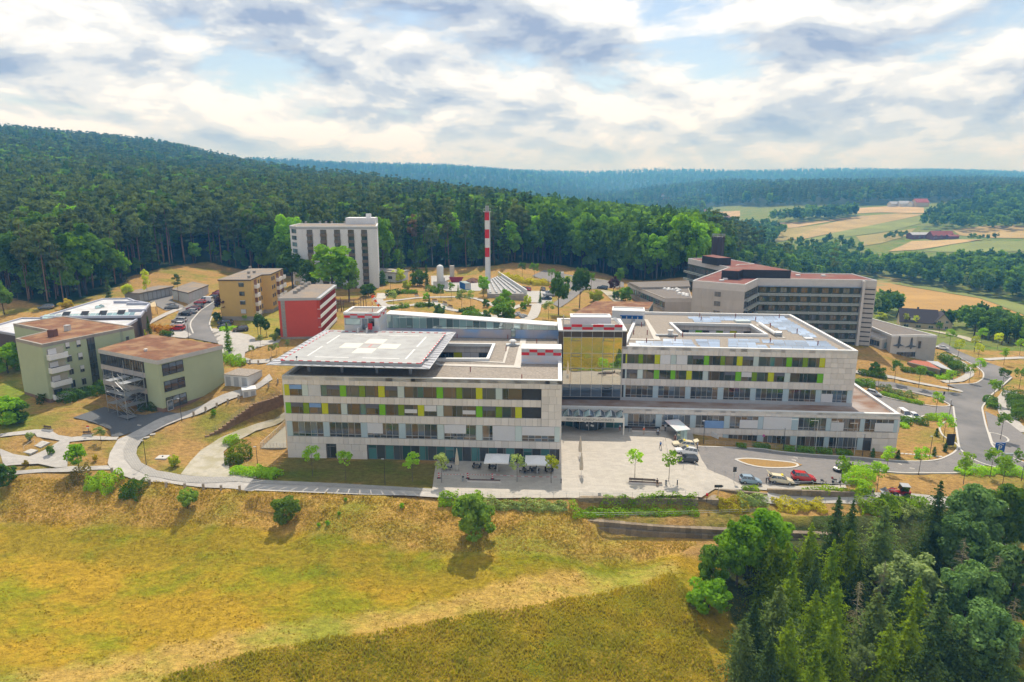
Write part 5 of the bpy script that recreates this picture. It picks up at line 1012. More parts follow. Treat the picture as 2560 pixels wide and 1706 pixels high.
def green_house():
 zt,zb=18.6,4.2;P=GP([(38.4,847.7),(103.6,862.9),(334,817.3),(159,791.4),(33,810.2),(121.4,827.1)],zt)
 t=thing('green_apartment_house','sage green four-storey house with white balconies and brown roof','house',(*P[1],4.8))
 prism('wall',P,2,zt-0.6,m_sage,t);b=MB();c=centroid(P);b. prism([(p[0]+(p[0]-c[0])*0.004,p[1]+(p[1]-c[1])*0.004)for p in P],zt-0.62,zt,m_conc,m_sedum);rf=b. build('roof',t)
 parapet('roof_edge',P,zt,zt+0.12,0.5,m_conc,rf);b=MB();b. prism([(p[0]+(p[0]-c[0])*0.002,p[1]+(p[1]-c[1])*0.002)for p in P],2.5,5.9,m_brownbase);b. build('plinth',t)
 F=Fac(P[1],P[2]);wall_windows(F,t,z6,[(905,770,975,845),(1060,738,1130,820),(930,950,1010,1025),(1085,915,1160,1000),(960,1130,1035,1205),(1115,1090,1185,1170),(985,1300,1060,1385),(1140,1265,1210,1345)],blinds=(0.3,0.35,0.85,0.4,0.85,0.45,None,0.9))
 u0,u1=F. U(*z6(1210,715))[0],F. U(*z6(1312,700))[0]
 for i in range(4):window(F,u0,u1,5.9+3.05*i,8.9+3.05*i,t,(0.5,),(0.5,),g_dark,dep=-0.04,fm=m_dkmetal,name='stair_window')
 wall_windows(F,t,z6,[(1760,685,1810,765)],split=())
 for i,(y0,y1)in enumerate(((912,985),(1095,1172),(1285,1355),(1462,1535))):
  ua,ub=F. U(*z6(640+30*i,y0))[0],F. U(*z6(905+30*i,y0-20))[0];za,zb2=F. U(*z6(770+30*i,y0))[1],F. U(*z6(770+30*i,y1))[1];zb2=za-1.15
  b=MB();b. box(ua,ub,-1.25,-1.15,zb2,za,m_balc,F. M);b. box(ua,ua+.1,-1.15,0,zb2,za,m_balc,F. M);b. box(ub-.1,ub,-1.15,0,zb2,za,m_balc,F. M);b. box(ua,ub,-1.2,0.0,zb2-0.12,zb2,m_balc,F. M);o=b. build('balcony',t)
  b=MB();b. tube((ua,-1.2,za+0.1),(ub,-1.2,za+0.1),0.03,0.03,m_dkmetal,4,F. M);b. build('handrail',o)
  F. box('recess',ua+0.15,ub-0.15,zb2+0.02,zb2+2.5,0.03,0,mat('cream_recess',(0.50,0.46,0.36)),t)
  window(F,ua+0.3,ua+2.2,zb2+0.1,zb2+2.3,t,(0.5,),None,g_dark,dep=-0.09,blind=(0,1,(0.05,0.45,0.4,0.95)[i],1,m_blind),name='balcony_door')
 b=MB();x0=F. U(*z6(1690,600))[0];a=F. U(*z6(1700,800))[1]
 for du in(-0.2,0.2):b. tube((x0+du,-0.15,a),(x0+du,-0.15,zt+0.9),0.03,0.03,m_steel,4,F. M)
 for k in range(14):b. tube((x0-.2,-0.15,a+0.33*k),(x0+.2,-0.15,a+0.33*k),0.02,0.02,m_steel,4,F. M)
 b. build('ladder',t)
 for(px,py,w,hgt,m)in((745,680,1.5,1.7,mat('brick_brown',(0.17,0.08,0.06))),(950,600,1.1,1.4,m_alu)):
  x,y=G(*z6(px,py),zt);bx('roof_vent',x-w/2,x+w/2,y-w/2,y+w/2,zt,zt+hgt,m,rf)
  # three-storey annexe
 zt=16.4;P=GP([(247,873),(392.8,901),(554,863),(373,836.4)],zt);t=thing('green_annexe','sage green three-storey annexe with rust-brown roof beside the escape stair','house',(*P[1],4.6));c=centroid(P)
 prism('wall',P,1,zt-0.9,m_sage,t);b=MB();b. prism([(p[0]+(p[0]-c[0])*0.02,p[1]+(p[1]-c[1])*0.02)for p in P],zt-0.95,zt,mat('pale_fascia',(0.52,0.50,0.49)),m_sedum);rf=b. build('roof',t)
 b=MB();b. prism([(p[0]+(p[0]-c[0])*0.003,p[1]+(p[1]-c[1])*0.003)for p in P],1.5,5.4,m_brownbase);b. build('plinth',t)
 F=Fac(P[0],P[1]);Lw=F. U(*zl(1280,1240))[0]
 for k,(z0,z1)in enumerate(((12.9,15.4),(9.3,11.7))):
  F. box('dark_band',0.3,Lw,z0,z1,0.02,0,m_core,t);n=9
  for i in range(n):window(F,0.35+(Lw-0.4)*i/n,0.3+(Lw-0.4)*(i+1)/n,z0+0.05,z1-0.05,t,(0.5,),(0.35,),g_dark,dep=-0.07,fm=m_dkmetal)
 for z0,z1 in((11.75,12.85),(8.0,9.25)):F. box('spandrel',0,Lw,z0,z1,0.08,0,mat('pale_spandrel',(0.50,0.45,0.43)),t)
 F. box('dark_band',0.3,Lw,5.4,7.95,0.02,0,m_core,t)
 F=Fac(P[1],P[2]);u0,u1=F. U(*zl(1440,1260))[0],F. U(*zl(1625,1220))[0]
 for z0,z1 in((12.6,15.2),(8.9,11.3),(5.0,7.6)):
  window(F,u0,u1,z0,z1,t,(0.33,0.66),(0.3,0.62),None,dep=-0.05,fm=m_dkmetal,glasses=[g_dark,g_brown,g_blue])
 window(F,u0+0.1,u0+1.5,4.6,6.9,t,(),None,g_blue,dep=-0.12,fm=m_white,name='door')
 x,y=G(*zl(1300,1135),zt);b=MB();b. lathe([(0.3,0),(0.3,0.3),(0.4,0.35),(0.4,0.55),(0,0.6)],m_white,10,Matrix. Translation((x,y,zt)));b. build('roof_vent',rf)
 return P
GP2=green_house()
def escape_stair():
 x0,y0,_=T(318,1035);g=h1(x0,y0);t=thing('escape_stair','galvanised steel scaffold stair standing before the green annexe','stair',(x0,y0,g));F=Fac(GP2[0],GP2[1]);L_=F. U(*zm1(1180,100))[0];M=F. M
 u0,u1,d0,d1=9.6,16.4,0.6,5.2;g-=0.3
 for i,(u,d)in enumerate(((u0,d0),(u1,d0),(u0,d1),(u1,d1),((u0+u1)/2,d1),((u0+u1)/2,d0))):
  b=MB();b. tube((u,-d,g-0.5),(u,-d,15.0-(0.8 if i in(2,3,4)else 0)),0.06,0.06,m_steel,5,M);b. build('post',t)
 zs=[g+0.3,g+2.9,g+5.5,g+8.1]
 for i,z in enumerate(zs):
  b=MB();b. box(u0,u1,-d1,-d1+1.3,z-0.06,z,m_steel,M)if i%2==0 else b. box(u0,u0+2.2,-d1,-d0,z-0.06,z,m_steel,M);b. box(u1-2.2,u1,-d1,-d0,z-0.08,z-0.02,m_steel,M);b. build('platform',t)
 for i in range(3):
  z,z2=zs[i],zs[i+1];a,c=(u1-0.6,u0+1.6)if i%2==0 else(u0+1.2,u1-1.2);d=d1-1.5-1.3*(i%2);b=MB()
  for k in range(12):f=k/11;u=a+(c-a)*f;b. box(u-0.14,u+0.14,-d-0.55,-d+0.55,z+(z2-z)*f-0.03,z+(z2-z)*f+0.02,m_alu,M)
  for dd in(-0.55,0.55):b. tube((a,-d+dd,z),(c,-d+dd,z2),0.06,0.06,m_steel,4,M);b. tube((a,-d+dd,z+1),(c,-d+dd,z2+1),0.03,0.03,m_white,4,M)
  b. build('flight',t)
  b=MB()
  for(p,q)in(((u0,-d0),(u1,-d0)),((u0,-d1),(u1,-d1)),((u0,-d0),(u0,-d1)),((u1,-d0),(u1,-d1))):
   b. tube((*p,z),(*q,z2),0.03,0.03,m_steel,4,M);b. tube((*q,z),(*p,z2),0.03,0.03,m_steel,4,M)
   for hz in(0.35,0.7,1.05):b. tube((*p,z2+hz),(*q,z2+hz),0.025,0.025,m_steel,4,M)
  b. build('bracing',t)
escape_stair()
def yellow_house():
 zt=24.1;P=GP([(545.3,699.3),(626.6,699.3),(653.4,686.9),(675.4,685.9),(707,671.6),(623.7,671.6)],zt);t=thing('yellow_apartment_block','ochre yellow four-storey block with white corner balconies','house',(*P[1],11.5));c=centroid(P)
 prism('wall',P,8,zt-0.35,m_yel,t);b=MB();b. prism([(p[0]+(p[0]-c[0])*0.02,p[1]+(p[1]-c[1])*0.02)for p in P],zt-0.35,zt,m_fascia,m_felt);rf=b. build('roof',t)
 b=MB();b. prism([(p[0]+(p[0]-c[0])*0.006,p[1]+(p[1]-c[1])*0.006)for p in P],8.5,12.3,m_conc);b. build('plinth',t)
 F=Fac(P[0],P[1]);wall_windows(F,t,zs5,[(920,350,992,405),(932,467,1003,522),(942,583,1014,637),(953,698,1025,752)],blinds=(0.9,None,0.85,0.0),fm=m_dkmetal)
 F=Fac(P[1],P[2]);n=4
 for i in range(4):
  z=12.4+2.85*i;L_=F. L
  F. box('loggia',0.25*L_,0.50*L_,z,z+2.5,0.04,0,mat('brown_recess',(0.22,0.11,0.07)),t);b=MB();b. box(0.24*L_,0.52*L_,-0.9,-0.8,z-0.1,z+1.0,m_balc,F. M);b. box(0.24*L_,0.26*L_,-0.8,0,z-0.1,z+1.0,m_balc,F. M);b. box(0.50*L_,0.52*L_,-0.8,0,z-0.1,z+1.0,m_balc,F. M);b. box(0.25*L_,0.51*L_,-0.88,0,z-0.2,z-0.05,m_balc,F. M);b. build('balcony',t)
  for f in(0.62,0.82):window(F,f*L_,f*L_+0.9,z+0.7,z+2.1,t,(),None,g_dark,dep=-0.03)
 F=Fac(P[3],P[4]);L_=F. L
 for i in range(4):
  z=12.4+2.85*i
  for f in(0.06,0.2):window(F,f*L_,f*L_+1.1,z+0.8,z+2.1,t,(0.5,),None,g_dark,dep=-0.03)
  for f in(0.42,0.76):
   F. box('loggia',f*L_,(f+0.2)*L_,z,z+2.5,0.04,0,MT['brown_recess'],t);b=MB();b. box((f-0.02)*L_,(f+0.22)*L_,-1.0,-0.9,z-0.1,z+1.0,m_balc,F. M);b. box((f-.02)*L_,(f-.01)*L_,-0.9,0,z-0.1,z+1,m_balc,F. M);b. box((f+.21)*L_,(f+.22)*L_,-0.9,0,z-0.1,z+1,m_balc,F. M);b. box((f-.02)*L_,(f+.22)*L_,-1,0,z-0.2,z-0.11,m_balc,F. M);b. build('balcony',t)
 for px,py in((1128,225),(1055,232),(1060,290),(1075,165)):
  x,y=G(*zs5(px,py),zt);bx('roof_vent',x-0.4,x+0.4,y-0.4,y+0.4,zt,zt+0.8,m_conc,rf)
yellow_house()
def red_house():
 zt=22.2;P=GP([(694.5,746.2),(791,744.3),(834,710.8),(752.9,710.8)],zt);t=thing('red_apartment_block','coral red four-storey block with white balcony bands','house',(*P[0],10.4));c=centroid(P)
 prism('wall',P,8,zt-0.75,m_redw,t);b=MB();b. prism([(p[0]+(p[0]-c[0])*0.01,p[1]+(p[1]-c[1])*0.01)for p in P],zt-0.75,zt,m_greymetal,m_felt);rf=b. build('roof',t)
 b=MB();b. prism([(p[0]+(p[0]-c[0])*0.005,p[1]+(p[1]-c[1])*0.005)for p in P],8,11.0,m_conc);b. build('plinth',t)
 F=Fac(P[0],P[1]);gb=mat('glass_bricks',(0.22,0.22,0.21),(0.34,0.34,0.33),scale=3,rough=0.3)
 for i in range(4):
  z=11.1+2.65*i;F. box('stair_window',0.65,1.75,z,z+2.35,0.03,0,gb,t);F. box('sill',0.6,1.8,z+2.35,z+2.6,0.08,0,m_conc,t)
 F=Fac(P[1],P[2]);L_=F. L-2.0
 F. box('balcony_recess',0.3,L_,11.2,21.3,0.015,0,mat('dark_red_recess',(0.22,0.02,0.03)),t)
 for i in range(4):
  z=11.2+2.6*i
  b=MB();b. box(0.1,L_,-0.9,-0.8,z-0.25,z+0.75,m_balc,F. M);b. box(0.1,L_,-0.8,0,z-0.25,z-0.1,m_balc,F. M);b. build('balcony',t)
  for k in range(7):F. box('partition',0.3+(L_-0.6)*k/6,0.42+(L_-0.6)*k/6,z-0.1,z+2.33,0.8,0,m_redw,t)
  for k in range(6):window(F,0.8+(L_-0.6)*k/6,2.2+(L_-0.6)*k/6,z,z+2.1,t,(),None,g_brown,dep=-0.06,name='balcony_door')
 F. box('cornice',0,F. L,21.42,22.0,1.0,0,m_greymetal,t)
 for px,py in((1665,490),(1710,462),(1757,435),(1800,405),(1843,378),(1760,380)):
  x,y=G(*zs5(px,py),zt);o=bx('chimney',x-0.55,x+0.55,y-0.55,y+0.55,zt,zt+0.9,m_conc,rf)
red_house()
def white_tower():
 zt=36.7;zb=12;P=[(-89.8,279.5),(-85.2,274.6),(-53.8,274.9),(-57.0,294),(-90,294)];t=thing('white_tower_block','white nine-storey tower block with brown balcony columns','tower block',(-70,275,12))
 mw=mat('streaked_white_render',(0.70,0.70,0.715),(0.60,0.60,0.62),scale=0.5,rough=0.9,stretch=(1,1,0.15));prism('wall',P,8,zt-1.0,mw,t);c=centroid(P)
 b=MB();b. prism([(p[0]+(p[0]-c[0])*0.008,p[1]+(p[1]-c[1])*0.008)for p in P],zt-1.0,zt,m_greymetal,m_felt);rf=b. build('roof',t);parapet('coping',[(p[0]+(p[0]-c[0])*0.01,p[1]+(p[1]-c[1])*0.01)for p in P],zt-0.2,zt+0.15,0.6,m_white,rf)
 F=Fac(P[1],P[2]);br=mat('brown_balcony',(0.175,0.135,0.10),(0.15,0.115,0.085))
 for px0,px1 in((453,503),(573,627),(697,750),(820,873),(938,990)):
  u0,u1=F. u(640+px0/3.5641,34),F. u(640+px1/3.5641,34)
  for i in range(9):
   z=12.0+2.62*i
   window(F,u0,u1,z+1.0,z+2.5,t,(0.55,),None,g_dark,dep=-0.02,fm=m_dkmetal);F. box('balcony',u0-0.05,u1+0.05,z-0.1,z+0.98,0.55,0,br,t)
 F2=Fac(P[0],P[1])
 for i in range(9):window(F2,1.6,F2 . L-1.2,13+2.62*i,14.6+2.62*i,t,(0.5,),None,g_clear,dep=-0.02)
 for i in range(9):
  for a,bq in((0,0.085),(0.16,0.21),):pass
 x,y=G(900,561,zt);b=MB();b. prism([(x-6,y),(x+6.2,y+0.3),(x+6.2,y+7),(x-6,y+7)],zt-0.2,zt+2.6,mw);b. build('roof_house',t);bx('roof_vent',x+2.2,x+4.2,y+2,y+3.6,zt+2.6,zt+4.2,m_white,t)
 for px in(765,800,830,862,815,892):x,y=G(px,559,zt);bx('roof_vent',x-0.4,x+0.4,y-0.4,y+0.4,zt,zt+0.9,m_conc,t)
white_tower()
def flat_house():
 mroof=mat('pale_membrane',(0.56,0.56,0.58),(0.48,0.48,0.50),scale=0.4,rough=0.8,c3=(0.42,0.42,0.42),scale3=0.35);mcop=mat('lilac_coping',(0.40,0.42,0.50));mbr=mat('dark_brick',(0.10,0.075,0.065),(0.075,0.06,0.055),scale=2)
 t=thing('flat_roofed_house','low dark brick house with broad white flat roofs and skylight strip','house',(-122,192,12));zt=16.6
 P=GP([(100,793),(257,747),(322,746),(338,752),(376,758.4),(352,790.5)],zt);prism('wall',P,8,zt-0.5,mbr,t);prism('roof',P,zt-0.5,zt-0.25,mcop,t,mroof);parapet('coping',P,zt-0.3,zt+0.15,0.55,mcop,t)
 zt=15.8;Pq=GP([(-40,822),(53.6,795),(350,794),(320,813),(300,832),(60,840)],zt);prism('wall',Pq,8,zt-0.5,mbr,t);prism('roof',Pq,zt-0.5,zt-0.25,mcop,t,mroof);parapet('coping',Pq,zt-0.3,zt+0.12,0.5,mcop,t)
 F=Fac(GP([(105,793)],16.7)[0],GP([(335,786)],16.7)[0])
 for i in range(16):b=MB();b. put([(F. L*i/16+.05,-0.3,16.35),(F. L*(i+1)/16-.05,-0.3,16.35),(F. L*(i+1)/16-.05,1.6,17.1),(F. L*i/16+.05,1.6,17.1)],[(0,1,2,3)],g_clear,F. M);b. build('skylight_pane',t)
 for i in range(4):b=MB();u=F. L*(0.2+0.2*i);b. put([(u,0.5,16.8),(u+2,0.5,16.8),(u+2.3,1.5,17.8),(u+.3,1.5,17.8)],[(0,1,2,3)],m_dkmetal,F. M);b. build('smoke_vent',t)
 for px,py in((1370,280),(1420,265)):x,y=G(*z6(px,py),16.5);b=MB();b. lathe([(1.0,0),(0.9,0.5),(0,0.9)],g_clear,4,Matrix. Translation((x,y,16.4)));b. build('roof_light',t)
 for px,py,w in((1740,205,3.2),(1930,228,3.4),(1930,320,2.6)):x,y=G(*z6(px,py),16.6);bx('roof_step',x-w,x+w,y-0.4,y+0.4,16.3,17.1,mcop,t)
flat_house()
def garages():
 b0,b1=G(349,753.6,13.0),G(433.5,731,13.6);t=thing('garage_row','long grey row of garages with dark doors below the forest','garage',(*b0,13));F=Fac(b0,b1);F. box('wall',0,F. L,11,15.6,0,6,mat('garage_wall',(0.28,0.27,0.26)),t);F. box('roof',-0.3,F. L+0.3,15.6,15.95,0.5,6.4,m_felt,t)
 n=8
 for i in range(n):F. box('garage_door',F. L*(i+0.1)/n,F. L*(i+0.9)/n,12.8,15.3,0.04,0,m_greymetal,t)
 c=G(472.8,753.6,12.9);a=G(432,742,13.2);d=G(522,731,13.2);t=thing('pale_garage','pale rendered garage with grey flat roof behind the parked cars','garage',(*c,13));P=[c,d,(d[0]-(c[0]-a[0]),d[1]+(a[1]-c[1])),a]
 prism('wall',P,11,15.7,mat('pale_garage_wall',(0.55,0.53,0.48)),t);q=centroid(P);prism('roof',[(p[0]+(p[0]-q[0])*0.05,p[1]+(p[1]-q[1])*0.05)for p in P],15.7,16.0,m_fascia,t,m_felt)
 F=Fac(c,d)
 for i in range(6):F. box('garage_door',F. L*(i+0.08)/6,F. L*(i+0.92)/6,12.9,15.4,0.04,0,mat('white_door',(0.62,0.61,0.60)),t)
garages()
def transformers():
 for(px0,py0,px1,py1,dep,hgt,lb)in((562,940,622,955,5.5,2.9,'white transformer house with louvred doors beside the green annexe'),(606,956,640,962,3.0,1.7,'small white switch cabinet before the transformer house')):
  p,q=G(px0,py0+22,7.4),G(px1,py1+12,7.4);F=Fac(p,q);g=min(h1(*p),h1(*q));t=thing('transformer_house',lb,'utility box',(*p,g));F. box('wall',0,F. L,g-1,g+hgt,0,dep,m_white,t);F. box('roof',-0.1,F. L+0.1,g+hgt,g+hgt+0.12,0.1,dep+0.1,m_gravel if dep>4 else m_white,t)
  k=3 if dep>4 else 2
  for i in range(k):o=F. box('louvre_door',F. L*(i+0.2)/k,F. L*(i+0.8)/k,g+0.2,g+hgt-0.4,0.03,0,m_greymetal,t)
transformers()
def bungalow():
 p,q=G(940,703,12.3),G(990,707,12.3);F=Fac(p,q);t=thing('white_bungalow','small white flat-roofed bungalow at the foot of the tower block','house',(*q,12.3));F. box('wall',-4,F. L,10,16.2,0,9,m_white,t);F. box('roof',-4.3,F. L+0.4,16.2,16.7,0.4,9.4,m_conc,t);window(F,F. L*0.62,F. L*0.82,13.6,14.9,t,(0.5,),None,g_dark,dep=-0.03);bx('chimney',-6,-5,3,4,16.7,18.2,m_conc,t,F. M)
bungalow()
# ================================================================== THE OLD HOSPITAL ON THE RIGHT
m_oldconc=mat('ribbed_grey_concrete',(0.46,0.43,0.405),(0.40,0.375,0.355),scale=0.7,rough=0.9,rnd=0.05,stretch=(1.5,1.5,0.25));m_redroof=mat('red_gravel_roof',(0.215,0.080,0.064),(0.165,0.062,0.050),scale=0.8,rough=1,c3=(0.20,0.11,0.09),scale3=0.12)
m_balust=mat('grey_green_balustrade',(0.40,0.44,0.42),(0.35,0.385,0.37));m_dkgreen=mat('dark_green_wall',(0.060,0.080,0.062),(0.05,0.068,0.053));m_dkclad=mat('black_cladding',(0.028,0.026,0.030),(0.02,0.019,0.022),rough=0.5)
zo=zq((1700,580),5.6);z7=zq((1900,640),3.565);zl3=zq(L3,3.5641);zl4=zq(L4,3.5641)
def old_hospital():
 zt=22.0;t=thing('old_hospital','large grey seven-storey hospital with red gravel roof and balcony bands','hospital',(90,225,-3))
 P0,P1,P2,P3,P4=(60.3,226.7),(74.8,217.7),(84.0,231.9),(118.0,228.3),(121.9,226.9);B=GP([(2130.5,684.5),(2001.8,682.7),(1978.6,677.3),(1842.9,660.5)],zt)
 Pm=[P0,P1,P2,P3,P4]+B;prism('wall',Pm,-8,zt-2.4,m_oldconc,t,m_redroof);b=MB();c=centroid(Pm)
 prism('attic',Pm,zt-2.4,zt-0.25,mat('pale_attic',(0.56,0.53,0.51),(0.50,0.475,0.46),scale=0.6),t,m_redroof);parapet('coping',Pm,zt-0.3,zt,0.35,m_white,t)
 # blank end wall: ribbed panels and a column of windows
 F=Fac(P0,P1);clad(F,t,0,F. L,-2,19.55,3.2,3.6,7,0.06,0.02,m_oldconc,gap=0.06)
 for i in range(7):window(F,F. L*0.44,F. L*0.56,17.3-3.15*i,18.9-3.15*i,t,(0.5,),None,g_dark,dep=-0.1)
 F=Fac(P1,P2)
 for i in range(7):
  z=19.3-3.1*i;F. box('window_band',0.2,F. L-0.6,z-2.3,z,0.02,0,m_dkgreen,t)
  for k in range(6):window(F,0.6+(F. L-1.6)*k/6,0.5+(F. L-1.6)*(k+0.75)/6,z-2.1,z-0.4,t,(),None,g_dark,dep=-0.05)
  for zz in(z-2.75,z-2.2):F. box('balustrade',1.2,F. L-0.9,zz-0.14,zz+0.14,1.2,-1.0,m_balust,t)
  F. box('balcony_slab',1.0,F. L-0.9,z-3.0,z-2.85,1.1,0,m_balust,t)
 F=Fac(P2,P3);L_=F. L
 for i in range(7):
  z=19.3-3.1*i;F. box('window_band',0.05,L_-0.05,z-2.3,z,0.02,0,m_dkgreen,t)
  n=10
  for k in range(n):
   if i<6:window(F,L_*(k+0.2)/n,L_*(k+0.82)/n,z-2.0,z-0.35,t,(0.5,),None,RNG. choice([g_dark,g_dark,g_brown,g_blue]),dep=-0.05)
   else:window(F,L_*(k+0.1)/n,L_*(k+0.95)/n,z-3.2,z-0.6,t,(0.5,),None,g_dark,dep=-0.05)
  if i<6:
   for zz in(z-2.85,z-2.3):F. box('balustrade',0,L_-0.2,zz-0.13,zz+0.13,1.15,-0.95,m_balust,t)
   F. box('balcony_slab',0,L_-0.2,z-3.05,z-2.98,1.05,0,m_balust,t)
   b=MB()
   for k in range(n+1):u=min(L_-0.4,L_*k/n);b. box(u,u+0.18,-1.3,-0.9,z-3.15,z-2.0,m_balust,F. M)
   b. build('balcony_posts',t)
  if i==0:F. box('sun_shade',0,L_-0.2,z+0.02,z+0.14,1.2,0,mat('blue_grey_shade',(0.22,0.28,0.36)),t)
 F. box('end_pier',L_-0.5,L_+0.3,-6,zt-0.3,1.5,0.2,mat('pale_attic',(0.5,0.5,0.5)),t)
 F=Fac(P3,P4)
 for i in range(13):F. box('slot_window',0.5,F. L-0.25,18.6-1.62*i,19.0-1.62*i,0.02,0,m_core,t)
 # penthouse, roof domes
 pz=24.7;pp=GP([(1804.5,676),(1847,678.4),(1857,674.3),(1977.7,676.5),(1887.5,660),(1836,664)],pz);prism('penthouse',pp,zt-0.3,pz,m_dkclad,t,m_redroof)
 for px,py in((583,680),(633,658),(693,635),(735,612),(1075,598),(1378,603),(1650,608),(2005,612),(900,520)):x,y=G(*zo(px,py),zt);bx('roof_light',x-0.7,x+0.7,y-0.6,y+0.6,zt-0.3,zt+0.25,m_white,t)
 # rear wing
 t=thing('old_hospital_rear_wing','grey rear wing of the old hospital with red roof and black rooftop box','hospital',(70,262,0));zt=22.3;R=GP([(1720.5,646),(1826,668.5),(1848,661.5),(1886.6,659.5),(1828.6,648.8),(1753.6,645)],zt)
 prism('wall',R,-4,zt-2.3,m_dkgreen,t);prism('attic',R,zt-2.3,zt-0.2,MT['pale_attic'],t,m_redroof);parapet('coping',R,zt-0.25,zt,0.35,m_white,t);F=Fac(R[0],R[1]);L_=F. L
 for i in range(5):
  z=19.3-3.1*i
  for k in range(11):window(F,L_*(k+0.15)/11,L_*(k+0.8)/11,z-2.1,z-0.3,t,(0.5,),None,g_dark,dep=-0.05)
  for zz in(z-2.85,z-2.3):F. box('balustrade',-1.2,L_,zz-0.14,zz+0.14,1.2,-1.0,m_balust,t)
 pz=25.0;pp=GP([(1755.5,639.5),(1795,645.5),(1828,645),(1783,637)],pz);prism('penthouse',pp,zt-0.3,pz,m_dkclad,t,m_redroof)
 x,y=at_y(1794.5,620,285)[0],285;t=thing('black_flue_tower','black ribbed flue tower rising behind the old hospital','tower',(x,y,0));zc=at_y(1794,592,285)[1];b=MB();b. prism([(x+2.5*math. cos(RD(a))*1.0,y+2.5*math. sin(RD(a)))for a in(20,70,110,160,200,250,290,340)],-5,zc,mat('ribbed_black_concrete',(0.055,0.045,0.05),(0.04,0.034,0.038),scale=3,stretch=(1,1,0.1)));b. build('shaft',t)
 b=MB()
 for zz in(0.5,1.0):
  for k in range(8):a,c2=RD(20+45*k),RD(65+45*k);b. tube((x+2.6*math. cos(a),y+2.6*math. sin(a),zc+zz),(x+2.6*math. cos(c2),y+2.6*math. sin(c2),zc+zz),0.06,0.06,m_steel,4)
 for k in range(8):a=RD(20+45*k);b. tube((x+2.6*math. cos(a),y+2.6*math. sin(a),zc-0.4),(x+2.6*math. cos(a),y+2.6*math. sin(a),zc+1.1),0.06,0.06,m_steel,4)
 b. build('crown_railing',t)
old_hospital()
def low_wing():
 zt=13.0;P=GP([(1569,709),(1663,746.5),(1731,746.5),(1716,703.5)],zt);t=thing('low_grey_wing','low grey concrete wing with roof domes left of the old hospital','building',(*P[1],5));prism('wall',P,0,zt-1.3,m_oldconc,t);prism('attic',P,zt-1.3,zt-0.2,mat('pale_attic',(0.5,0.5,0.5)),t,m_gravdark);parapet('coping',P,zt-0.25,zt,0.4,m_conc,t)
 F=Fac(P[0],P[1]);n=18
 for i in range(n):window(F,F. L*(i+0.06)/n,F. L*(i+0.94)/n,9.6,11.6,t,(),(0.3,),[g_dark,g_teal,g_dark][i%3],dep=-0.04)
 F. box('spandrel',0,F. L,8.4,9.5,0.5,0,m_conc,t);F2=Fac(P[1],P[2]);clad(F2,t,0,F2 . L,2,11.6,1.6,2.2,1,0.05,0.0,m_oldconc)
 for(px,py)in((1630,333),(1693,368),(1765,365),(1745,387),(1808,385),(1872,372),(1805,403),(1868,403),(1930,390),(1968,405),(1945,428),(1975,460),(2035,460),(2040,482),(2088,475),(2090,498),(2045,370)):
  x,y=G(1380+px/6.192,660+py/6.192,zt-0.1);b=MB();b. lathe([(0.9,0),(0.85,0.25),(0.5,0.55),(0,0.65)],m_white,10,Matrix. Translation((x,y,zt-0.2)));b. build('roof_dome',t,smooth=True)
 zt=13.6;Pq=GP([(1572,706),(1722,701.5),(1726,716),(1600,719)],zt);prism('upper_roof',Pq,zt-1,zt,m_conc,t,m_gravdark)
 zt=11.6;P=GP([(1430,786),(1489,753),(1633,755.5),(1623,771.5),(1560,790)],zt);t=thing('sedum_pavilion','flat pavilion with broad dry brown planted roof behind the clinic','pavilion',(*P[3],6));prism('wall',[(p[0],p[1]+0.3)for p in P],2,zt-0.4,m_white,t);prism('roof',P,zt-0.4,zt,m_white,t,m_sedum);F=Fac(P[3],P[2])
 F=Fac((P[3][0],P[3][1]+.3),(P[2][0],P[2][1]+.3))
 for i in range(5):window(F,F. L*(i+.1)/5,F. L*(i+.9)/5,8.2,10.8,t,(),None,g_teal,dep=-0.03)
low_wing()
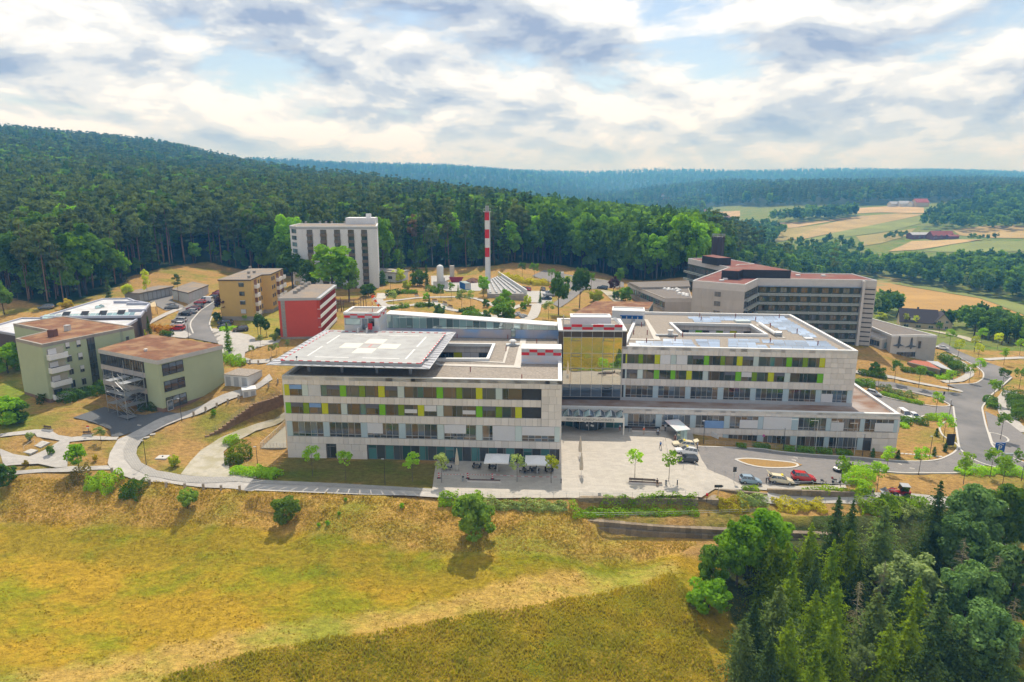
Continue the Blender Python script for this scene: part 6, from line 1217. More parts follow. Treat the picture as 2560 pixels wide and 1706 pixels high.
def annexe():
 zt=4.0;P=GP([(2229.6,839.4),(2294,838.2),(2343.2,839.6),(2180.5,797),(2160,810)],zt);t=thing('bird_annexe','pale concrete annexe with two dark bird figures on its wall','building',(*P[0],-4));mc=mat('pale_concrete_wall',(0.52,0.50,0.46),(0.47,0.45,0.42),scale=0.5)
 pz=[P[0],P[1],P[2],P[3],P[4]];prism('wall',pz,-8,zt-0.6,mc,t);prism('attic',pz,zt-0.6,zt-0.15,m_white,t,m_gravdark);parapet('coping',pz,zt-0.2,zt+0.1,0.45,m_white,t)
 F=Fac(P[0],P[1]);F2=Fac(P[1],P[2])
 u0,u1,a,bq=frect(F,zl4,1145,1215,1320,1255);n=6
 for i in range(n):window(F,u0+(u1-u0)*i/n,u0+(u1-u0)*(i+0.96)/n,a,bq,t,(),None,g_dark,dep=-0.04)
 clad(F2,t,0,F2 . L,-7,3.3,1.4,2.0,5,0.05,0.0,mat('grey_pebble_panel',(0.44,0.42,0.39),(0.36,0.345,0.32),scale=6,rnd=0.05));window(F2,0.5,1.4,-0.5,2.0,t,(),None,g_dark,dep=-0.1)
 mbird=mat('dark_bird_relief',(0.10,0.115,0.13))
 shape=[(-1.6,-0.9),(-0.3,-0.5),(-0.15,1.9),(0.0,2.3),(0.2,1.9),(0.3,-0.2),(0.55,-0.6),(1.7,-1.2),(0.6,-1.1),(0.15,-1.3),(0.0,-1.9),(-0.25,-1.2),(-0.8,-1.2)]
 for k,(px,py,s,fl)in enumerate(((1165,1130,1.0,1),(1275,1140,0.95,-1))):
  uu,zz=F. U(*zl4(px,py));b=MB();pts=[(uu+fl*x*1.25*s,zz+y*s)for x,y in shape];pts=pts if fl>0 else pts[::-1];m_=len(pts);v=[(x,-0.35,z)for x,z in pts]+[(x,-0.02,z)for x,z in pts]
  b. put(v,[tuple(range(m_))[::-1]]+[(i,(i+1)%m_,m_+(i+1)%m_,m_+i)for i in range(m_)],mbird,F. M);b. build('bird_figure',t)
 zt=2.6;P5=GP([(2146.8,832),(2203,846.5),(2230,843.5),(2178,824)],zt);prism('low_wall',P5,-7,zt-0.5,mc,t);prism('low_roof',P5,zt-0.5,zt,m_white,t,m_dkmetal);F=Fac(P5[0],P5[1])
 for i in range(8):window(F,F. L*(0.03+0.117*i),F. L*(0.03+0.117*i)+F. L*0.108,-0.3,1.5,t,(),None,g_blue,dep=-0.04)
 # glazed balcony stair and slanted wing wall
 st=thing('annexe_stair','steel and glass outside stair at the corner of the bird annexe','stair',(*G(2215,905,-3),-4));p=G(2208,872,-1.0);q=G(2240,868,-1.0);F=Fac((p[0],p[1]),(q[0],q[1]));b=MB();b. box(0,F. L,-0.2,3,-1.2,-1.0,m_slab,F. M);b. build('landing',st)
 for i in range(6):u=F. L*i/5;b=MB();b. box(u-.03,u+.03,-0.2,-0.14,-1.0,1.2,m_steel,F. M);b. build('post',st)
 b=MB();b. box(0,F. L,-0.18,-0.16,-0.9,1.1,g_clear,F. M);b. build('glass_screen',st)
 w0,w1=G(2200,870,-1.0),G(2224,885,-2.5);b=MB();F=Fac(w0,w1);b. put([(0,0,-6),(F. L,0,-8),(F. L,0,-2.6),(0,0,-0.6),(0,.3,-6),(F. L,.3,-8),(F. L,.3,-2.6),(0,.3,-0.6)],[(0,1,2,3),(7,6,5,4),(3,2,6,7),(1,5,6,2),(0,3,7,4)],m_white,F. M);b. build('wing_wall',st)
 for i,(pp,mr,lb)in enumerate(((((2270,905),(2352,924),(2322,905),(2285,900)),mat('red_felt',(0.38,0.12,0.07)),'low shed with red and grey roof stripes beside the annexe'),(((2352,919),(2384,928),(2344,904),(2315,902)),m_greymetal,'low bicycle shelter with grey roof next to the red-roofed shed'))):
  P6=GP(pp,-3.0);sh=thing('shelter',lb,'shed',(*P6[0],-6));prism('roof',P6,-3.2,-3.0,m_white,sh,mr);prism('back_wall',[P6[1],P6[0],(P6[0][0],P6[0][1]+.3),(P6[1][0],P6[1][1]+.3)],-8,-3.2,mat('shed_boards',(0.25,0.21,0.13)),sh)
  for p in P6:bx('post',p[0]-.08,p[0]+.08,p[1]-.08,p[1]+.08,-8,-3.2,m_dkmetal,sh)
annexe()
# ------------------------------------------------------------------ houses beyond
def gable_house(name,label,c,L_,W,zb,he,hr,rz,mw,mr,cat='house',wins=3,group=None,dormer=False):
 t=thing(name,label,cat,(c[0],c[1],zb),group,rz);M=Matrix. Translation((c[0],c[1],zb))@Matrix. Rotation(rz,4,'Z')
 b=MB();l,w=L_/2,W/2;b. put([(-l,-w,-3),(l,-w,-3),(l,w,-3),(-l,w,-3),(-l,-w,he),(l,-w,he),(l,w,he),(-l,w,he),(-l,0,hr-.1),(l,0,hr-.1)],[(0,1,5,4),(2,3,7,6),(1,2,6,9,5),(3,0,4,8,7)],mw,M);b. build('wall',t)
 b=MB();o=0.5;s=(hr-he)/w;e=he-o*s
 for sg in(1,-1):
  q=[(-l-o,sg*(w+o),e),(l+o,sg*(w+o),e),(l+o,0,hr),(-l-o,0,hr)];b. put(q+[(x,y,z+0.22)for x,y,z in q],[(0,1,2,3),(4,5,6,7),(0,1,5,4),(1,2,6,5),(3,0,4,7)],mr,M)
 rf=b. build('roof',t);bx('chimney',-0.5,0.3,0.3,1.0,hr-1.2,hr+1.0,m_dkmetal,rf,M)
 if wins:
  F=Fac(*(((M@Vector((-l,-w,0))). to_2d(),(M@Vector((l,-w,0))). to_2d())))
  for i in range(wins):
   for z in((0.9,)if he<4 else(0.9,3.6)):window(F,F. L*(i+.3)/wins,F. L*(i+.7)/wins,zb+z,zb+z+1.3,t,(0.5,),None,g_dark,dep=-0.03,fm=m_white)
  F=Fac(*(((M@Vector((l,-w,0))). to_2d(),(M@Vector((l,w,0))). to_2d())))
  for i in range(2):window(F,F. L*(i*0.4+.22),F. L*(i*0.4+.38),zb+he+0.2,zb+he+1.4,t,(0.5,),None,g_dark,dep=-0.03,fm=m_white);window(F,F. L*(i*0.4+.22),F. L*(i*0.4+.38),zb+1,zb+2.3,t,(0.5,),None,g_dark,dep=-0.03,fm=m_white)
 if dormer:
  for dx in(-2.5,):bx('dormer',dx-1.6,dx+1.6,-w+0.6,0,he+0.4,he+2.2,mr,rf,M);bx('dormer_window',dx-1.2,dx+1.2,-w+0.55,-w+0.62,he+0.7,he+1.9,m_white,rf,M)
 return t
m_darktile=mat('dark_roof_tiles',(0.055,0.042,0.045),(0.04,0.032,0.035),scale=3);m_redtile=mat('red_roof_tiles',(0.30,0.07,0.055),(0.22,0.055,0.045),scale=2,rnd=0.25);m_cream=mat('cream_render',(0.58,0.46,0.33),(0.54,0.43,0.31),rnd=0.12);m_whiter=mat('white_render',(0.68,0.66,0.62),(0.62,0.60,0.57),rnd=0.1);m_barn=mat('red_barn_boards',(0.20,0.07,0.055),(0.16,0.055,0.045))
hx,hy,hz=T(2290,818);gable_house('villa','cream villa with dark tiled roof beside the wheat field',(hx,hy),16,12,hz,3.6,9.0,RD(-22),m_cream,m_darktile,dormer=True)
b_=gable_house('villa_wing','gabled side wing of the villa with two small windows',(hx+9,hy-5),9,8,hz,3.6,8.2,RD(-112),m_cream,m_darktile,wins=2)
x,y,z=T(1985,668);gable_house('red_roofed_house','house with pale red roof peeping behind the old hospital',(x,y),12,9,z,4.5,9,RD(60),m_whiter,m_redtile)
for(px,py,L_,W,he,hr,rz,mw,mr,lb)in((2297,596,25,12,4.5,7,4,m_barn,m_greymetal,'long red-brown barn with grey roof on the far slope'),(2350,597,26,13,4,9,2,m_barn,m_redtile,'wide farmhouse with dark red roof on the far slope'),(2380,597,12,7,3,4.5,0,m_barn,m_redtile,'small red shed right of the farmhouse')):
 x,y,z=T(px,py);gable_house('farm_building',lb,(x,y),L_,W,z,he,hr,RD(rz),mw,mr,'barn',wins=4 if W>10 else 0)
for i,(px,py,rz,mw,mr,s,lb)in enumerate(((2232,517,10,m_whiter,m_greymetal,1.0,'small white hamlet house at the wood edge'),(2258,517,-10,m_whiter,m_greymetal,1.1,'pale hamlet house beside the trees'),(2282,517,20,m_whiter,m_greymetal,1.0,'grey-roofed hamlet house left of the pink one'),(2299,517,0,m_cream,m_redtile,1.5,'large hamlet house with pink roof'))):
 x,y,z=T(px,py);gable_house('hamlet_house',lb,(x,y),15*s,11*s,z,5*s,9*s,RD(rz),mw,mr,wins=0)
vr=np. random. RandomState(8);vv=[]
for i in range(46):
 px,py=vr. uniform(1555,1760),0;py=505+(px-1560)*0.11+vr. uniform(-16,22);vv. append((px,py))
for px,py in((1590,492),(1600,494),(1630,488),(1640,489),(1655,492),(1775,548),(1800,552),(1815,556),(1785,560),(1830,560)):vv. append((px,py))
for i,(px,py)in enumerate(vv):
 x,y,z=T(px,py);s=vr. uniform(0.8,1.25)
 k=vr. randint(3);gable_house('village_house','%s village house with %s roof in the valley'%(('white','cream','pale')[k],('red','dark','red-brown')[i%3]),(x,y),15*s,11*s,z,5*s,10*s,vr. uniform(0,3.1),(m_whiter,m_cream,m_whiter)[k],(m_redtile,m_darktile,mat('brown_roof_tiles',(0.20,0.09,0.07),rnd=0.2))[i%3],wins=0,group='houses of the distant village')
x,y,z=T(1664,535);t=thing('village_church','white church tower with steep pointed roof in the valley village','church',(x,y,z));bx('tower',x-4,x+4,y-4,y+4,z-4,z+18,m_whiter,t);b=MB();b. lathe([(6.0,0),(0.0,16)],m_darktile,4,Matrix. Translation((x,y,z+18))@Matrix. Rotation(RD(45),4,'Z'));b. build('spire',t);bx('nave',x+4.1,x+22,y-5,y+5,z-4,z+9,m_whiter,t);b=MB();b. put([(x+3.9,y-6,z+8.5),(x+22.5,y-6,z+8.5),(x+22.5,y+6,z+8.5),(x+3.9,y+6,z+8.5),(x+4.1,y,z+15),(x+22.5,y,z+15)],[(0,1,5,4),(2,3,4,5),(1,2,5),(3,0,4)],m_darktile);b. build('roof',t)
# ------------------------------------------------------------------ fields of the far slopes
def fieldmat(n,c):return mat('crop_'+n,c,tuple(v*0.84 for v in c),scale=0.08,rough=1,stretch=(0.4,2.0,1),c3=tuple(v*1.12 for v in c),scale3=0.02)
WHEAT,STUB,CGRN,PGRN,TAN=fieldmat('wheat',(0.36,0.22,0.065)),fieldmat('stubble',(0.38,0.27,0.125)),fieldmat('green',(0.17,0.20,0.05)),fieldmat('pale_green',(0.27,0.225,0.075)),fieldmat('tan',(0.32,0.235,0.095))
for px,m_,lb in(([(2185,702),(2276,720),(2377,737),(2447,748),(2489,763),(2560,791),(2700,850),(2700,900),(2560,826),(2500,802),(2382,800),(2330,795),(2259,775),(2225,755),(2195,740)],WHEAT,'golden wheat field beyond the villa'),([(2185,694),(2300,712),(2377,729),(2480,745),(2560,765),(2700,800),(2700,848),(2560,790),(2489,762),(2447,747),(2377,736),(2276,719),(2185,701)],CGRN,'green margin above the wheat field'),([(1910,560),(2030,556),(2160,540),(2120,548),(1990,570),(1910,575)],STUB,'pale stubble field below the pine grove'),([(1900,578),(1980,572),(2060,562),(2010,590),(1950,605),(1890,600)],PGRN,'pale green field above the valley belt'),([(2150,541),(2250,534),(2310,537),(2200,560),(2090,582),(2000,600),(1960,600),(2060,562)],TAN,'wide tan field on the far slope'),([(2310,538),(2300,560),(2230,578),(2140,590),(2060,600),(2010,602),(2090,582),(2200,560)],CGRN,'green strip on the far slope'),([(2140,592),(2230,580),(2290,572),(2270,590),(2200,610),(2160,616)],PGRN,'pale pasture left of the barn'),([(2280,604),(2400,600),(2460,600),(2380,612),(2300,625),(2220,630)],STUB,'bare stubble field before the farmhouse'),([(2460,602),(2700,610),(2700,630),(2420,632),(2310,630),(2380,613)],CGRN,'green field before the farm'),([(2380,576),(2460,566),(2700,566),(2700,600),(2480,596),(2400,590)],TAN,'brown field right of the farmhouse'),([(2130,522),(2230,516),(2310,520),(2310,534),(2200,532),(2130,535)],STUB,'pale field before the hamlet'),([(1410,498),(1480,496),(1510,505),(1470,512),(1420,508)],STUB,'pale field on the wooded ridge'),([(1780,532),(1850,528),(1850,542),(1790,545)],STUB,'yellow field beside the village'),([(1672,518),(1730,512),(1735,526),(1690,528)],PGRN,'pale field above the village'),([(1850,560),(1900,555),(1920,565),(1870,580),(1840,575)],PGRN,'pale green meadow near the village road'),([(1560,478),(1600,475),(1640,480),(1600,486)],STUB,'distant pale field at the valley head'),([(2160,720),(2200,690),(2260,700),(2230,716)],PGRN,'strip of meadow between the valley trees'),([(1870,618),(1950,612),(1985,622),(1900,640)],PGRN,'sunny meadow behind the flue tower')):
 drape('field',px,m_,0.5,14.0,label=lb)
sweep('road',[(1990,660),(1960,645),(1935,635),(1900,622)],6,0,m_path,0.5,label='pale road between trees behind the old hospital')
sweep('road',[(2270,820),(2330,828),(2400,842),(2440,856)],4.5,0,m_gravelpath,0.25,label='pale lane leading past the villa')
def sink_ground():
 """the turf lies a hand lower wherever something is paved"""
 me=GROUND. data;n=len(me. vertices);co=np. empty(n*3,np. float32);me. vertices. foreach_get('co',co);co=co. reshape(-1,3);near=(co[:,1]>60)&(co[:,1]<332)&(np. abs(co[:,0])<226);ix=np. where(near)[0];hit=np. zeros(len(ix),bool)
 for p in PAVED:hit|=inside(p,co[ix,0],co[ix,1])
 co[ix[hit],2]-=0.3;me. vertices. foreach_set('co',co. ravel());me. update()
sink_ground()
# ================================================================== VEHICLES
m_tyre=mat('tyre_rubber',(0.018,0.018,0.018),(0.014,0.014,0.014));m_rim=mat('wheel_rim',(0.42,0.42,0.43),metal=0.6,rough=0.35);g_car=glassmat('car_glass',(0.02,0.025,0.03),0.10);m_lamp=mat('lamp_glass',(0.7,0.72,0.74),rough=0.1,spec=0.6);m_tail=mat('tail_lamp',(0.45,0.02,0.02),rough=0.2);m_trim=mat('black_trim',(0.02,0.02,0.022),rough=0.6)
def paint(n,c):return mat('paint_'+n,c,tuple(v*0.97 for v in c),rough=0.25,spec=0.5,coat=0.6)
CARS={}
KIND={'hatch':(4.05,1.72,1.48,0.62,1.02),'suv':(4.5,1.86,1.66,0.66,1.10),'wagon':(4.7,1.82,1.50,0.64,1.02),'sedan':(4.6,1.80,1.45,0.62,0.98),'van':(5.2,1.95,1.98,0.75,1.15)}
def car_proto(kind,pm):
 key=(kind,pm. name)
 if key in CARS:return CARS[key]
 L_,W,H,bon,belt=KIND[kind];LINK[0]=False;root=add('car',None);l,w=L_/2,W/2
 # lower body: cross-sections from tail to nose
 if kind=='van':S=[(-l,0.55,1.10,.90),(-l+.12,0.3,1.18,.97),(-l*.5,0.22,1.18,1),(l*.35,0.22,1.16,1),(l*.62,0.22,1.10,1),(l*.9,0.28,0.92,.95),(l,0.45,0.75,.82)]
 else:S=[(-l,0.55,belt-.12,.84),(-l+.10,0.34,belt-.02,.95),(-l*.62,0.24,belt,1),(0,0.2,belt-.02,1),(l*.42,0.22,belt-.05,1),(l*.72,0.24,belt-.16,.98),(l*.93,0.32,belt-.32,.90),(l,0.45,belt-.45,.74)]
 V=[];F=[]
 for x,z0,z1,k in S:V+=[(x,-w*k*.9,z0),(x,-w*k,z0+.16),(x,-w*k,(z0+z1)/2+.08),(x,-w*k*.9,z1),(x,w*k*.9,z1),(x,w*k,(z0+z1)/2+.08),(x,w*k,z0+.16),(x,w*k*.9,z0)]
 n=len(S)
 for i in range(n-1):
  for j in range(8):a,b2=i*8+j,i*8+(j+1)%8;F. append((a,a+8,b2+8,b2))
 F+=[tuple(range(8)),tuple(range(8*n-1,8*n-9,-1))]
 b=MB();b. put(V,F,pm)
 # cabin: roof and pillars in body colour, glass between
 if kind=='van':c0,c1,r0,r1,zb=-l+.06,l*.60,-l+.12,l*.30,1.14
 elif kind=='sedan':c0,c1,r0,r1,zb=-l*.66,l*.42,-l*.34,l*.08,belt-.03
 else:c0,c1,r0,r1,zb=-l+.12,l*.44,-l+.42,l*.10,belt-.04
 wb,wr=w*.90,w*.72;B=[(c0,-wb,zb),(c1,-wb,zb),(c1,wb,zb),(c0,wb,zb)];R_=[(r0,-wr,H),(r1,-wr,H),(r1,wr,H),(r0,wr,H)]
 b. put([(r0-.03,-wr-.02,H-.07),(r1+.08,-wr-.02,H-.07),(r1+.08,wr+.02,H-.07),(r0-.03,wr+.02,H-.07),(r0+.1,-wr+.1,H+.02),(r1-.15,-wr+.1,H+.02),(r1-.15,wr-.1,H+.02),(r0+.1,wr-.1,H+.02)],[(4,5,6,7),(0,1,5,4),(1,2,6,5),(2,3,7,6),(3,0,4,7)],pm)
 for p,q in zip(B,R_):b. tube(p,q,.05,.045,pm,4,caps=False)
 for sy in(-1,1):
  for f in((0.36,0.68)if kind!='van' else(0.25,0.5,0.75)):b. tube((c0+(c1-c0)*f,sy*(wb+.005),zb),(r0+(r1-r0)*f,sy*(wr+.005),H-.05),.04,.04,pm,4,caps=False)
  b. box(c1-.35,c1-.15,sy*w*.93-(.02 if sy>0 else.16),sy*w*.93+(.16 if sy>0 else.02),zb,zb+.14,pm)
 if kind=='van':
  for sy in(-1,1):b. put([(c0,sy*(wb+.01),zb),(c0+(c1-c0)*.5,sy*(wb+.01),zb),(r0+(r1-r0)*.55,sy*(wr+.012),H-.04),(r0,sy*(wr+.012),H-.04)],[(0,1,2,3)],pm)
 add('body',b. mesh('car_body'),None,root)
 b=MB();b. put(B+R_,[(0,1,5,4),(1,2,6,5),(2,3,7,6),(3,0,4,7)],g_car);add('windows',b. mesh('car_windows'),None,root)
 b=MB();b. box(-l*.96,l*.96,-w*.88,w*.88,.2,.34,m_trim);add('sill',b. mesh('car_sill'),None,root)
 for sx in(-.60,.62):
  for sy in(-1,1):
   b=MB();b. tube((sx*l,sy*(w-.20),.32),(sx*l,sy*(w+.015),.32),.32,.32,m_tyre,14);o=add('wheel',b. mesh('tyre'),None,root);b=MB();b. tube((sx*l,sy*(w+.016),.32),(sx*l,sy*(w+.03),.32),.2,.18,m_rim,10);add('rim',b. mesh('rim'),None,o)
 zf=S[-2][2]-.12
 for sy in(-1,1):
  b=MB();b. box(l*.90,l*.97,sy*w*.58-.17,sy*w*.58+.17,zf-.06,zf+.08,m_lamp);add('headlight',b. mesh('headlight'),None,root)
  b=MB();b. box(-l-.01,-l+.12,sy*w*.70-.12,sy*w*.70+.12,S[1][2]-.34,S[1][2]-.08,m_tail);add('taillight',b. mesh('taillight'),None,root)
 b=MB();b. box(l-.03,l+.02,-.26,.26,.46,.57,m_white);b. box(-l-.02,-l+.04,-.26,.26,.72,.83,m_white);add('number_plates',b. mesh('plates'),None,root)
 LINK[0]=True;CARS[key]=root;return root
def slope_M(x,y,hd,lift=0.03):
 """stand something of a car's footprint on the sloping ground"""
 c,s=math. cos(hd),math. sin(hd);zx=(h1(x+1.3*c,y+1.3*s)-h1(x-1.3*c,y-1.3*s))/2.6;zy=(h1(x-.8*s,y+.8*c)-h1(x+.8*s,y-.8*c))/1.6
 ex=Vector((c,s,zx)). normalized();ey=Vector((-s,c,zy));ez=ex. cross(ey). normalized();ey=ez. cross(ex);z=h1(x,y)+0.05+lift
 return Matrix(((ex. x,ey. x,ez. x,x),(ex. y,ey. y,ez. y,y),(ex. z,ey. z,ez. z,z),(0,0,0,1)))
PC={'red':(0.50,0.012,0.015),'white':(0.76,0.76,0.76),'black':(0.015,0.016,0.018),'silver':(0.45,0.46,0.48),'cream':(0.68,0.60,0.42),'blue':(0.28,0.38,0.48),'navy':(0.025,0.04,0.06),'grey':(0.20,0.21,0.22),'brown':(0.07,0.055,0.05),'maroon':(0.22,0.01,0.02)}
def car(px,py,hd,kind,col,label,group=None):
 x,y,z=T(px,py);return clone(car_proto(kind,paint(col,PC[col])),slope_M(x,y,RD(hd)),label,group,'van' if kind=='van' else 'car')
taxi=[car(*zq(M3,3.5641)(1522,850),183,'wagon','cream','cream taxi estate with open tailgate nearest the glass shelter','taxis at the rank'),car(*zq(M3,3.5641)(1545,915),183,'suv','white','white taxi off-roader between cream taxi and black hatchback','taxis at the rank')]
car(*zq(M3,3.5641)(1560,982),184,'hatch','black','black hatchback parked beside the white taxi')
car(*zq(M3,3.5641)(2120,1172),-2,'hatch','blue','pale blue hatchback parked behind the cream taxi')
taxi. append(car(*zq(M4,3.5641)(110,1166),-4,'wagon','cream','cream taxi with open tailgate behind the red car','taxis at the rank'))
car(*zq(M4,3.5641)(312,1145),-4,'suv','red','bright red compact off-roader in the drop-off bay');car(*zq(M4,3.5641)(658,1058),210,'hatch','black','black hatchback standing askew behind a young tree')
car(*zq(M4,3.5641)(1213,588),265,'van','white','white minibus at the end of the podium');car(*zq(M4,3.5641)(1302,600),265,'hatch','white','white hatchback beside the minibus');car(*zq(M4,3.5641)(938,388),-35,'hatch','silver','silver car in the lane behind the podium');car(*zq(L4,3.5641)(1545,1190),152,'sedan','white','white saloon driving on the curved access road')
for cx,cy,hd,k,c,lb in((135,972,177,'hatch','red','bright red hatchback in the nearest parking bay'),(130,922,177,'hatch','white','white car next to the nearest red hatchback'),(148,868,177,'wagon','silver','silver-white car third in the parking row'),(225,780,178,'hatch','black','black car fourth in the parking row'),(290,750,178,'wagon','silver','silver estate behind the black car'),(330,712,178,'wagon','maroon','dark red estate in the middle of the parking row'),(390,684,178,'hatch','navy','navy car behind the dark red estate'),(420,628,178,'hatch','red','red hatchback before the white van'),(492,606,178,'van','white','white delivery van in the parking row'),(582,562,178,'wagon','navy','dark estate behind the white van'),(640,525,178,'hatch','red','red car at the far end of the parking row'),(655,500,178,'hatch','maroon','crimson car half hidden by the yellow block'),(50,692,200,'sedan','grey','grey saloon on the garage forecourt'),(748,892,175,'wagon','navy','dark blue estate under the copper tree'),(738,948,175,'hatch','navy','dark blue hatchback by the low hedge'),(950,985,205,'suv','brown','dark brown off-roader beside the turning circle')):
 car(*zs5(cx,cy),hd,k,c,lb,'cars parked by the yellow block')
zgd=zq(GD,5.348)
for px,py,hd,k,c,lb in((*zgd(1955,455),120,'sedan','black','black car by the sloping roof-light hall'),(*zgd(2025,462),110,'hatch','red','red car beside the roof-light hall'),(*zgd(2232,462),95,'hatch','grey','small grey car on the upper car park'),(*zl3(372,648),170,'hatch','red','red car below the white forest pillar'),(*zl3(408,612),170,'hatch','silver','silver car below the white forest pillar'),(*zl3(805,652),160,'wagon','navy','dark car left of the copper tree'),(*zl3(330,712),200,'van','silver','silver van on the ramp'),(*zl3(300,748),200,'sedan','navy','dark saloon on the ramp'),(*zl(412,758),185,'wagon','grey','grey car at the edge of the pine wood')):
 car(px,py,hd,k,c,lb,'cars on the upper car parks')
 # taxi signs and raised tailgates belong to their taxis
for o,raised in zip(taxi,(True,False,True)):
 M=o. matrix_basis;bx('roof_sign',-.15,.15,-.3,.3,1.52 if raised else 1.68,1.70 if raised else 1.84,mat('taxi_yellow',(0.75,0.62,0.02)),o,M)
 if raised:b=MB();b. put([(-2.1,-.75,1.5),(-2.1,.75,1.5),(-2.95,.7,1.95),(-2.95,-.7,1.95),(-2.1,-.75,1.56),(-2.1,.75,1.56),(-2.95,.7,2.02),(-2.95,-.7,2.02)],[(0,1,2,3),(7,6,5,4),(0,4,5,1),(2,6,7,3),(1,5,6,2),(3,7,4,0)],paint('cream',PC['cream']));b. build('tailgate',o,M)
def cycle(px,py,hd):
 x,y,z=T(px,py);M=slope_M(x,y,RD(hd),0.02);t=thing('bicycle','black bicycle leaning at the pale rail','bicycle',(x,y,z))
 for sx in(-.53,.53):
  b=MB();n=16
  for i in range(n):a,c=2*math. pi*i/n,2*math. pi*(i+1)/n;b. tube((sx+.33*math. cos(a),0,.35+.33*math. sin(a)),(sx+.33*math. cos(c),0,.35+.33*math. sin(c)),.022,.022,m_tyre,4,M,False)
  for i in range(6):a=math. pi*i/6;b. tube((sx+.32*math. cos(a),0,.35+.32*math. sin(a)),(sx-.32*math. cos(a),0,.35-.32*math. sin(a)),.006,.006,m_steel,3,M,False)
  b. build('wheel',t)
 b=MB()
 for p,q in(((-.53,.35),(-.1,.32)),((-.1,.32),(.4,.8)),((-.22,.85),(-.1,.32)),((-.22,.82),(.4,.82)),((-.53,.35),(-.2,.78)),((.53,.35),(.38,1.0))):b. tube((p[0],0,p[1]),(q[0],0,q[1]),.025,.025,m_trim,5,M)
 b. build('frame',t);b=MB();b. box(-.36,-.1,-.09,.09,.86,.93,m_trim,M);b. build('saddle',t);b=MB();b. tube((.36,-.28,1.03),(.36,.28,1.03),.02,.02,m_trim,5,M);b. build('handlebar',t);b=MB();b. box(-.8,-.4,-.18,.18,.78,1.0,m_trim,M);b. build('basket',t)
cycle(*zq(M4,3.5641)(497,1195),-65)
def scooter(px,py,hd,label,body,box):
 x,y,z=T(px,py);M=slope_M(x,y,RD(hd),0.02);t=thing('scooter',label,'scooter',(x,y,z))
 for sx in(-.6,.62):b=MB();b. tube((sx,-.06,.25),(sx,.06,.25),.25,.25,m_tyre,12,M);o=b. build('wheel',t)
 b=MB();b. box(-.75,.05,-.14,.14,.38,.62,body,M);b. box(-.1,.45,-.16,.16,.24,.32,body,M);b. put([(.38,-.2,.28),(.38,.2,.28),(.55,.16,.95),(.55,-.16,.95),(.46,-.2,.28),(.46,.2,.28),(.62,.16,.95),(.62,-.16,.95)],[(3,2,1,0),(4,5,6,7),(0,1,5,4),(2,3,7,6),(1,2,6,5),(3,0,4,7)],body,M);b. build('body',t)
 b=MB();b. box(-.72,.02,-.15,.15,.62,.74,m_trim,M);b. build('seat',t);b=MB();b. tube((.62,0,.3),(.5,0,1.05),.03,.03,m_steel,5,M);b. tube((.5,-.3,1.05),(.5,.3,1.05),.02,.02,m_trim,5,M);b. build('handlebar',t);b=MB();b. box(-1.0,-.66,-.2,.2,.78,1.08,box,M);b. build('top_box',t)
 b=MB();b. box(.6,.66,-.1,.1,.72,.86,m_lamp,M);b. build('headlight',t)
scooter(*zq(M4,3.5641)(607,1170),-8,'silver scooter with dark red top box beside the bicycle',paint('silver',PC['silver']),paint('maroon',PC['maroon']))
def loader(px,py,hd):
 x,y,z=T(px,py);M=slope_M(x,y,RD(hd),0.0);t=thing('wheel_loader','small red wheel loader with cab and raised grey bucket on the lawn','loader',(x,y,z));rp=paint('loader_red',(0.40,0.02,0.02))
 for sx in(-.95,1.05):
  for sy in(-1,1):b=MB();b. tube((sx,sy*.55,.52),(sx,sy*.95,.52),.52,.52,m_tyre,14,M);o=b. build('wheel',t);b=MB();b. tube((sx,sy*.955,.52),(sx,sy*.98,.52),.3,.28,m_white,10,M);b. build('rim',o)
 b=MB();b. box(-1.7,-.2,-.55,.55,.6,1.25,rp,M);b. box(-.3,1.5,-.4,.4,.55,.95,rp,M);b. build('chassis',t);b=MB()
 for sx,sy in((-1.2,-.55),(-1.2,.55),(.25,-.55),(.25,.55)):b. tube((sx,sy,1.2),(sx*.95,sy*.9,2.3),.05,.05,m_trim,5,M)
 b. build('cab_frame',t);b=MB();b. box(-1.15,.22,-.52,.52,1.25,2.25,g_car,M);b. build('cab_glass',t);b=MB();b. box(-1.3,.35,-.62,.62,2.28,2.38,m_greymetal,M);b. build('roof',t);b=MB();b. box(-.8,-.3,-.25,.25,1.2,1.4,m_trim,M);b. build('seat',t)
 for sy in(-.35,.35):b=MB();b. tube((.5,sy,1.3),(1.9,sy,1.0),.09,.09,rp,4,M);b. tube((1.9,sy,1.0),(2.4,sy,.5),.09,.09,rp,4,M);b. build('arm',t)
 b=MB();b. put([(2.3,-.9,.2),(2.3,.9,.2),(3.3,.9,.35),(3.3,-.9,.35),(2.35,-.9,1.0),(2.35,.9,1.0)],[(0,1,2,3),(0,4,5,1),(0,3,4),(1,5,2)],m_greymetal,M);b. build('bucket',t);b=MB();b. tube((.9,0,1.0),(2.3,0,1.1),.05,.05,m_steel,5,M);b. build('hydraulic_ram',t)
loader(*zq(M4,3.5641)(1165,1280),178)
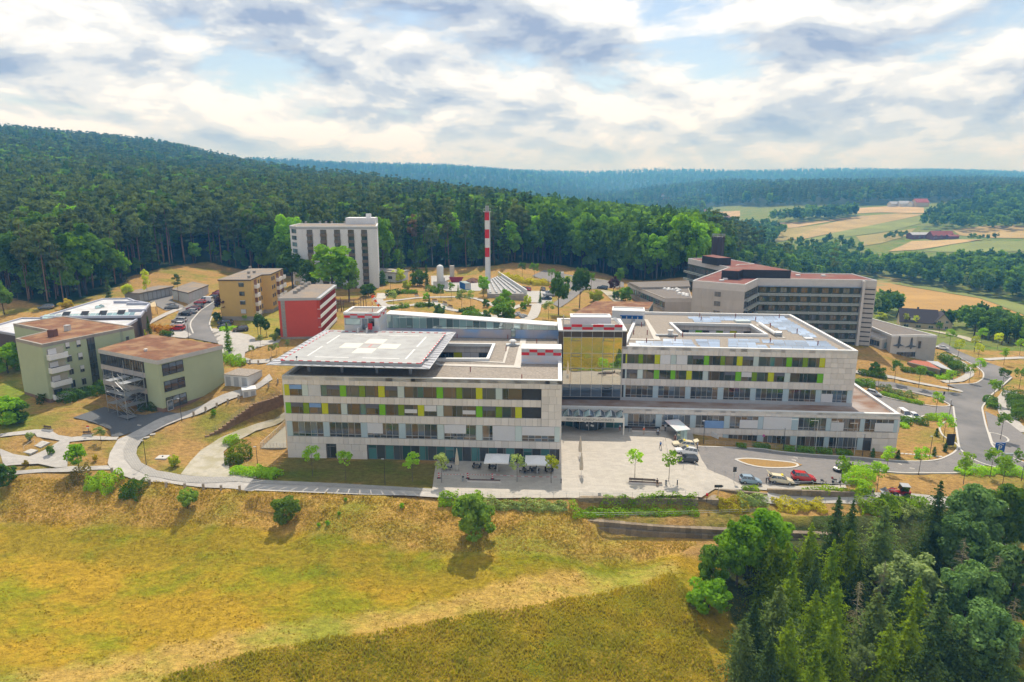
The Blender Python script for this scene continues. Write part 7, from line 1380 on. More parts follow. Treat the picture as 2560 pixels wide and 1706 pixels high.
# ================================================================== PEOPLE
m_skin=mat('skin',(0.50,0.30,0.20),(0.46,0.27,0.18));CL={'white':(0.72,0.72,0.72),'red':(0.45,0.02,0.02),'orange':(0.72,0.15,0.07),'blue':(0.05,0.22,0.55),'dark':(0.03,0.03,0.035),'pale':(0.45,0.55,0.68),'brown':(0.16,0.07,0.05),'navy':(0.04,0.06,0.10),'lime':(0.65,0.68,0.02),'grey':(0.2,0.2,0.22),'black':(0.012,0.012,0.014),'beige':(0.5,0.42,0.32)}
def cloth(n):return mat('cloth_'+n,CL[n],tuple(v*0.9 for v in CL[n]),rough=0.95)
def person(px,py,hd,label,top,legs,hair='dark',pose='stand',shorts=False,short_sleeve=True,hat=None,z=None):
 x,y,zz=T(px,py);z=(h1(x,y)+0.05)if z is None else z
 J={'pelvis':(0,0,.95),'chest':(0.02,0,1.28),'neck':(0,0,1.47),'chin':(.02,0,1.54),'head':(.02,0,1.64),'crown':(.0,0,1.72)}
 for s,n in((1,'l'),(-1,'r')):
  J['sh'+n]=(0,.19*s,1.42);J['el'+n]=(-.03,.25*s,1.14);J['wr'+n]=(.06,.26*s,.90);J['ha'+n]=(.09,.26*s,.82);J['hip'+n]=(0,.095*s,.90);J['kn'+n]=(.02,.10*s,.50);J['an'+n]=(-.02,.10*s,.09);J['to'+n]=(.17,.11*s,.035)
 if pose=='walk':
  J['knl']=(.16,.10,.52);J['anl']=(.24,.10,.10);J['tol']=(.42,.11,.06);J['knr']=(-.06,-.1,.50);J['anr']=(-.30,-.1,.14);J['tor']=(-.16,-.1,.04);J['ell']=(-.15,.25,1.16);J['wrl']=(-.10,.25,.92);J['hal']=(-.06,.25,.85);J['elr']=(.08,-.25,1.16);J['wrr']=(.24,-.24,.98);J['har']=(.31,-.23,.93)
 if pose=='sit':
  for k in list(J):J[k]=(J[k][0],J[k][1],J[k][2]-.42)
  for s,n in((1,'l'),(-1,'r')):J['kn'+n]=(.44,.12*s,.50);J['an'+n]=(.46,.12*s,.09);J['to'+n]=(.64,.13*s,.035);J['el'+n]=(.05,.26*s,.76);J['wr'+n]=(.28,.18*s,.62);J['ha'+n]=(.36,.16*s,.60)
 if pose=='bend':
  for k in('chest','neck','chin','head','crown','shl','shr'):v=J[k];r=(v[2]-.95);J[k]=(v[0]*.5+r*.85,v[1],.95+r*.5)
  for s,n in((1,'l'),(-1,'r')):J['el'+n]=(.48,.24*s,.92);J['wr'+n]=(.60,.18*s,.70);J['ha'+n]=(.64,.16*s,.62)
 E=[('pelvis','chest'),('chest','neck'),('neck','chin'),('chin','head'),('head','crown')]
 for n in 'lr':E+=[('chest','sh'+n),('sh'+n,'el'+n),('el'+n,'wr'+n),('wr'+n,'ha'+n),('pelvis','hip'+n),('hip'+n,'kn'+n),('kn'+n,'an'+n),('an'+n,'to'+n)]
 Rr={'pelvis':.145,'chest':.155,'neck':.062,'chin':.085,'head':.098,'crown':.075,'sh':.068,'el':.045,'wr':.032,'ha':.036,'hip':.09,'kn':.062,'an':.045,'to':.04}
 for n in 'lr':
  h=Vector(J['ha'+n]);d=(h-Vector(J['wr'+n])). normalized();sg=1 if n=='l' else-1
  for k,(o,ln)in enumerate(((-.028,.07),(-.010,.085),(.010,.08),(.028,.065),(.04,.05))):
   side=Vector((o,0,0));p=h+side+d*(.03 if k<4 else 0);q=p+d*ln*(1 if k<4 else.6)+Vector((0,-.02*sg,0))+(Vector((.03,0,0))if k==4 else Vector());J['f%s%d'%(n,k)]=tuple(p);J['g%s%d'%(n,k)]=tuple(q);E+=[('ha'+n,'f%s%d'%(n,k)),('f%s%d'%(n,k),'g%s%d'%(n,k))]
 ks=list(J);me=bpy. data. meshes. new('body');me. from_pydata([J[k]for k in ks],[(ks. index(a),ks. index(c))for a,c in E],[]);o=bpy. data. objects. new('body',me);COL. objects. link(o);md=o. modifiers. new('s','SKIN');sk=me. skin_vertices[0]. data
 for i,k in enumerate(ks):r=.009 if k[0]in 'fg' and k[-1]. isdigit()else Rr. get(k,Rr. get(k[:-1],.05));sk[i]. radius=(r,r);sk[i]. use_root=(k=='pelvis')
 o. modifiers. new('u','SUBSURF'). levels=1;o. modifiers['u']. render_levels=1
 bpy. context. view_layer. update();ev=bpy. data. meshes. new_from_object(o. evaluated_get(bpy. context. evaluated_depsgraph_get()));bpy. data. objects. remove(o)
 ev. materials. clear()
 for m_ in(m_skin,cloth(top),cloth(legs),m_trim):ev. materials. append(m_)
 JV={k:Vector(v)for k,v in J. items()}
 def near(p):
  best=None
  for a,c in E:
   if a[0]in 'fg' and a[-1]. isdigit():continue
   A,B_=JV[a],JV[c];t=max(0,min(1,(p-A). dot(B_-A)/max(1e-9,(B_-A). length_squared)));d=(p-A. lerp(B_,t)). length
   if best is None or d<best[0]:best=(d,a[:2]if a[0]not in 'pcnhw' else a,c,t)
  return best
 for f in ev. polygons:
  d,a,c,t=near(f. center);k=0
  if(a,c)==('pelvis','chest'):k=1 if t>.22 else 2
  elif a=='chest' or c. startswith('sh'):k=1 if not(c=='neck' and t>.85)else 0
  elif a=='sh':k=1 if(not short_sleeve or t<.6)else 0
  elif a=='el':k=0 if short_sleeve else 1
  elif a=='pelvis' or a. startswith('hi'):k=2
  elif a=='kn':k=0 if shorts else 2
  elif a=='an':k=3
  f. material_index=k;f. use_smooth=True
 M=Matrix. Translation((x,y,z))@Matrix. Rotation(RD(hd),4,'Z');t_=thing('person',label,'person',(x,y,z));add('body',ev,M,t_)
 hc=JV['head'];b=MB();b. lathe([(.02,.115),(.07,.10),(.105,.04),(.108,-.02),(.09,-.07)],mat('hair_'+hair,{'dark':(.03,.02,.015),'grey':(.45,.44,.42),'brown':(.12,.07,.04)}[hair]),10,M@Matrix. Translation((hc. x-.02,hc. y,hc. z+.015)));b. build('hair',t_)
 b=MB()
 for sy in(-.035,.035):b. box(hc. x+.082,hc. x+.097,sy-.012,sy+.012,hc. z-.01,hc. z+.008,m_trim,M)
 b. put([(hc. x+.09,-.012,hc. z-.05),(hc. x+.09,.012,hc. z-.05),(hc. x+.125,0,hc. z-.045),(hc. x+.09,0,hc. z)],[(0,1,2),(0,2,3),(1,3,2)],m_skin,M);b. box(hc. x+.083,hc. x+.093,-.025,.025,hc. z-.078,hc. z-.068,mat('lips',(.35,.12,.10)),M)
 for sy in(-.1,.1):b. box(hc. x-.02,hc. x+.015,sy-.012,sy+.012,hc. z-.04,hc. z+.025,m_skin,M)
 b. build('face',t_)
 if hat:b=MB();b. lathe([(.15,0),(.11,.02),(.10,.10),(0,.13)],cloth(hat),10,M@Matrix. Translation((hc. x,hc. y,hc. z+.05)));b. build('hat',t_)
 return t_
zm3=zq(M3,3.5641);zm4=zq(M4,3.5641)
person(*zm3(960,710),200,'person in white shirt and red shorts walking under the canopy edge','white','red','brown','walk',True);person(*zm3(1173,738),250,'person in orange shirt standing before the long bench','orange','beige','grey','stand',True,hat='white');person(*zm3(1365,710),260,'person in white shirt and dark trousers near the entrance bench','white','dark','grey')
person(*zm3(1452,808),240,'person in brown shirt and shorts beside the glass shelter','brown','brown','grey','stand',True);person(*zm3(1322,868),100,'person in bright blue shirt walking across the plaza','blue','dark','grey','walk');person(*zm3(1650,872),190,'person in blue clothes behind the open taxi tailgate','pale','navy','grey')
person(*zm3(1291,1192),270,'person in black dress seated on the plaza bench','black','black','dark','sit',True,z=h1(*T(*zm3(1291,1192))[:2])+0.08);person(1915,1209,0,'person in grey top loading the rear of the cream taxi','grey','dark','dark','bend');person(*zm4(778,1158),200,'gardener in yellow safety shirt bending over the shrubs','lime','dark','dark','bend',hat='lime');person(*zm4(926,1304),300,'walker in dark top and white trousers with a small dog','navy','white','brown','walk',hat='beige')
def wheelchair(px,py):
 x,y,z=T(px,py);z=h1(x,y)+.05;person(px,py,265,'person in pale blue shirt sitting in a wheelchair','pale','navy','grey','sit',hat='white',z=z+.02);M=Matrix. Translation((x,y,z))@Matrix. Rotation(RD(265),4,'Z');t=thing('wheelchair','dark wheelchair before the long entrance bench','wheelchair',(x,y,z))
 for sy in(-.3,.3):
  b=MB()
  for i in range(14):a,c=2*math. pi*i/14,2*math. pi*(i+1)/14;b. tube((-.05+.3*math. cos(a),sy,.3+.3*math. sin(a)),(-.05+.3*math. cos(c),sy,.3+.3*math. sin(c)),.02,.02,m_tyre,4,M,False)
  b. build('wheel',t)
 b=MB();b. box(-.22,.25,-.26,.26,.40,.45,m_trim,M);b. build('seat',t);b=MB();b. box(-.26,-.21,-.26,.26,.45,.95,m_trim,M);b. build('backrest',t);b=MB();b. box(.4,.6,-.2,.2,.05,.09,m_trim,M);b. tube((.25,0,.4),(.48,0,.08),.02,.02,m_steel,5,M);b. build('footrest',t)
wheelchair(*zm3(1298,738))
def dog(px,py):
 x,y,z=T(px,py);z=h1(x,y)+.06;M=Matrix. Translation((x,y,z))@Matrix. Rotation(RD(-20),4,'Z');J=[(-.22,0,.33),(0,0,.34),(.20,0,.35),(.31,0,.46),(.40,0,.48),(.48,0,.455),(-.24,.07,.24),(-.19,.07,.22),(-.27,.07,.12),(-.25,.07,.02),(-.24,-.07,.24),(-.19,-.07,.22),(-.27,-.07,.12),(-.25,-.07,.02),(.20,.07,.22),(.19,.07,.12),(.21,.07,.02),(.20,-.07,.22),(.19,-.07,.12),(.21,-.07,.02),(-.34,0,.40),(-.42,0,.48),(.38,.05,.56),(.38,-.05,.56)]
 E=[(0,1),(1,2),(2,3),(3,4),(4,5),(0,6),(6,7),(7,8),(8,9),(0,10),(10,11),(11,12),(12,13),(2,14),(14,15),(15,16),(2,17),(17,18),(18,19),(0,20),(20,21),(4,22),(4,23)];R_=[.085,.08,.105,.055,.06,.03]+[.05,.04,.022,.022]*2+[.045,.025,.024]*2+[.02,.012,.018,.018]
 me=bpy. data. meshes. new('dog');me. from_pydata(J,E,[]);o=bpy. data. objects. new('dog',me);COL. objects. link(o);o. modifiers. new('s','SKIN')
 for i,r in enumerate(R_):me. skin_vertices[0]. data[i]. radius=(r,r);me. skin_vertices[0]. data[i]. use_root=(i==1)
 o. modifiers. new('u','SUBSURF'). levels=1;bpy. context. view_layer. update();ev=bpy. data. meshes. new_from_object(o. evaluated_get(bpy. context. evaluated_depsgraph_get()));bpy. data. objects. remove(o);ev. materials. clear();ev. materials. append(mat('dog_coat',(.5,.47,.42),(.08,.06,.05),scale=5));tag(add('dog',ev,M),'small pale dog on a lead beside the walker','dog')
dog(*zm4(945,1300))
# ================================================================== STREET FURNITURE
def gz(px,py):x,y,z=T(px,py);return x,y,h1(x,y)+0.05
def lamp(px,py,H,label,arm=0.5,dirx=-1,group='lamp posts'):
 x,y,z=gz(px,py);t=thing('lamp_post',label,'street lamp',(x,y,z),group);b=MB();b. tube((x,y,z-.3),(x,y,z+H),.07,.05,m_dkmetal,6);b. build('pole',t);b=MB();b. box(x-arm if dirx<0 else x,x if dirx<0 else x+arm,y-.12,y+.12,z+H-.02,z+H+.08,m_greymetal);b. build('lamp_head',t)
for i,(o,x,y,H,w)in enumerate(((zm1,1305,798,5.0,'at the inside of the path bend'),(zm1,1620,402,5.0,'beside the dark chippings patch'),(zq(M2,3.5641),1150,1185,5.0,'on the shaded lawn'),(zq(M2,3.5641),18,1050,4.6,'by the clipped hedge left of the wing'),(zm4,135,872,5.0,'before the flagpoles'),(zm4,840,932,5.0,'at the podium corner'),(zm4,1438,950,5.0,'on the lawn with stepping stones'),(zm4,1650,772,5.0,'beside the black notice board'),(zm4,1610,600,5.0,'at the car park exit'),(zm3,1705,822,5.2,'beside the glass shelter'),(zs5,712,880,5.0,'under the copper tree'),(zs5,1180,1055,5.0,'before the yellow block lawn'),(zs5,272,1085,4.5,'beside the parking apron'),(zl4,1835,1210,5.0,'along the access road'),(zgd,195,480,4.5,'at the park steps'))):lamp(*o(x,y),H,'slim dark lamp post '+w)
def flagpole(px,py,H,i):
 x,y,z=gz(px,py);t=thing('flagpole','%s bare white flagpole from the left before the podium'%ORD[i],'flagpole',(x,y,z),'flagpoles before the podium');b=MB();b. tube((x,y,z-.3),(x,y,z+H),.06,.04,m_white,6);b. build('pole',t);b=MB();b. box(x-1.6,x,y-.03,y+.03,z+H-.15,z+H-.08,m_white);b. build('arm',t)
for i,(a,c)in enumerate(((245,882),(420,890),(598,897),(768,915))):flagpole(*zm4(a,c),7.2,i)
m_boll=mat('sandstone_bollard',(0.40,0.34,0.27),(0.34,0.29,0.23))
LINK[0]=False;bp=add('bollard',None);b=MB();b. box(-.17,.17,-.17,.17,-.3,.92,m_boll);add('post',b. mesh('bollard_post'),None,bp);b=MB();b. put([(-.19,-.19,.92),(.19,-.19,.92),(.19,.19,.92),(-.19,.19,.92),(0,0,1.0)],[(0,1,4),(1,2,4),(2,3,4),(3,0,4)],m_conc);add('cap',b. mesh('bollard_cap'),None,bp);LINK[0]=True
for row,pts,o in(('along the outer bend of the path',[(1000,862),(1085,908),(1195,950),(1335,968),(1482,990),(1648,1000),(1813,1005),(1972,1018),(2137,1022)],zm1),('along the rising path',[(1727,355),(1833,312),(1933,276),(2032,242),(2127,206),(2218,172)],zm1),('at the end of the rising path',[(113,312),(195,278)],zq(M2,3.5641)),('round the footpath loop',[(835,1345),(928,1384),(1072,1406),(1182,1412),(1343,1372)],zs5)):
 for i,(a,c)in enumerate(pts):x,y,z=gz(*o(a,c));clone(bp,TR(x,y,z),'%s stone bollard from the left %s'%(ORD[i],row),'stone bollards '+row,'bollard')
def bench(px0,py0,px1,py1,label,base=True,back=True,hgt=.45):
 p,q=gz(px0,py0),gz(px1,py1);F=Fac(p,q);z=(p[2]+q[2])/2;t=thing('bench',label,'bench',(p[0],p[1],z));F. box('base',0,F. L,z-.3,z+hgt-.06,0,.55,m_white if not base else m_stonewall,t)
 for k in range(3):F. box('seat_slat',.05,F. L-.05,z+hgt-.055,z+hgt,-.03-.18*k,.17+.18*k,mat('bench_wood',(0.14,0.10,0.08),(0.10,0.07,0.06),scale=4),t)
 if back:
  for k in range(3):F. box('back_slat',.05,F. L*.8,z+hgt+.12+.15*k,z+hgt+.24+.15*k,-.56,.61,MT['bench_wood'],t)
  for u in(.2,F. L*.4,F. L*.75):F. box('back_post',u,u+.06,z+hgt-.1,z+hgt+.58,-.62,.68,m_dkmetal,t)
bench(*zm3(1040,1180),*zm3(1340,1196),'long stone bench with wooden backrest in the sunny plaza');bench(*zm3(1068,715),*zm3(1322,722),'long stone bench against the podium windows');bench(*zm1(370,490),*zm1(455,502),'grey wooden bench by the upper path',False);bench(*zm1(730,540),*zm1(825,545),'grey wooden bench behind the small tree',False);bench(*zgd(880,645),*zgd(940,665),'pale bench on the inner side of the park path',False);bench(*zgd(950,690),*zgd(1015,708),'pale bench further along the park path',False);bench(*zgd(745,615),*zgd(822,618),'grey bench at the head of the park path',False);bench(*zgd(1840,880),*zgd(1890,862),'grey bench by the garden boulders',False);bench(*zgd(520,542),*zgd(575,540),'grey bench on the upper lawn',False);bench(*zq(M2,3.5641)(1880,1165),*zq(M2,3.5641)(2180,1172),'low stone bench block on the shaded terrace',True,False)
def bin_(px,py,label):
 x,y,z=gz(px,py);t=thing('litter_bin',label,'bin',(x,y,z));b=MB();b. tube((x,y,z),(x,y,z+.8),.19,.21,m_steel,10);b. build('body',t);b=MB();b. tube((x,y,z+.8),(x,y,z+.95),.22,.22,m_dkmetal,10);b. build('lid',t)
bin_(*zm3(1372,1190),'steel litter bin beside the plaza bench');bin_(*zm3(1043,712),'steel litter bin left of the entrance bench');bin_(*zq(M2,3.5641)(1845,1155),'steel litter bin on the terrace')
def post(px,py,H,label,r=.06,m=None,cat='post',group=None):
 x,y,z=gz(px,py);t=thing('post',label,cat,(x,y,z),group);b=MB();b. tube((x,y,z-.2),(x,y,z+H),r,r,m or m_dkmetal,6);b. build('shaft',t);b=MB();b. tube((x,y,z+H),(x,y,z+H+.08),r*1.25,r*1.1,m_greymetal,6);b. build('cap',t)
post(*zm3(1472,1190),1.0,'short dark light post right of the plaza bin',.1);post(*zm3(823,690),1.4,'grey intercom post right of the revolving door',.15,m_greymetal);post(*zm3(438,1172),.9,'short dark light post on the terrace edge',.1)
for i,(a,c)in enumerate(((1368,790),(1345,832),(1372,870),(1385,905),(1402,930),(1525,1045),(1630,1040),(1738,1045),(1805,1078),(1897,1108))):post(*zm3(a,c),1.0,'%s thin steel post from the shelter along the taxi rank'%ORD[i],.035,m_steel,'post','thin posts round the taxi rank')
def umbrella_closed(px,py,H,label):
 x,y,z=gz(px,py);t=thing('parasol',label,'parasol',(x,y,z),'closed parasols');M=Matrix. Translation((x,y,z));b=MB();b. tube((x,y,z),(x,y,z+H),.05,.05,m_white,6);b. build('pole',t);b=MB();mc=mat('beige_canvas',(0.60,0.52,0.42),(0.54,0.47,0.38),scale=3);v=[];n=12
 for zz,r in((H*.28,.30),(H*.45,.34),(H*.7,.22),(H*.92,.09),(H,.05)):
  for i in range(n):a=2*math. pi*i/n;rr=r*(1.25 if i%2 else.75);v. append((rr*math. cos(a),rr*math. sin(a),zz))
 b. put(v,[(k*n+i,k*n+(i+1)%n,(k+1)*n+(i+1)%n,(k+1)*n+i)for k in range(4)for i in range(n)],mc,M);b. build('canopy',t);b=MB();b. box(x-.45,x+.45,y-.45,y+.45,z,z+.1,m_conc);b. build('foot',t)
umbrella_closed(*zm3(606,945),4.6,'closed beige parasol on the plaza nearer the entrance');umbrella_closed(*zm3(616,1112),4.9,'closed beige parasol on the plaza farther from the entrance');umbrella_closed(*zq(M2,3.5641)(1792,1062),4.6,'closed beige parasol on the shaded terrace')
def umbrella_open(px,py,label):
 x,y,z=gz(px,py);t=thing('parasol',label,'parasol',(x,y,z),'open parasols');M=Matrix. Translation((x,y,z))@Matrix. Rotation(RD(-3),4,'Z');b=MB();b. tube((0,0,0),(0,0,3.2),.06,.06,m_white,6,M);b. build('pole',t);b=MB();w=2.3;d=2.2;mc=mat('white_canvas',(0.74,0.74,0.74),(0.70,0.70,0.71))
 ring=[(-w,-d,2.75),(0,-d,2.82),(w,-d,2.75),(w,0,2.82),(w,d,2.75),(0,d,2.82),(-w,d,2.75),(-w,0,2.82)];b. put(ring+[(0,0,3.35)],[(i,(i+1)%8,8)for i in range(8)],mc,M);b. put(ring+[(p[0],p[1],p[2]-.22)for p in ring],[(i,8+i,8+(i+1)%8,(i+1)%8)for i in range(8)],mc,M);b. build('canopy',t)
 for k in range(8):b=MB();b. tube((0,0,2.9),(ring[k][0]*.98,ring[k][1]*.98,ring[k][2]-.03),.025,.02,m_alu,4,M);b. build('rib',t)
 b=MB();b. box(-.5,.5,-.5,.5,0,.1,m_conc,M);b. build('foot',t)
umbrella_open(*zq(M2,3.5641)(2148,1072),'open white square parasol on the terrace, farther from the corner');umbrella_open(*zm3(224,1088),'open white square parasol at the terrace corner')
LINK[0]=False;cp=add('cafe_chair',None);b=MB();b. box(-.22,.22,-.22,.22,.42,.46,m_trim);add('seat',b. mesh('chair_seat'),None,cp);b=MB();b. box(-.22,-.18,-.22,.22,.46,.88,m_trim);add('backrest',b. mesh('chair_back'),None,cp)
for sx in(-.2,.2):
 for sy in(-.2,.2):b=MB();b. tube((sx,sy,0),(sx,sy,.43),.018,.018,m_trim,4);add('leg',b. mesh('chair_leg'),None,cp)
tp=add('cafe_table',None);b=MB();b. box(-.45,.45,-.45,.45,.72,.76,mat('table_top',(0.10,0.10,0.105)));add('top',b. mesh('table_top'),None,tp)
for sx in(-.38,.38):
 for sy in(-.38,.38):b=MB();b. tube((sx,sy,0),(sx,sy,.73),.022,.022,m_trim,4);add('leg',b. mesh('table_leg'),None,tp)
LINK[0]=True
for k,(o,a,c,w)in enumerate(((zq(M2,3.5641),1968,1040,'left of the open parasol'),(zq(M2,3.5641),2110,1050,'under the farther open parasol'),(zq(M2,3.5641),1705,1060,'beside the slim tree'),(zm3,110,1080,'left under the corner parasol'),(zm3,200,1070,'in the middle under the corner parasol'),(zm3,330,1075,'right under the corner parasol'),(zq(M2,3.5641),1760,985,'near the terrace door'))):
 x,y,z=gz(*o(a,c));r0=RNG. uniform(0,1.5);clone(tp,TR(x,y,z,r0),'dark cafe table '+w,'cafe tables of the terrace','table')
 for j in range(4 if k!=2 else 3):an=r0+math. pi/2*j;clone(cp,TR(x+.75*math. cos(an),y+.75*math. sin(an),z,an+math. pi),'%s dark chair at the table %s'%(ORD[j],w),'cafe chairs of the terrace','chair')
def beacon(px,py,label):
 x,y,z=gz(px,py);t=thing('warning_beacon',label,'barrier',(x,y,z),'warning beacons');bx('foot',x-.35,x+.35,y-.2,y+.2,z,z+.12,m_trim,t)
 for k in range(5):b=MB();b. put([(x-.13,y-.03,z+.12+.2*k),(x+.13,y-.03,z+.12+.2*k),(x+.13,y-.03,z+.32+.2*k),(x-.13,y-.03,z+.32+.2*k),(x-.13,y+.03,z+.12+.2*k),(x+.13,y+.03,z+.12+.2*k),(x+.13,y+.03,z+.32+.2*k),(x-.13,y+.03,z+.32+.2*k)],[(0,1,2,3),(7,6,5,4),(1,5,6,2),(3,7,4,0),(3,2,6,7)],m_red if k%2==0 else m_white);b. build('stripe',t)
BC=[(1630,1130),(1887,1132),(2107,1138)]
for i,(a,c)in enumerate(BC):beacon(*zq(M2,3.5641)(a,c),'red and white warning beacon, %s from the lawn'%ORD[i])
for i,(p,q,w)in enumerate(((BC[0],BC[1],'nearer the lawn'),(BC[1],BC[2],'in the middle'),(BC[2],(2680,1160),'nearer the corner'))):
 a,c=Vector(gz(*zq(M2,3.5641)(*p))),Vector(gz(*zq(M2,3.5641)(*q)));b=MB();n=18
 for k in range(n):b. tube(a. lerp(c,k/n)+Vector((0,0,.95-.15*math. sin(math. pi*k/n))),a. lerp(c,(k+1)/n)+Vector((0,0,.95-.15*math. sin(math. pi*(k+1)/n))),.035,.035,m_red if k%2 else m_white,4)
 tag(b. build('barrier_tape'),'red and white barrier tape %s'%w,'tape','barrier tape')
def railing(name,pts,o,H,label,rails=(1.0,.6),n=None,m=None):
 W=smooth(resample([T(*o(a,c))[:2]for a,c in pts],2.2),1);P=[Vector((x,y,h1(x,y)))for x,y in W];t=thing(name,label,'railing',tuple(P[0]));m=m or m_steel
 for p in P:b=MB();b. tube(p-Vector((0,0,.2)),p+Vector((0,0,H)),.025,.025,m,4);b. build('post',t)
 for r in rails:
  b=MB()
  for a,c in zip(P[:-1],P[1:]):b. tube(a+Vector((0,0,H*r)),c+Vector((0,0,H*r)),.022,.022,m,4)
  b. build('rail',t)
railing('railing',[(-450,1292),(0,1300),(800,1306),(1660,1300)],zm3,1.05,'thin steel railing along the plaza edge');railing('railing',[(630,1478),(1180,1472),(1900,1452),(2281,1440)],zm3,.9,'thin railing above the lower gabion wall');railing('railing',[(-100,1312),(900,1322),(1430,1345)],zm4,1.0,'thin railing along the lower path');railing('railing',[(30,1180),(230,1185),(400,1188)],zm4,.75,'pale hoop rail before the parked cars',(1.0,),m=m_white);railing('railing',[(400,1195),(720,1215)],zm4,.75,'pale hoop rail by the bicycle',(1.0,),m=m_white);railing('railing',[(1720,830),(2281,862),(2600,880),(2900,900)],zm3,1.0,'low steel railing before the podium windows',(1.0,.7,.4));railing('railing',[(215,665),(310,600)],zm1,.9,'curved white handrail by the garden stairs',(1.0,),m=m_white)
def sign(px,py,H,label,boards,pm=None,group=None):
 x,y,z=gz(px,py);t=thing('sign',label,'sign',(x,y,z),group);b=MB();b. tube((x,y,z-.2),(x,y,z+H),.04,.04,pm or m_steel,6);b. build('post',t)
 for(x0,x1,z0,z1,m)in boards:bx('board',x+x0,x+x1,y-.07,y-.03,z+z0,z+z1,m,t)
 return x,y,z,t
sign(*zm3(1976,1170),3.2,'grey post with two dark sign boards beside the drop-off',[(-.32,-.03,2.2,3.2,m_dkmetal),(.03,.32,2.2,3.2,m_dkmetal),(-.36,.36,1.9,2.1,m_white)]);sign(*zm3(1832,1322),2.9,'dark arrow-shaped direction sign by the lower path',[(-.75,.6,2.4,2.9,m_dkmetal),(.6,.8,2.52,2.78,m_dkmetal)]);sign(*zm3(2235,830),2.4,'round pink parking sign before the podium',[(-.25,.25,1.9,2.4,mat('sign_pink',(0.55,0.12,0.35)))]);sign(*zm4(1560,432),2.6,'dark traffic signs at the car park entry',[(-.25,.25,1.6,2.5,m_dkmetal)])
x,y,z=gz(*zm4(1618,845));t=thing('notice_board','tall black notice board on the lawn beside the road','sign',(x,y,z));bx('board',x-.9,x+.9,y-.1,y+.1,z+.25,z+3.0,m_dkclad,t)
for dx in(-.7,.62):bx('post',x+dx,x+dx+.08,y-.05,y+.05,z-.3,z+.3,m_steel,t)
x,y,z=gz(*zm4(2110,1050));t=thing('info_stele','pale grey information stele by the far car park','sign',(x,y,z));bx('slab',x-1.2,x+1.2,y-.12,y+.12,z-.2,z+3.6,mat('stele_grey',(0.42,0.47,0.52)),t);bx('base',x-1.3,x+1.3,y-.25,y+.25,z-.3,z+.15,m_conc,t)
x,y,z=gz(*zm4(2035,1040));t=thing('parking_sign','blue parking sign with white P under a roof symbol','sign',(x,y,z));bx('panel',x-1.0,x+1.0,y-.06,y+.06,z+3.6,z+5.7,mat('sign_blue',(0.01,0.10,0.42),rough=0.3),t);bx('post',x-.08,x+.08,y-.03,y+.05,z-.3,z+3.6,m_steel,t)
b=MB();yy=y-.075;b. box(x-.35,x-.15,yy,yy+.01,z+4.1,z+5.1,m_white);b. box(x-.15,x+.3,yy,yy+.01,z+4.95,z+5.1,m_white);b. box(x-.15,x+.3,yy,yy+.01,z+4.5,z+4.65,m_white);b. box(x+.2,x+.36,yy,yy+.01,z+4.65,z+4.95,m_white);b. build('letter_p',t)
b=MB();b. put([(x-.7,yy,z+5.15),(x,yy,z+5.5),(x+.7,yy,z+5.15),(x+.7,yy,z+5.27),(x,yy,z+5.62),(x-.7,yy,z+5.27)],[(0,1,4,5),(1,2,3,4)],m_white);b. build('roof_symbol',t);b=MB();b. box(x+.05,x+.45,yy,yy+.01,z+3.85,z+4.05,m_red);b. build('red_mark',t)
x,y,z=gz(*zm3(1735,1330));t=thing('hydrant','red hydrant-like standpipe at the corner of the plaza wall','hydrant',(x,y,z));b=MB();b. tube((x,y,z-.2),(x,y,z+.9),.06,.06,m_dkmetal,6);b. build('post',t);b=MB();b. lathe([(.12,0),(.22,.1),(.22,.4),(.1,.55),(0,.6)],m_red,10,Matrix. Translation((x,y,z+.85)));b. build('head',t)
x,y,z=gz(*zm1(795,530));t=thing('information_post','thin post with small red and white plate behind the bench','sign',(x,y,z));bx('post',x-.04,x+.04,y-.04,y+.04,z-.2,z+1.7,m_dkmetal,t);bx('plate',x-.28,x+.28,y-.09,y-.05,z+1.5,z+1.75,m_white,t);bx('plate',x-.28,x+.28,y-.09,y-.05,z+1.8,z+2.05,m_red,t)
# glass shelter at the taxi rank
p,q=gz(*zm3(1465,800)),gz(*zm3(1560,800));F=Fac(p,q);z=p[2];t=thing('glass_shelter','glass waiting shelter with slanted opal roof beside the taxis','shelter',(p[0],p[1],z));D=4.6
for u in(0,F. L-.08):
 for d in(0,D):F. box('post',u,u+.08,z-.2,z+2.5,-d,d+.08,m_alu,t)
for i in range(3):F. box('glass_pane',.08+(F. L-.16)*i/3+.03,.08+(F. L-.16)*(i+1)/3-.03,z+.15,z+2.35,-.02,.05,g_clear,t)
Fs=Fac(F. pt(F. L),F. pt(F. L,-D))
for i in range(4):Fs. box('glass_pane',.1+(D-.2)*i/4,.05+(D-.2)*(i+1)/4,z+.15,z+2.35,-.02,.05,g_clear,t)
b=MB();b. put([(-.4,-.4,z+2.5),(F. L+.4,-.4,z+2.5),(F. L+.4,D+.4,z+3.0),(-.4,D+.4,z+3.0),(-.4,-.4,z+2.6),(F. L+.4,-.4,z+2.6),(F. L+.4,D+.4,z+3.1),(-.4,D+.4,z+3.1)],[(3,2,1,0),(4,5,6,7),(0,1,5,4),(1,2,6,5),(2,3,7,6),(3,0,4,7)],mat('opal_roof',(0.55,0.66,0.68),(0.66,0.56,0.57),scale=.5,rough=.15,detail=1,stretch=(1,.6,1)),F. M);b. build('roof',t)
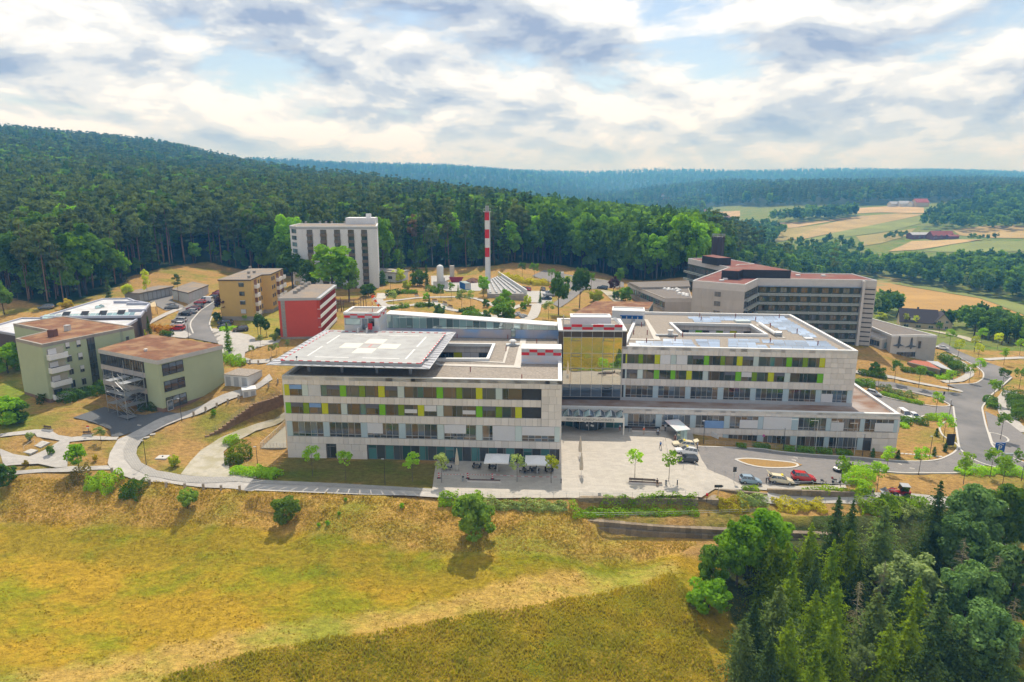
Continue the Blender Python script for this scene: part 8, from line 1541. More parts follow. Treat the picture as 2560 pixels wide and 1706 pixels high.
# ramp wall, stair cheek between plaza and the lower lane
p,q=T(*zm3(1605,680)),T(*zm3(1650,800));t=thing('ramp_wall','slanted white stair wall beside the glass shelter','wall',tuple(p));F=Fac(p[:2],(p[0]+4.5,p[1]-5));b=MB();b. put([(0,0,-4),(F. L,0,-5),(F. L,0,-.6),(0,0,1.2),(0,.25,-4),(F. L,.25,-5),(F. L,.25,-.6),(0,.25,1.2)],[(0,1,2,3),(7,6,5,4),(3,2,6,7),(1,5,6,2),(0,3,7,4)],m_white,F. M);b. build('wall',t)
# ------------------------------------------------------------------ gabion and block walls
m_block=mat('gabion_block',(0.28,0.225,0.155),(0.20,0.16,0.115),scale=3,rough=1,rnd=.22,bump=.8)
def blockwall(name,pts,o,label,tops,bw=0.8,thick=.7,lift=(0,0),batter=.35):
 """courses of split stone blocks; tops = (bottom, top) heights of each tier over the given end levels"""
 W=resample([G(*o(a,c),tops[0][1])for a,c in pts],bw);t=thing(name,label,'wall',(W[0][0],W[0][1],tops[0][0]))
 for k,(z0,z1)in enumerate(tops):
  for i in range(len(W)-1):
   F=Fac(W[i],W[i+1]);dz0=lift[0]+(lift[1]-lift[0])*i/len(W);j=RNG. uniform(-.04,.04)
   F. box('stone_block',.012,F. L-.012,z0+dz0,z1+dz0-.02,j+batter*k,thick-batter*k,m_block,t)
blockwall('block_wall',[(-330,1318),(0,1322),(700,1330),(1660,1345)],zm3,'upper stone block wall below the plaza railing',[(-1.3,-.68),(-.66,-.05)],.9,.8,batter=0)
blockwall('block_wall',[(1660,1352),(1840,1356)],zm3,'short projecting block wall below the hydrant',[(-2.0,-1.2),(-1.18,-.4)],.9,2.0,batter=0)
blockwall('block_wall',[(675,1505),(1300,1530),(1960,1535),(2500,1535),(3000,1530)],zm3,'lower two-tier stone block wall at the meadow edge',[(-3.1,-2.3),(-4.8,-3.15)],.9,1.0,(0,-2.2),.45)
blockwall('block_wall',[(800,1505),(1500,1510),(2281,1515)],zm4,'lower stone block wall behind the grove',[(-6.3,-5.2),(-8.0,-6.35)],1.0,1.0,(0.3,-1.0),.4)
blockwall('block_wall',[(0,1248),(400,1240),(780,1236)],zm4,'low stone block wall between drop-off and lower path',[(-2.4,-1.35)],.9,.5,(.5,-.5),0)
blockwall('block_wall',[(1820,1225),(2281,1250)],zm3,'low stone edging of the planted strip by the direction sign',[(-.9,-.35)],.8,.5,(0,-.4),0)
# retaining wall with fence beside the service track
def retaining():
 bot=[T(*zm1(1830,548)),T(*zm1(1960,510)),T(*zm1(2281,350)),T(*zq(M2,3.5641)(250,470))];W=resample([p[:2]for p in bot],1.0);n=len(W);t=thing('retaining_wall','brown sandstone retaining wall rising beside the service track','wall',bot[0])
 top=[]
 for i in range(n-1):
  f=i/(n-1);F=Fac(W[i],W[i+1]);g=h1(*W[i]);hgt=.25+2.5*min(1,f*1.6);rows=max(1,int(hgt/.5))
  for r in range(rows):F. box('stone_block',.01,F. L-.01,g-.3+(hgt+.3)*r/rows,g-.3+(hgt+.3)*(r+1)/rows-.015,RNG. uniform(0,.05),.6,mat('brown_sandstone',(0.26,0.165,0.09),(0.20,0.125,0.07),scale=2,rnd=.15),t)
  top. append(Vector((W[i][0],W[i][1]+.4,g+hgt)))
 fe=thing('fence','green-grey tube fence on top of the sandstone wall','fence',tuple(top[0]));mg=mat('fence_green',(0.16,0.21,0.17))
 for p in top[::2]:b=MB();b. tube(p,p+Vector((0,0,1.1)),.03,.03,mg,4);b. build('post',fe)
 for r in(.25,.5,.75,1.05):
  b=MB()
  for a,c in zip(top[:-1],top[1:]):b. tube(a+Vector((0,0,r)),c+Vector((0,0,r)),.025,.025,mg,4)
  b. build('rail',fe)
retaining()
# stairs in the left garden and at the park
def steps(a,c,n,w,label):
 a,c=Vector(a),Vector(c);t=thing('steps',label,'stairs',tuple(c));d=(a-c);d. z=0;d. normalize();s=Vector((-d. y,d. x,0))
 for i in range(n):p=c. lerp(a,(i+.5)/n);rz=math. atan2(d. y,d. x);M=Matrix. Translation(p)@Matrix. Rotation(rz,4,'Z');bx('step',-(a-c). length/n*.55,(a-c). length/n*.55,-w/2,w/2,-.25,.14,m_kerb,t,M)
steps(T(*zm1(410,590)),T(*zm1(330,632)),5,2.4,'upper flight of garden steps between dry lawns');steps(T(*zm1(300,660)),T(*zm1(235,690)),5,2.4,'lower flight of garden steps between dry lawns');steps(T(*zgd(95,510)),T(*zgd(60,575)),6,3.5,'pale stone steps at the upper end of the park')
for i in range(10):x,y,z=gz(*zm4(1195+38*i,908+3*i));tag(bx('stepping_stone',x-.35,x+.35,y-.28,y+.28,z-.05,z+.05,m_kerb),'%s stepping stone from the podium across the dry lawn'%ORD[i],'paving stone','stepping stones')
for i,(o,a,c,w)in enumerate(((zm1,1118,572,'on the upper path'),(zm1,1198,568,'at the path bend'),(zm1,1308,548,'beside the lamp post top'),(zm1,1360,522,'near the chippings'),(zm1,1305,930,'by the third bollard'),(zm1,1400,900,'on the cobbles'),(zm1,1248,438,'on the chippings patch'),(zm4,240,948,'in the drop-off lane'),(zm4,225,970,'beside the traffic island'),(zm4,1165,1003,'in the exit lane'),(zm4,1285,1045,'near the exit kerb'))):
 x,y,z=gz(*o(a,c));b=MB();b. tube((x,y,z-.05),(x,y,z+.035),.55,.55,m_kerb,14);t=thing('manhole_cover','round pale manhole cover '+w,'manhole',(x,y,z));b. build('ring',t);b=MB();b. tube((x,y,z+.03),(x,y,z+.05),.38,.38,m_conc,14);b. build('lid',t)
x,y,z=gz(*zm1(1450,728));t=thing('concrete_lid','square pale concrete shaft lid in the dry lawn','shaft lid',(x,y,z));bx('slab',x-1.1,x+1.1,y-.9,y+.9,z-.2,z+.12,m_kerb,t);bx('handle',x-.1,x+.1,y-.1,y+.1,z+.12,z+.3,m_dkmetal,t)
# ================================================================== YARD BEHIND
def chimney():
 x,y,z=T(1219,712);t=thing('striped_chimney','tall red and white striped steel chimney','chimney',(x,y,z));zt=42.0;zs=[z-1,24.6,28.3,31.9,35.4,39.2];top=42.8
 lv=[(z-1,24.0,m_white),(24.0,27.8,m_red),(27.8,31.6,m_white),(31.6,35.2,m_red),(35.2,38.8,m_white),(38.8,42.4,m_red)]
 for a,c,m in lv:b=MB();b. tube((x,y,a),(x,y,c),.95,.95,m,16,caps=True);b. build('flue_section',t,smooth=False)
 for dx in(-.35,.4):b=MB();b. tube((x+dx,y,42.4),(x+dx,y,44.6),.33,.33,m_steel,10);b. build('flue_tip',t)
 b=MB();b. tube((x,y,42.1),(x,y,42.3),1.6,1.6,m_steel,14);b. build('platform',t);b=MB()
 for k in range(10):a,c=2*math. pi*k/10,2*math. pi*(k+1)/10;b. tube((x+1.55*math. cos(a),y+1.55*math. sin(a),42.3),(x+1.55*math. cos(a),y+1.55*math. sin(a),43.4),.04,.04,m_steel,4);b. tube((x+1.55*math. cos(a),y+1.55*math. sin(a),43.4),(x+1.55*math. cos(c),y+1.55*math. sin(c),43.4),.04,.04,m_steel,4)
 b. build('railing',t);b=MB();b. box(x+.9,x+1.25,y-.25,y+.25,z-1,42,m_alu);b. build('ladder',t)
chimney()
x,y,z=T(*zgd(862,425));t=thing('oxygen_tank','tall white cylindrical gas tank in a fenced yard','tank',(x,y,z));b=MB();b. lathe([(0,9.4),(.9,9.1),(1.35,8.6),(1.4,1.0),(1.0,.4),(0,.3)],m_white,16,Matrix. Translation((x,y,z)));b. build('vessel',t,smooth=True)
for k in range(4):a=RD(45+90*k);bx('leg',x+1.1*math. cos(a)-.08,x+1.1*math. cos(a)+.08,y+1.1*math. sin(a)-.08,y+1.1*math. sin(a)+.08,z-.5,z+1.3,m_steel,t)
b=MB();b. box(x+1.5,x+1.9,y-.5,y+.5,z,z+4.2,m_alu);b. build('vaporiser',t)
fe=thing('yard_fence','grey slatted fence round the gas tank','fence',(x-3,y-3,z))
for k in range(22):bx('slat',x-2.6+.27*k,x-2.6+.27*k+.22,y-2.7,y-2.62,z-.5,z+2.9,m_greymetal,fe)
def container(px,py,hd,L_,col,label):
 x,y,z=T(px,py);M=Matrix. Translation((x,y,z))@Matrix. Rotation(RD(hd),4,'Z');t=thing('shipping_container',label,'container',(x,y,z),None,RD(hd));l=L_/2;b=MB();b. box(-l,l,-1.22,1.22,.1,2.6,col,M);b. build('body',t);b=MB()
 for k in range(int(L_/.3)):
  for sy in(-1.25,1.25):b. box(-l+.1+.3*k,-l+.25+.3*k,sy-.03,sy+.03,.3,2.45,col,M)
 b. build('corrugation',t);b=MB();b. box(l,l+.05,-1.1,-.03,.25,2.5,m_alu,M);b. build('door',t);b=MB();b. box(l,l+.05,.03,1.1,.25,2.5,m_alu,M);b. build('door',t);b=MB();b. box(-l,l,-1.22,1.22,2.6,2.68,m_pale,M);b. build('roof',t)
container(*zgd(1192,440),-68,7,mat('container_blue',(0.03,0.14,0.36)),'blue shipping container in the service yard')
x,y,z=T(*zgd(1075,350));t=thing('skip','dark red open skip in the service yard','skip',(x,y,z));b=MB();mk=mat('skip_red',(0.30,0.03,0.05));b. put([(x-2,y-1,z),(x+2,y-1,z),(x+2,y+1,z),(x-2,y+1,z),(x-3,y-1.2,z+2),(x+3,y-1.2,z+2),(x+3,y+1.2,z+2),(x-3,y+1.2,z+2)],[(0,1,5,4),(1,2,6,5),(2,3,7,6),(3,0,4,7),(3,2,1,0)],mk);b. build('hull',t);b=MB();b. box(x-3.1,x+3.1,y-1.3,y-1.15,z+1.85,z+2.05,mk);b. build('rim',t)
x,y,z=T(*zgd(1300,352));rs=np. random. RandomState(4);b=MB();n=20;v=[(x,y,z+2.0)];fc=[]
for k,(r,hz)in enumerate(((1.2,1.5),(2.4,.7),(3.4,-.3))):
 for i in range(n):a=2*math. pi*i/n;rr=r*rs. uniform(.85,1.15);v. append((x+rr*math. cos(a)*1.2,y+rr*math. sin(a),z+hz+rs. uniform(-.12,.12)))
fc=[(0,1+i,1+(i+1)%n)for i in range(n)]+[(1+k*n+i,1+(k+1)*n+i,1+(k+1)*n+(i+1)%n,1+k*n+(i+1)%n)for k in range(2)for i in range(n)]
b. put(v,fc,mat('brown_soil',(0.16,0.075,0.045),(0.12,0.055,0.035),scale=2,bump=.6));tag(b. build('soil_heap'),'dark brown heap of soil behind the blue container','soil heap')
x,y,z=T(*zl3(440,612));tag(bx('white_pillar',x-1,x+1,y-.6,y+.6,z-.5,z+5.5,m_white),'white square pillar at the forest edge car park','pillar')
x,y,z=T(*zgd(1018,278));tag(bx('switch_cabinet',x-1,x+1,y-.6,y+.6,z-.5,z+5,m_slab),'tall pale cabinet at the forest edge behind the yard','cabinet')
def roof_hall():
 q=lambda a,c:G(*zgd(a,c),13.6);P=[q(1490,510),q(2000,505),q(1640,262),q(1480,330)];t=thing('roof_light_hall','flat hall roof with long rows of roof lights before the chimney','building',(*P[0],11));prism('wall',P,7,13.3,m_conc,t);prism('roof',P,13.3,13.6,m_conc,t,mat('grey_deck',(0.33,0.32,0.31),(0.28,0.27,0.26),scale=1))
 A_,B_,C_,D_=[Vector(p)for p in P]
 for i in range(6):
  f=(i+.5)/6;a=A_. lerp(B_,f);c=D_. lerp(C_,f);F=Fac(a. lerp(c,.04),a. lerp(c,.94));b=MB();b. box(0,F. L,-.35,.35,13.6,14.1,m_greymetal,F. M);o=b. build('roof_light',t)
  for k in range(5):bx('vent',F. L*(k+.5)/5-.5,F. L*(k+.5)/5+.5,-.45,.45,14.1,14.25,m_alu,o,F. M)
 F=Fac(P[1],P[2]);F. box('wing_wall',-1,F. L+1,10,15.2,.4,.05,m_white,t)
 w=[q(1590,525),q(2005,515)];F=Fac(*w);n=9
 for i in range(n):F. box('wall_panel',F. L*i/n+.02,F. L*(i+1)/n-.02,7,13.5,.5,0,m_conc,t)
roof_hall()
# playground timber, boulders
x0,y0,z0=T(860,775);t=thing('climbing_frame','brown timber climbing frame with posts behind the red block','playground',(x0,y0,z0));mwd=mat('playground_wood',(0.12,0.075,0.055));rs=random. Random(4);pp=[]
for i in range(16):x,y=x0+rs. uniform(-8,8),y0+rs. uniform(-5,5);hgt=rs. uniform(2.5,4.5);b=MB();b. tube((x,y,z0-.5),(x+rs. uniform(-.3,.3),y,z0+hgt),.14,.1,mwd,6);b. build('post',t);pp. append((x,y,z0+hgt*.8))
for i in range(13):b=MB();b. tube(pp[i],pp[(i+3)%16],.07,.07,mwd,5);b. build('beam',t)
for i,(a,c)in enumerate(((1895,775),(1870,800),(1915,800),(1940,815),(1965,805),(1990,812),(1850,808),(1960,830))):
 x,y,z=gz(*zgd(a,c));bm=bmesh. new();bmesh. ops. create_icosphere(bm,subdivisions=2,radius=1.0);rs=random. Random(i)
 for v in bm. verts:v. co=v. co*rs. uniform(.75,1.1)
 me=bpy. data. meshes. new('boulder');bm. to_mesh(me);bm. free();me. materials. append(mat('grey_boulder',(0.16,0.17,0.18),(0.30,0.30,0.31),scale=1.2));tag(add('boulder',me,TR(x,y,z+.2,i,.9,.55)),'%s grey boulder from the left in the park rockery'%ORD[i],'boulder','boulders of the rockery')
 # shade sail and sandpit fence by the flat house
x,y,z=T(*zl(1350,800));t=thing('shade_sail','cream shade sail on posts beside the flat-roofed house','sail',(x,y,z));b=MB();b. put([(x-2.5,y,z+2.2),(x+2.5,y-1,z+2.6),(x,y+3,z+3.6),(x-.2,y+.6,z+2.5)],[(0,1,3),(1,2,3),(2,0,3)],mat('cream_canvas',(0.66,0.52,0.32)));b. build('canvas',t)
for px_,py_ in((x-2.5,y),(x+2.5,y-1),(x,y+3)):b=MB();b. tube((px_,py_,z-.3),(px_,py_,z+3.6),.07,.07,mwd,5);b. build('post',t)
# ================================================================== SINGLE TREES AND SHRUBS OF THE CAMPUS
def leafbox(W,w,h,n,s,m,seed,z0=0.0,rnd=.12):
 """leaves filling a clipped or loose hedge along the ground line W"""
 rs=np. random. RandomState(seed);W=np. array(W);d=np. r_[0,np. cumsum(np. hypot(*np. diff(W,axis=0). T))];t=rs. uniform(0,d[-1],n);x=np. interp(t,d,W[:,0]);y=np. interp(t,d,W[:,1]);k=np. clip(np. searchsorted(d,t)-1,0,len(W)-2);e=W[k+1]-W[k];e=e/(np. hypot(e[:,0],e[:,1])[:,None]+1e-9)
 u=rs. uniform(-1,1,n);v=rs. uniform(0,1,n);f=rs. randint(0,3,n);u=np. where(f==0,np. sign(u),u);v=np. where(f==1,1,v);bump=1+rnd*.7*(np. sin(t*.8+seed)+np. sin(t*2.1+2*seed+3*u));px=x-e[:,1]*u*w/2*bump;py=y+e[:,0]*u*w/2*bump
 z=hh(px,py)+z0+v*h*bump*(1-.25*np. abs(u)**3);P=np. stack([px,py,z],1)+rs. normal(size=(n,3))*.05;Nn=unit(np. stack([-e[:,1]*u,e[:,0]*u,v*1.2],1)+rs. normal(size=(n,3))*.7)
 V,F=quads(P,Nn,s*rs. uniform(.6,1.3,n),.8,rs);return mesh_np('hedge',V,F,m)
def hedge(o,pts,w,h,m,label,dens=55,s=.16,name='hedge',group=None,rnd=.12,z0=0.0):
 W=smooth(resample([T(*o(a,c))[:2]for a,c in pts],1.0),1);L_=float(np. hypot(*np. diff(W,axis=0). T). sum());n=int(L_*(w+2*h)*dens);tag(add(name,leafbox(W,w,h,n,s,m,len(label)*7+int(abs(pts[0][0])),z0,rnd)),label,'hedge',group)
zm2=zq(M2,3.5641)
hedge(zm1,[(2010,620),(2060,590),(2120,568)],1.6,1.3,lm_hedge,'bright green hedge at the upper end of the service track');hedge(zm1,[(2060,800),(2130,730),(2200,700)],3.4,2.4,lm_olive,'tall loose shrubs beside the service track',rnd=.3);hedge(zm1,[(2070,860),(2180,870),(2281,890)],2.0,1.2,lm_hedge,'low green hedge below the loose shrubs');hedge(zm2,[(0,1085),(110,1100),(200,1125)],2.6,1.5,lm_hedge,'bright clipped hedge at the lawn corner')
hedge(zm1,[(770,985),(880,965),(1060,985)],3.4,1.8,lm_hedge,'bright green spreading shrub on the bank top',rnd=.3,name='shrub');hedge(zm1,[(1080,1060),(1180,1050),(1285,1045)],2.8,2.0,lm_mid,'rounded green shrub on the bank beside the bollards',rnd=.3,name='shrub');hedge(zm1,[(610,960),(720,945),(820,900)],3.0,2.2,leafmat('brownish_leaves',(.12,.10,.045),(.18,.15,.06)),'dry brownish shrubs below the small maple',rnd=.35,name='shrub',dens=30)
hedge(zm1,[(540,250),(700,190),(960,140)],3.2,2.0,lm_dark,'dark shrubs along the foot of the green house',rnd=.3);hedge(zm1,[(1260,290),(1330,290),(1430,300)],2.6,1.7,lm_spruce,'dark low juniper beside the escape stair',rnd=.3);hedge(zm1,[(350,240),(410,240)],1.8,1.8,lm_spruce,'small dark bush at the corner of the green house')
for a,c,w in((140,235,'first'),(255,415,'second'),(432,565,'third'),(602,745,'fourth')):hedge(zm4,[(a,872+(a-140)*.075),(c,878+(c-140)*.075)],1.6,1.0,lm_mid,'%s clipped box hedge from the left before the podium'%w,group='box hedges before the podium')
for a,c,w in((2000,2085,'left'),(2150,2290,'right')):hedge(zm3,[(a,848),(c,856)],1.3,.9,lm_mid,'clipped box hedge left of the flagpoles, the %s one'%w)
for a,c,y,y2,h,m,lb in((1172,1255,640,640,1.7,lm_mid,'square clipped hedge before the minibus'),(1172,1235,668,668,.9,lm_hedge,'low bright hedge below the square one'),(1308,1352,640,638,1.6,lm_mid,'clipped block hedge left of the thuja lawn'),(1368,1412,648,650,1.6,lm_mid,'second clipped block hedge at the car park'),(1410,1525,600,605,1.5,lm_hedge,'broad light green hedge at the car park corner')):hedge(zm4,[(a,y),(c,y2)],2.4,h,m,lb)
hedge(zm4,[(1010,375),(1150,420),(1290,455),(1380,475)],1.6,.9,lm_hedge,'bright green edging along the car park island');hedge(zm4,[(1020,345),(1150,385),(1280,430)],3.2,1.5,lm_sage,'cushions of grey-green shrubs on the car park island',rnd=.4);hedge(zm4,[(815,195),(930,210),(1050,235)],2.0,1.2,lm_mid,'low hedge beside the side lane');hedge(zm4,[(780,290),(870,300),(950,320)],2.6,1.6,lm_mid,'shrubs behind the podium corner',rnd=.3)
hedge(zm4,[(1190,170),(1290,182),(1400,200)],1.6,1.2,lm_mid,'clipped hedge before the red-roofed shed');hedge(zm4,[(1415,205),(1560,208),(1690,205)],2.2,1.3,lm_mid,'thick hedge before the bicycle shelter');hedge(zm4,[(1485,232),(1600,240)],2.2,.8,lm_hedge,'low bright ground cover under the blue sign');hedge(zm4,[(1540,60),(1620,100),(1680,150),(1700,180)],4.0,2.0,lm_mid,'rounded shrubs beside the shelter path',rnd=.35);hedge(zm4,[(1960,430),(1990,470),(2010,510)],2.4,1.4,lm_mid,'shrubs on the small car park island',rnd=.3);hedge(zm4,[(2190,400),(2230,480),(2260,580),(2290,630)],4.0,2.0,lm_mid,'shrub border of the far footpath',rnd=.35)
hedge(zm4,[(740,1195),(800,1150),(830,1085),(870,1060)],4.2,1.6,lm_hedge,'bright green shrub mass beside the gardener',rnd=.3);hedge(zm4,[(800,1235),(860,1245),(930,1250)],2.4,1.4,lm_hedge,'bright green shrubs above the lower path',rnd=.3)
hedge(zm4,[(1680,1075),(1850,1075),(2050,1075),(2281,1090)],2.6,1.0,lm_hedge,'green ground cover along the exit road',rnd=.4)
hedge(zm3,[(520,1425),(900,1430),(1300,1432),(1650,1428)],2.4,.9,lm_hedge,'long bright green shrub bed below the plaza wall',rnd=.25,dens=45);hedge(zm3,[(-330,1372),(0,1385),(300,1390),(490,1395)],1.8,.9,lm_sage,'grey-green shrubs below the terrace end',rnd=.35);hedge(zm2,[(1630,1335),(1720,1335),(1790,1345)],2.0,1.2,lm_hedge,'bright shrubs at the left end of the plaza wall',rnd=.3)
hedge(zm3,[(1830,1385),(1950,1390),(2100,1385)],2.4,.9,leafmat('ochre_leaves',(.24,.22,.02),(.33,.29,.035)),'yellowish shrub bed right of the hydrant',rnd=.35);hedge(zm3,[(2020,1350),(2150,1345),(2260,1350)],2.2,1.3,lm_sage,'grey lavender cushions along the lower path',rnd=.4);hedge(zm4,[(60,1375),(300,1375),(500,1385)],2.4,.8,MT['ochre_leaves'],'yellow-flowering shrub bed below the lower path',rnd=.35);hedge(zm4,[(800,1390),(1000,1395),(1150,1395)],3.0,1.2,lm_olive,'olive shrub bed below the lower path',rnd=.35);hedge(zm4,[(1010,1365),(1200,1370),(1420,1378)],2.2,1.2,lm_hedge,'bright clipped hedge below the lower path');hedge(zm4,[(1150,1415),(1300,1415),(1420,1415)],2.6,1.0,lm_sage,'grey-green ground cover below the bright hedge',rnd=.35)
hedge(zm3,[(2050,1225),(2200,1235)],.8,.5,lm_olive,'tufts of plants in the strip by the direction sign',rnd=.5);hedge(zm4,[(300,1250),(500,1262),(760,1270),(890,1275)],1.4,.9,lm_olive,'loose shrubs along the foot of the low wall',rnd=.5);hedge(zgd,[(1700,285),(1900,340),(2060,380),(2280,385)],4.5,1.7,MT['ochre_leaves'],'yellow-green shrub slope above the roof-light hall',rnd=.3,s=.28,dens=22);hedge(zgd,[(700,460),(780,480),(860,505)],3.0,1.6,lm_mid,'shrubs before the gas tank fence',rnd=.3,s=.25,dens=22);hedge(zgd,[(340,500),(440,505),(545,500)],2.4,1.3,lm_mid,'clipped shrub bed above the park path',s=.25,dens=22);hedge(zgd,[(155,540),(220,530),(300,510)],2.8,2.0,lm_dark,'dark hedge beside the park steps',s=.25,dens=22);hedge(zgd,[(1110,750),(1200,745),(1320,740)],3.0,1.1,lm_mid,'shrubs at the bend of the park path',rnd=.4,s=.25,dens=22);hedge(zgd,[(1150,810),(1260,800),(1400,800)],3.4,1.3,lm_mid,'low flower bed behind the glazed corridor',rnd=.4,s=.25,dens=22);hedge(zgd,[(540,690),(640,670),(780,670)],2.4,1.0,lm_mid,'low shrubs along the inner park path',rnd=.4,s=.25,dens=22)
hedge(zgd,[(180,720),(320,690),(440,690)],2.4,.8,lm_mid,'low green planting left in the park meadow',rnd=.4,s=.25,dens=20)
hedge(zl,[(1345,950),(1420,930),(1510,960)],4.5,1.0,leafmat('rust_grass',(.30,.14,.03),(.38,.20,.05)),'rust-coloured grasses beside the parking bays',rnd=.3,s=.25,dens=22);hedge(zl,[(1440,985),(1540,995)],1.5,1.1,lm_dark,'small dark hedge by the parking apron');hedge(zs5,[(720,1330),(800,1360),(880,1400),(980,1440)],3.0,1.3,lm_hedge,'bright green shrubs beside the green annexe',rnd=.35);hedge(zs5,[(700,970),(800,975),(880,950)],2.4,.9,lm_hedge,'low bright hedge before the dark blue cars')
# ---- grove at the lower right
def grove(key,px,py,H,label,wide=1.0):tree_at(key,TT(px,py,H),H,label,'tree','trees of the grove',wide)
for i,(k,px,py,H,w,lb)in enumerate((('nbroad0',1919,1277,12.5,1.05,'broad bright green maple at the top of the grove'),('nbroad1',1855,1300,11.5,.95,'bright green maple at the left edge of the grove'),('nbroadM',1788,1365,8.5,.75,'narrow green maple leaning over the meadow'),('bushM',1775,1445,5.5,1.2,'low bright bush tree at the grove corner'),('nspruceD0',2098,1246,13.5,.95,'dark spruce rising above the lower path'),('nspruceD1',2135,1252,12.5,.8,'dark spruce right beside the tallest one of the path'),('nspruce0',2031,1308,12,1,'olive spruce behind the maples'),('nspruce1',1934,1338,12,1,'olive spruce in front of the broad maple'),('nspruce2',1970,1350,11.5,.9,'slim olive spruce beside the maple'),('nspruce0',2022,1346,11,.85,'thin yellow-green spruce in the middle of the grove'),('nspruce1',2087,1350,11.5,.9,'yellow-tipped spruce in the middle of the grove'),('nspruce2',2130,1322,12.5,1.0,'large olive spruce below the dark ones'),('nspruce0',1985,1408,11,.95,'olive spruce on the left of the grove'),('nspruceD1',2042,1394,11,.95,'dark green spruce in the grove centre'),('nspruce2',2095,1450,10.5,.95,'sunlit olive spruce below the centre'),('nspruce1',2042,1474,10.5,.95,'yellow-green spruce left of the dead one'),('nspruceB',1950,1462,12,1.25,'big grey-green conifer at the meadow side'),('nspruceD0',1890,1500,10,1.1,'dark conifer at the lower left of the grove'),('nspruceB',1861,1545,9,1.1,'blue-grey conifer at the foot of the grove'),('nspruce0',1978,1544,10.5,1.15,'bright-tipped spruce near the lower edge'),('nspruce2',2087,1540,10,1.15,'wide olive spruce near the lower edge'),('nspruceD1',1927,1592,9,1.15,'dark spruce at the lower edge of the picture'),('nspruce1',2040,1625,9,1.15,'olive spruce cut by the lower edge'),('nspruce1',2226,1560,11,1.15,'lime-tipped spruce at the lower middle right'),('nspruceB',2200,1480,12,1.3,'broad grey conifer in the lower middle'),('nspruce0',2285,1522,11.5,1.1,'olive spruce right of the broad grey conifer'),('nspruce2',2299,1440,12,1.0,'tall olive spruce on the right of the grove'),('nspruceD0',2358,1484,12,1.15,'dense dark spruce on the right of the grove'),('nspruceD1',2330,1590,11,1.2,'dark spruce at the lower right'),('nspruceB',2215,1268,12.5,1.15,'blue-green conifer standing free behind the dead spruce'),('nspruceD1',2354,1204,15,.85,'very dark slender spruce rising over the exit road'),('nspruceD0',2330,1290,10,.9,'small dark spruce below the slender one'),('nbroadB',2449,1213,13,1.0,'blue-green broadleaf tree at the exit road'),('nbroadB1',2420,1290,12,1.05,'blue-green broadleaf tree below the exit road'),('nbroadM',2535,1210,13,.9,'dull green tree at the right edge of the road'),('nbroadG',2285,1388,11.5,1.1,'pale olive willow in the grove centre right'),('nbroadB',2435,1412,12.5,.95,'bluish broadleaf tree on the right side of the grove'),('nbroadB1',2480,1520,11,1.0,'dark bluish broadleaf tree low on the right'),('nbroadB',2550,1372,13,.85,'bluish broadleaf tree at the right picture edge'),('nbroadG',2168,1615,6.5,.8,'pale silvery willow bush near the lower edge'),('nspruceD0',2420,1560,9.5,1.2,'low dark conifer in the right corner'),('nspruceD1',2520,1600,9,1.2,'dark conifer in the lower right corner'),('nspruceD0',2150,1400,10,1,'shaded spruce behind the first dead spruce'),('nspruceD1',2250,1450,10,1.1,'shaded spruce beside the pale willow'),('dead0',2413,1344,12,1.0,'bare dead spruce before the bluish tree'),('dead1',2150,1454,10,1.0,'bare dead spruce in the grove centre'),('dead0',2215,1400,11,.9,'bare pale dead spruce beside the willow'),('dead1',2500,1388,12,1.1,'bare dead spruce near the right edge'),('dead0',2541,1494,11,1.2,'bare dead spruce at the right picture edge'))):grove(k,px,py,H,lb,w)
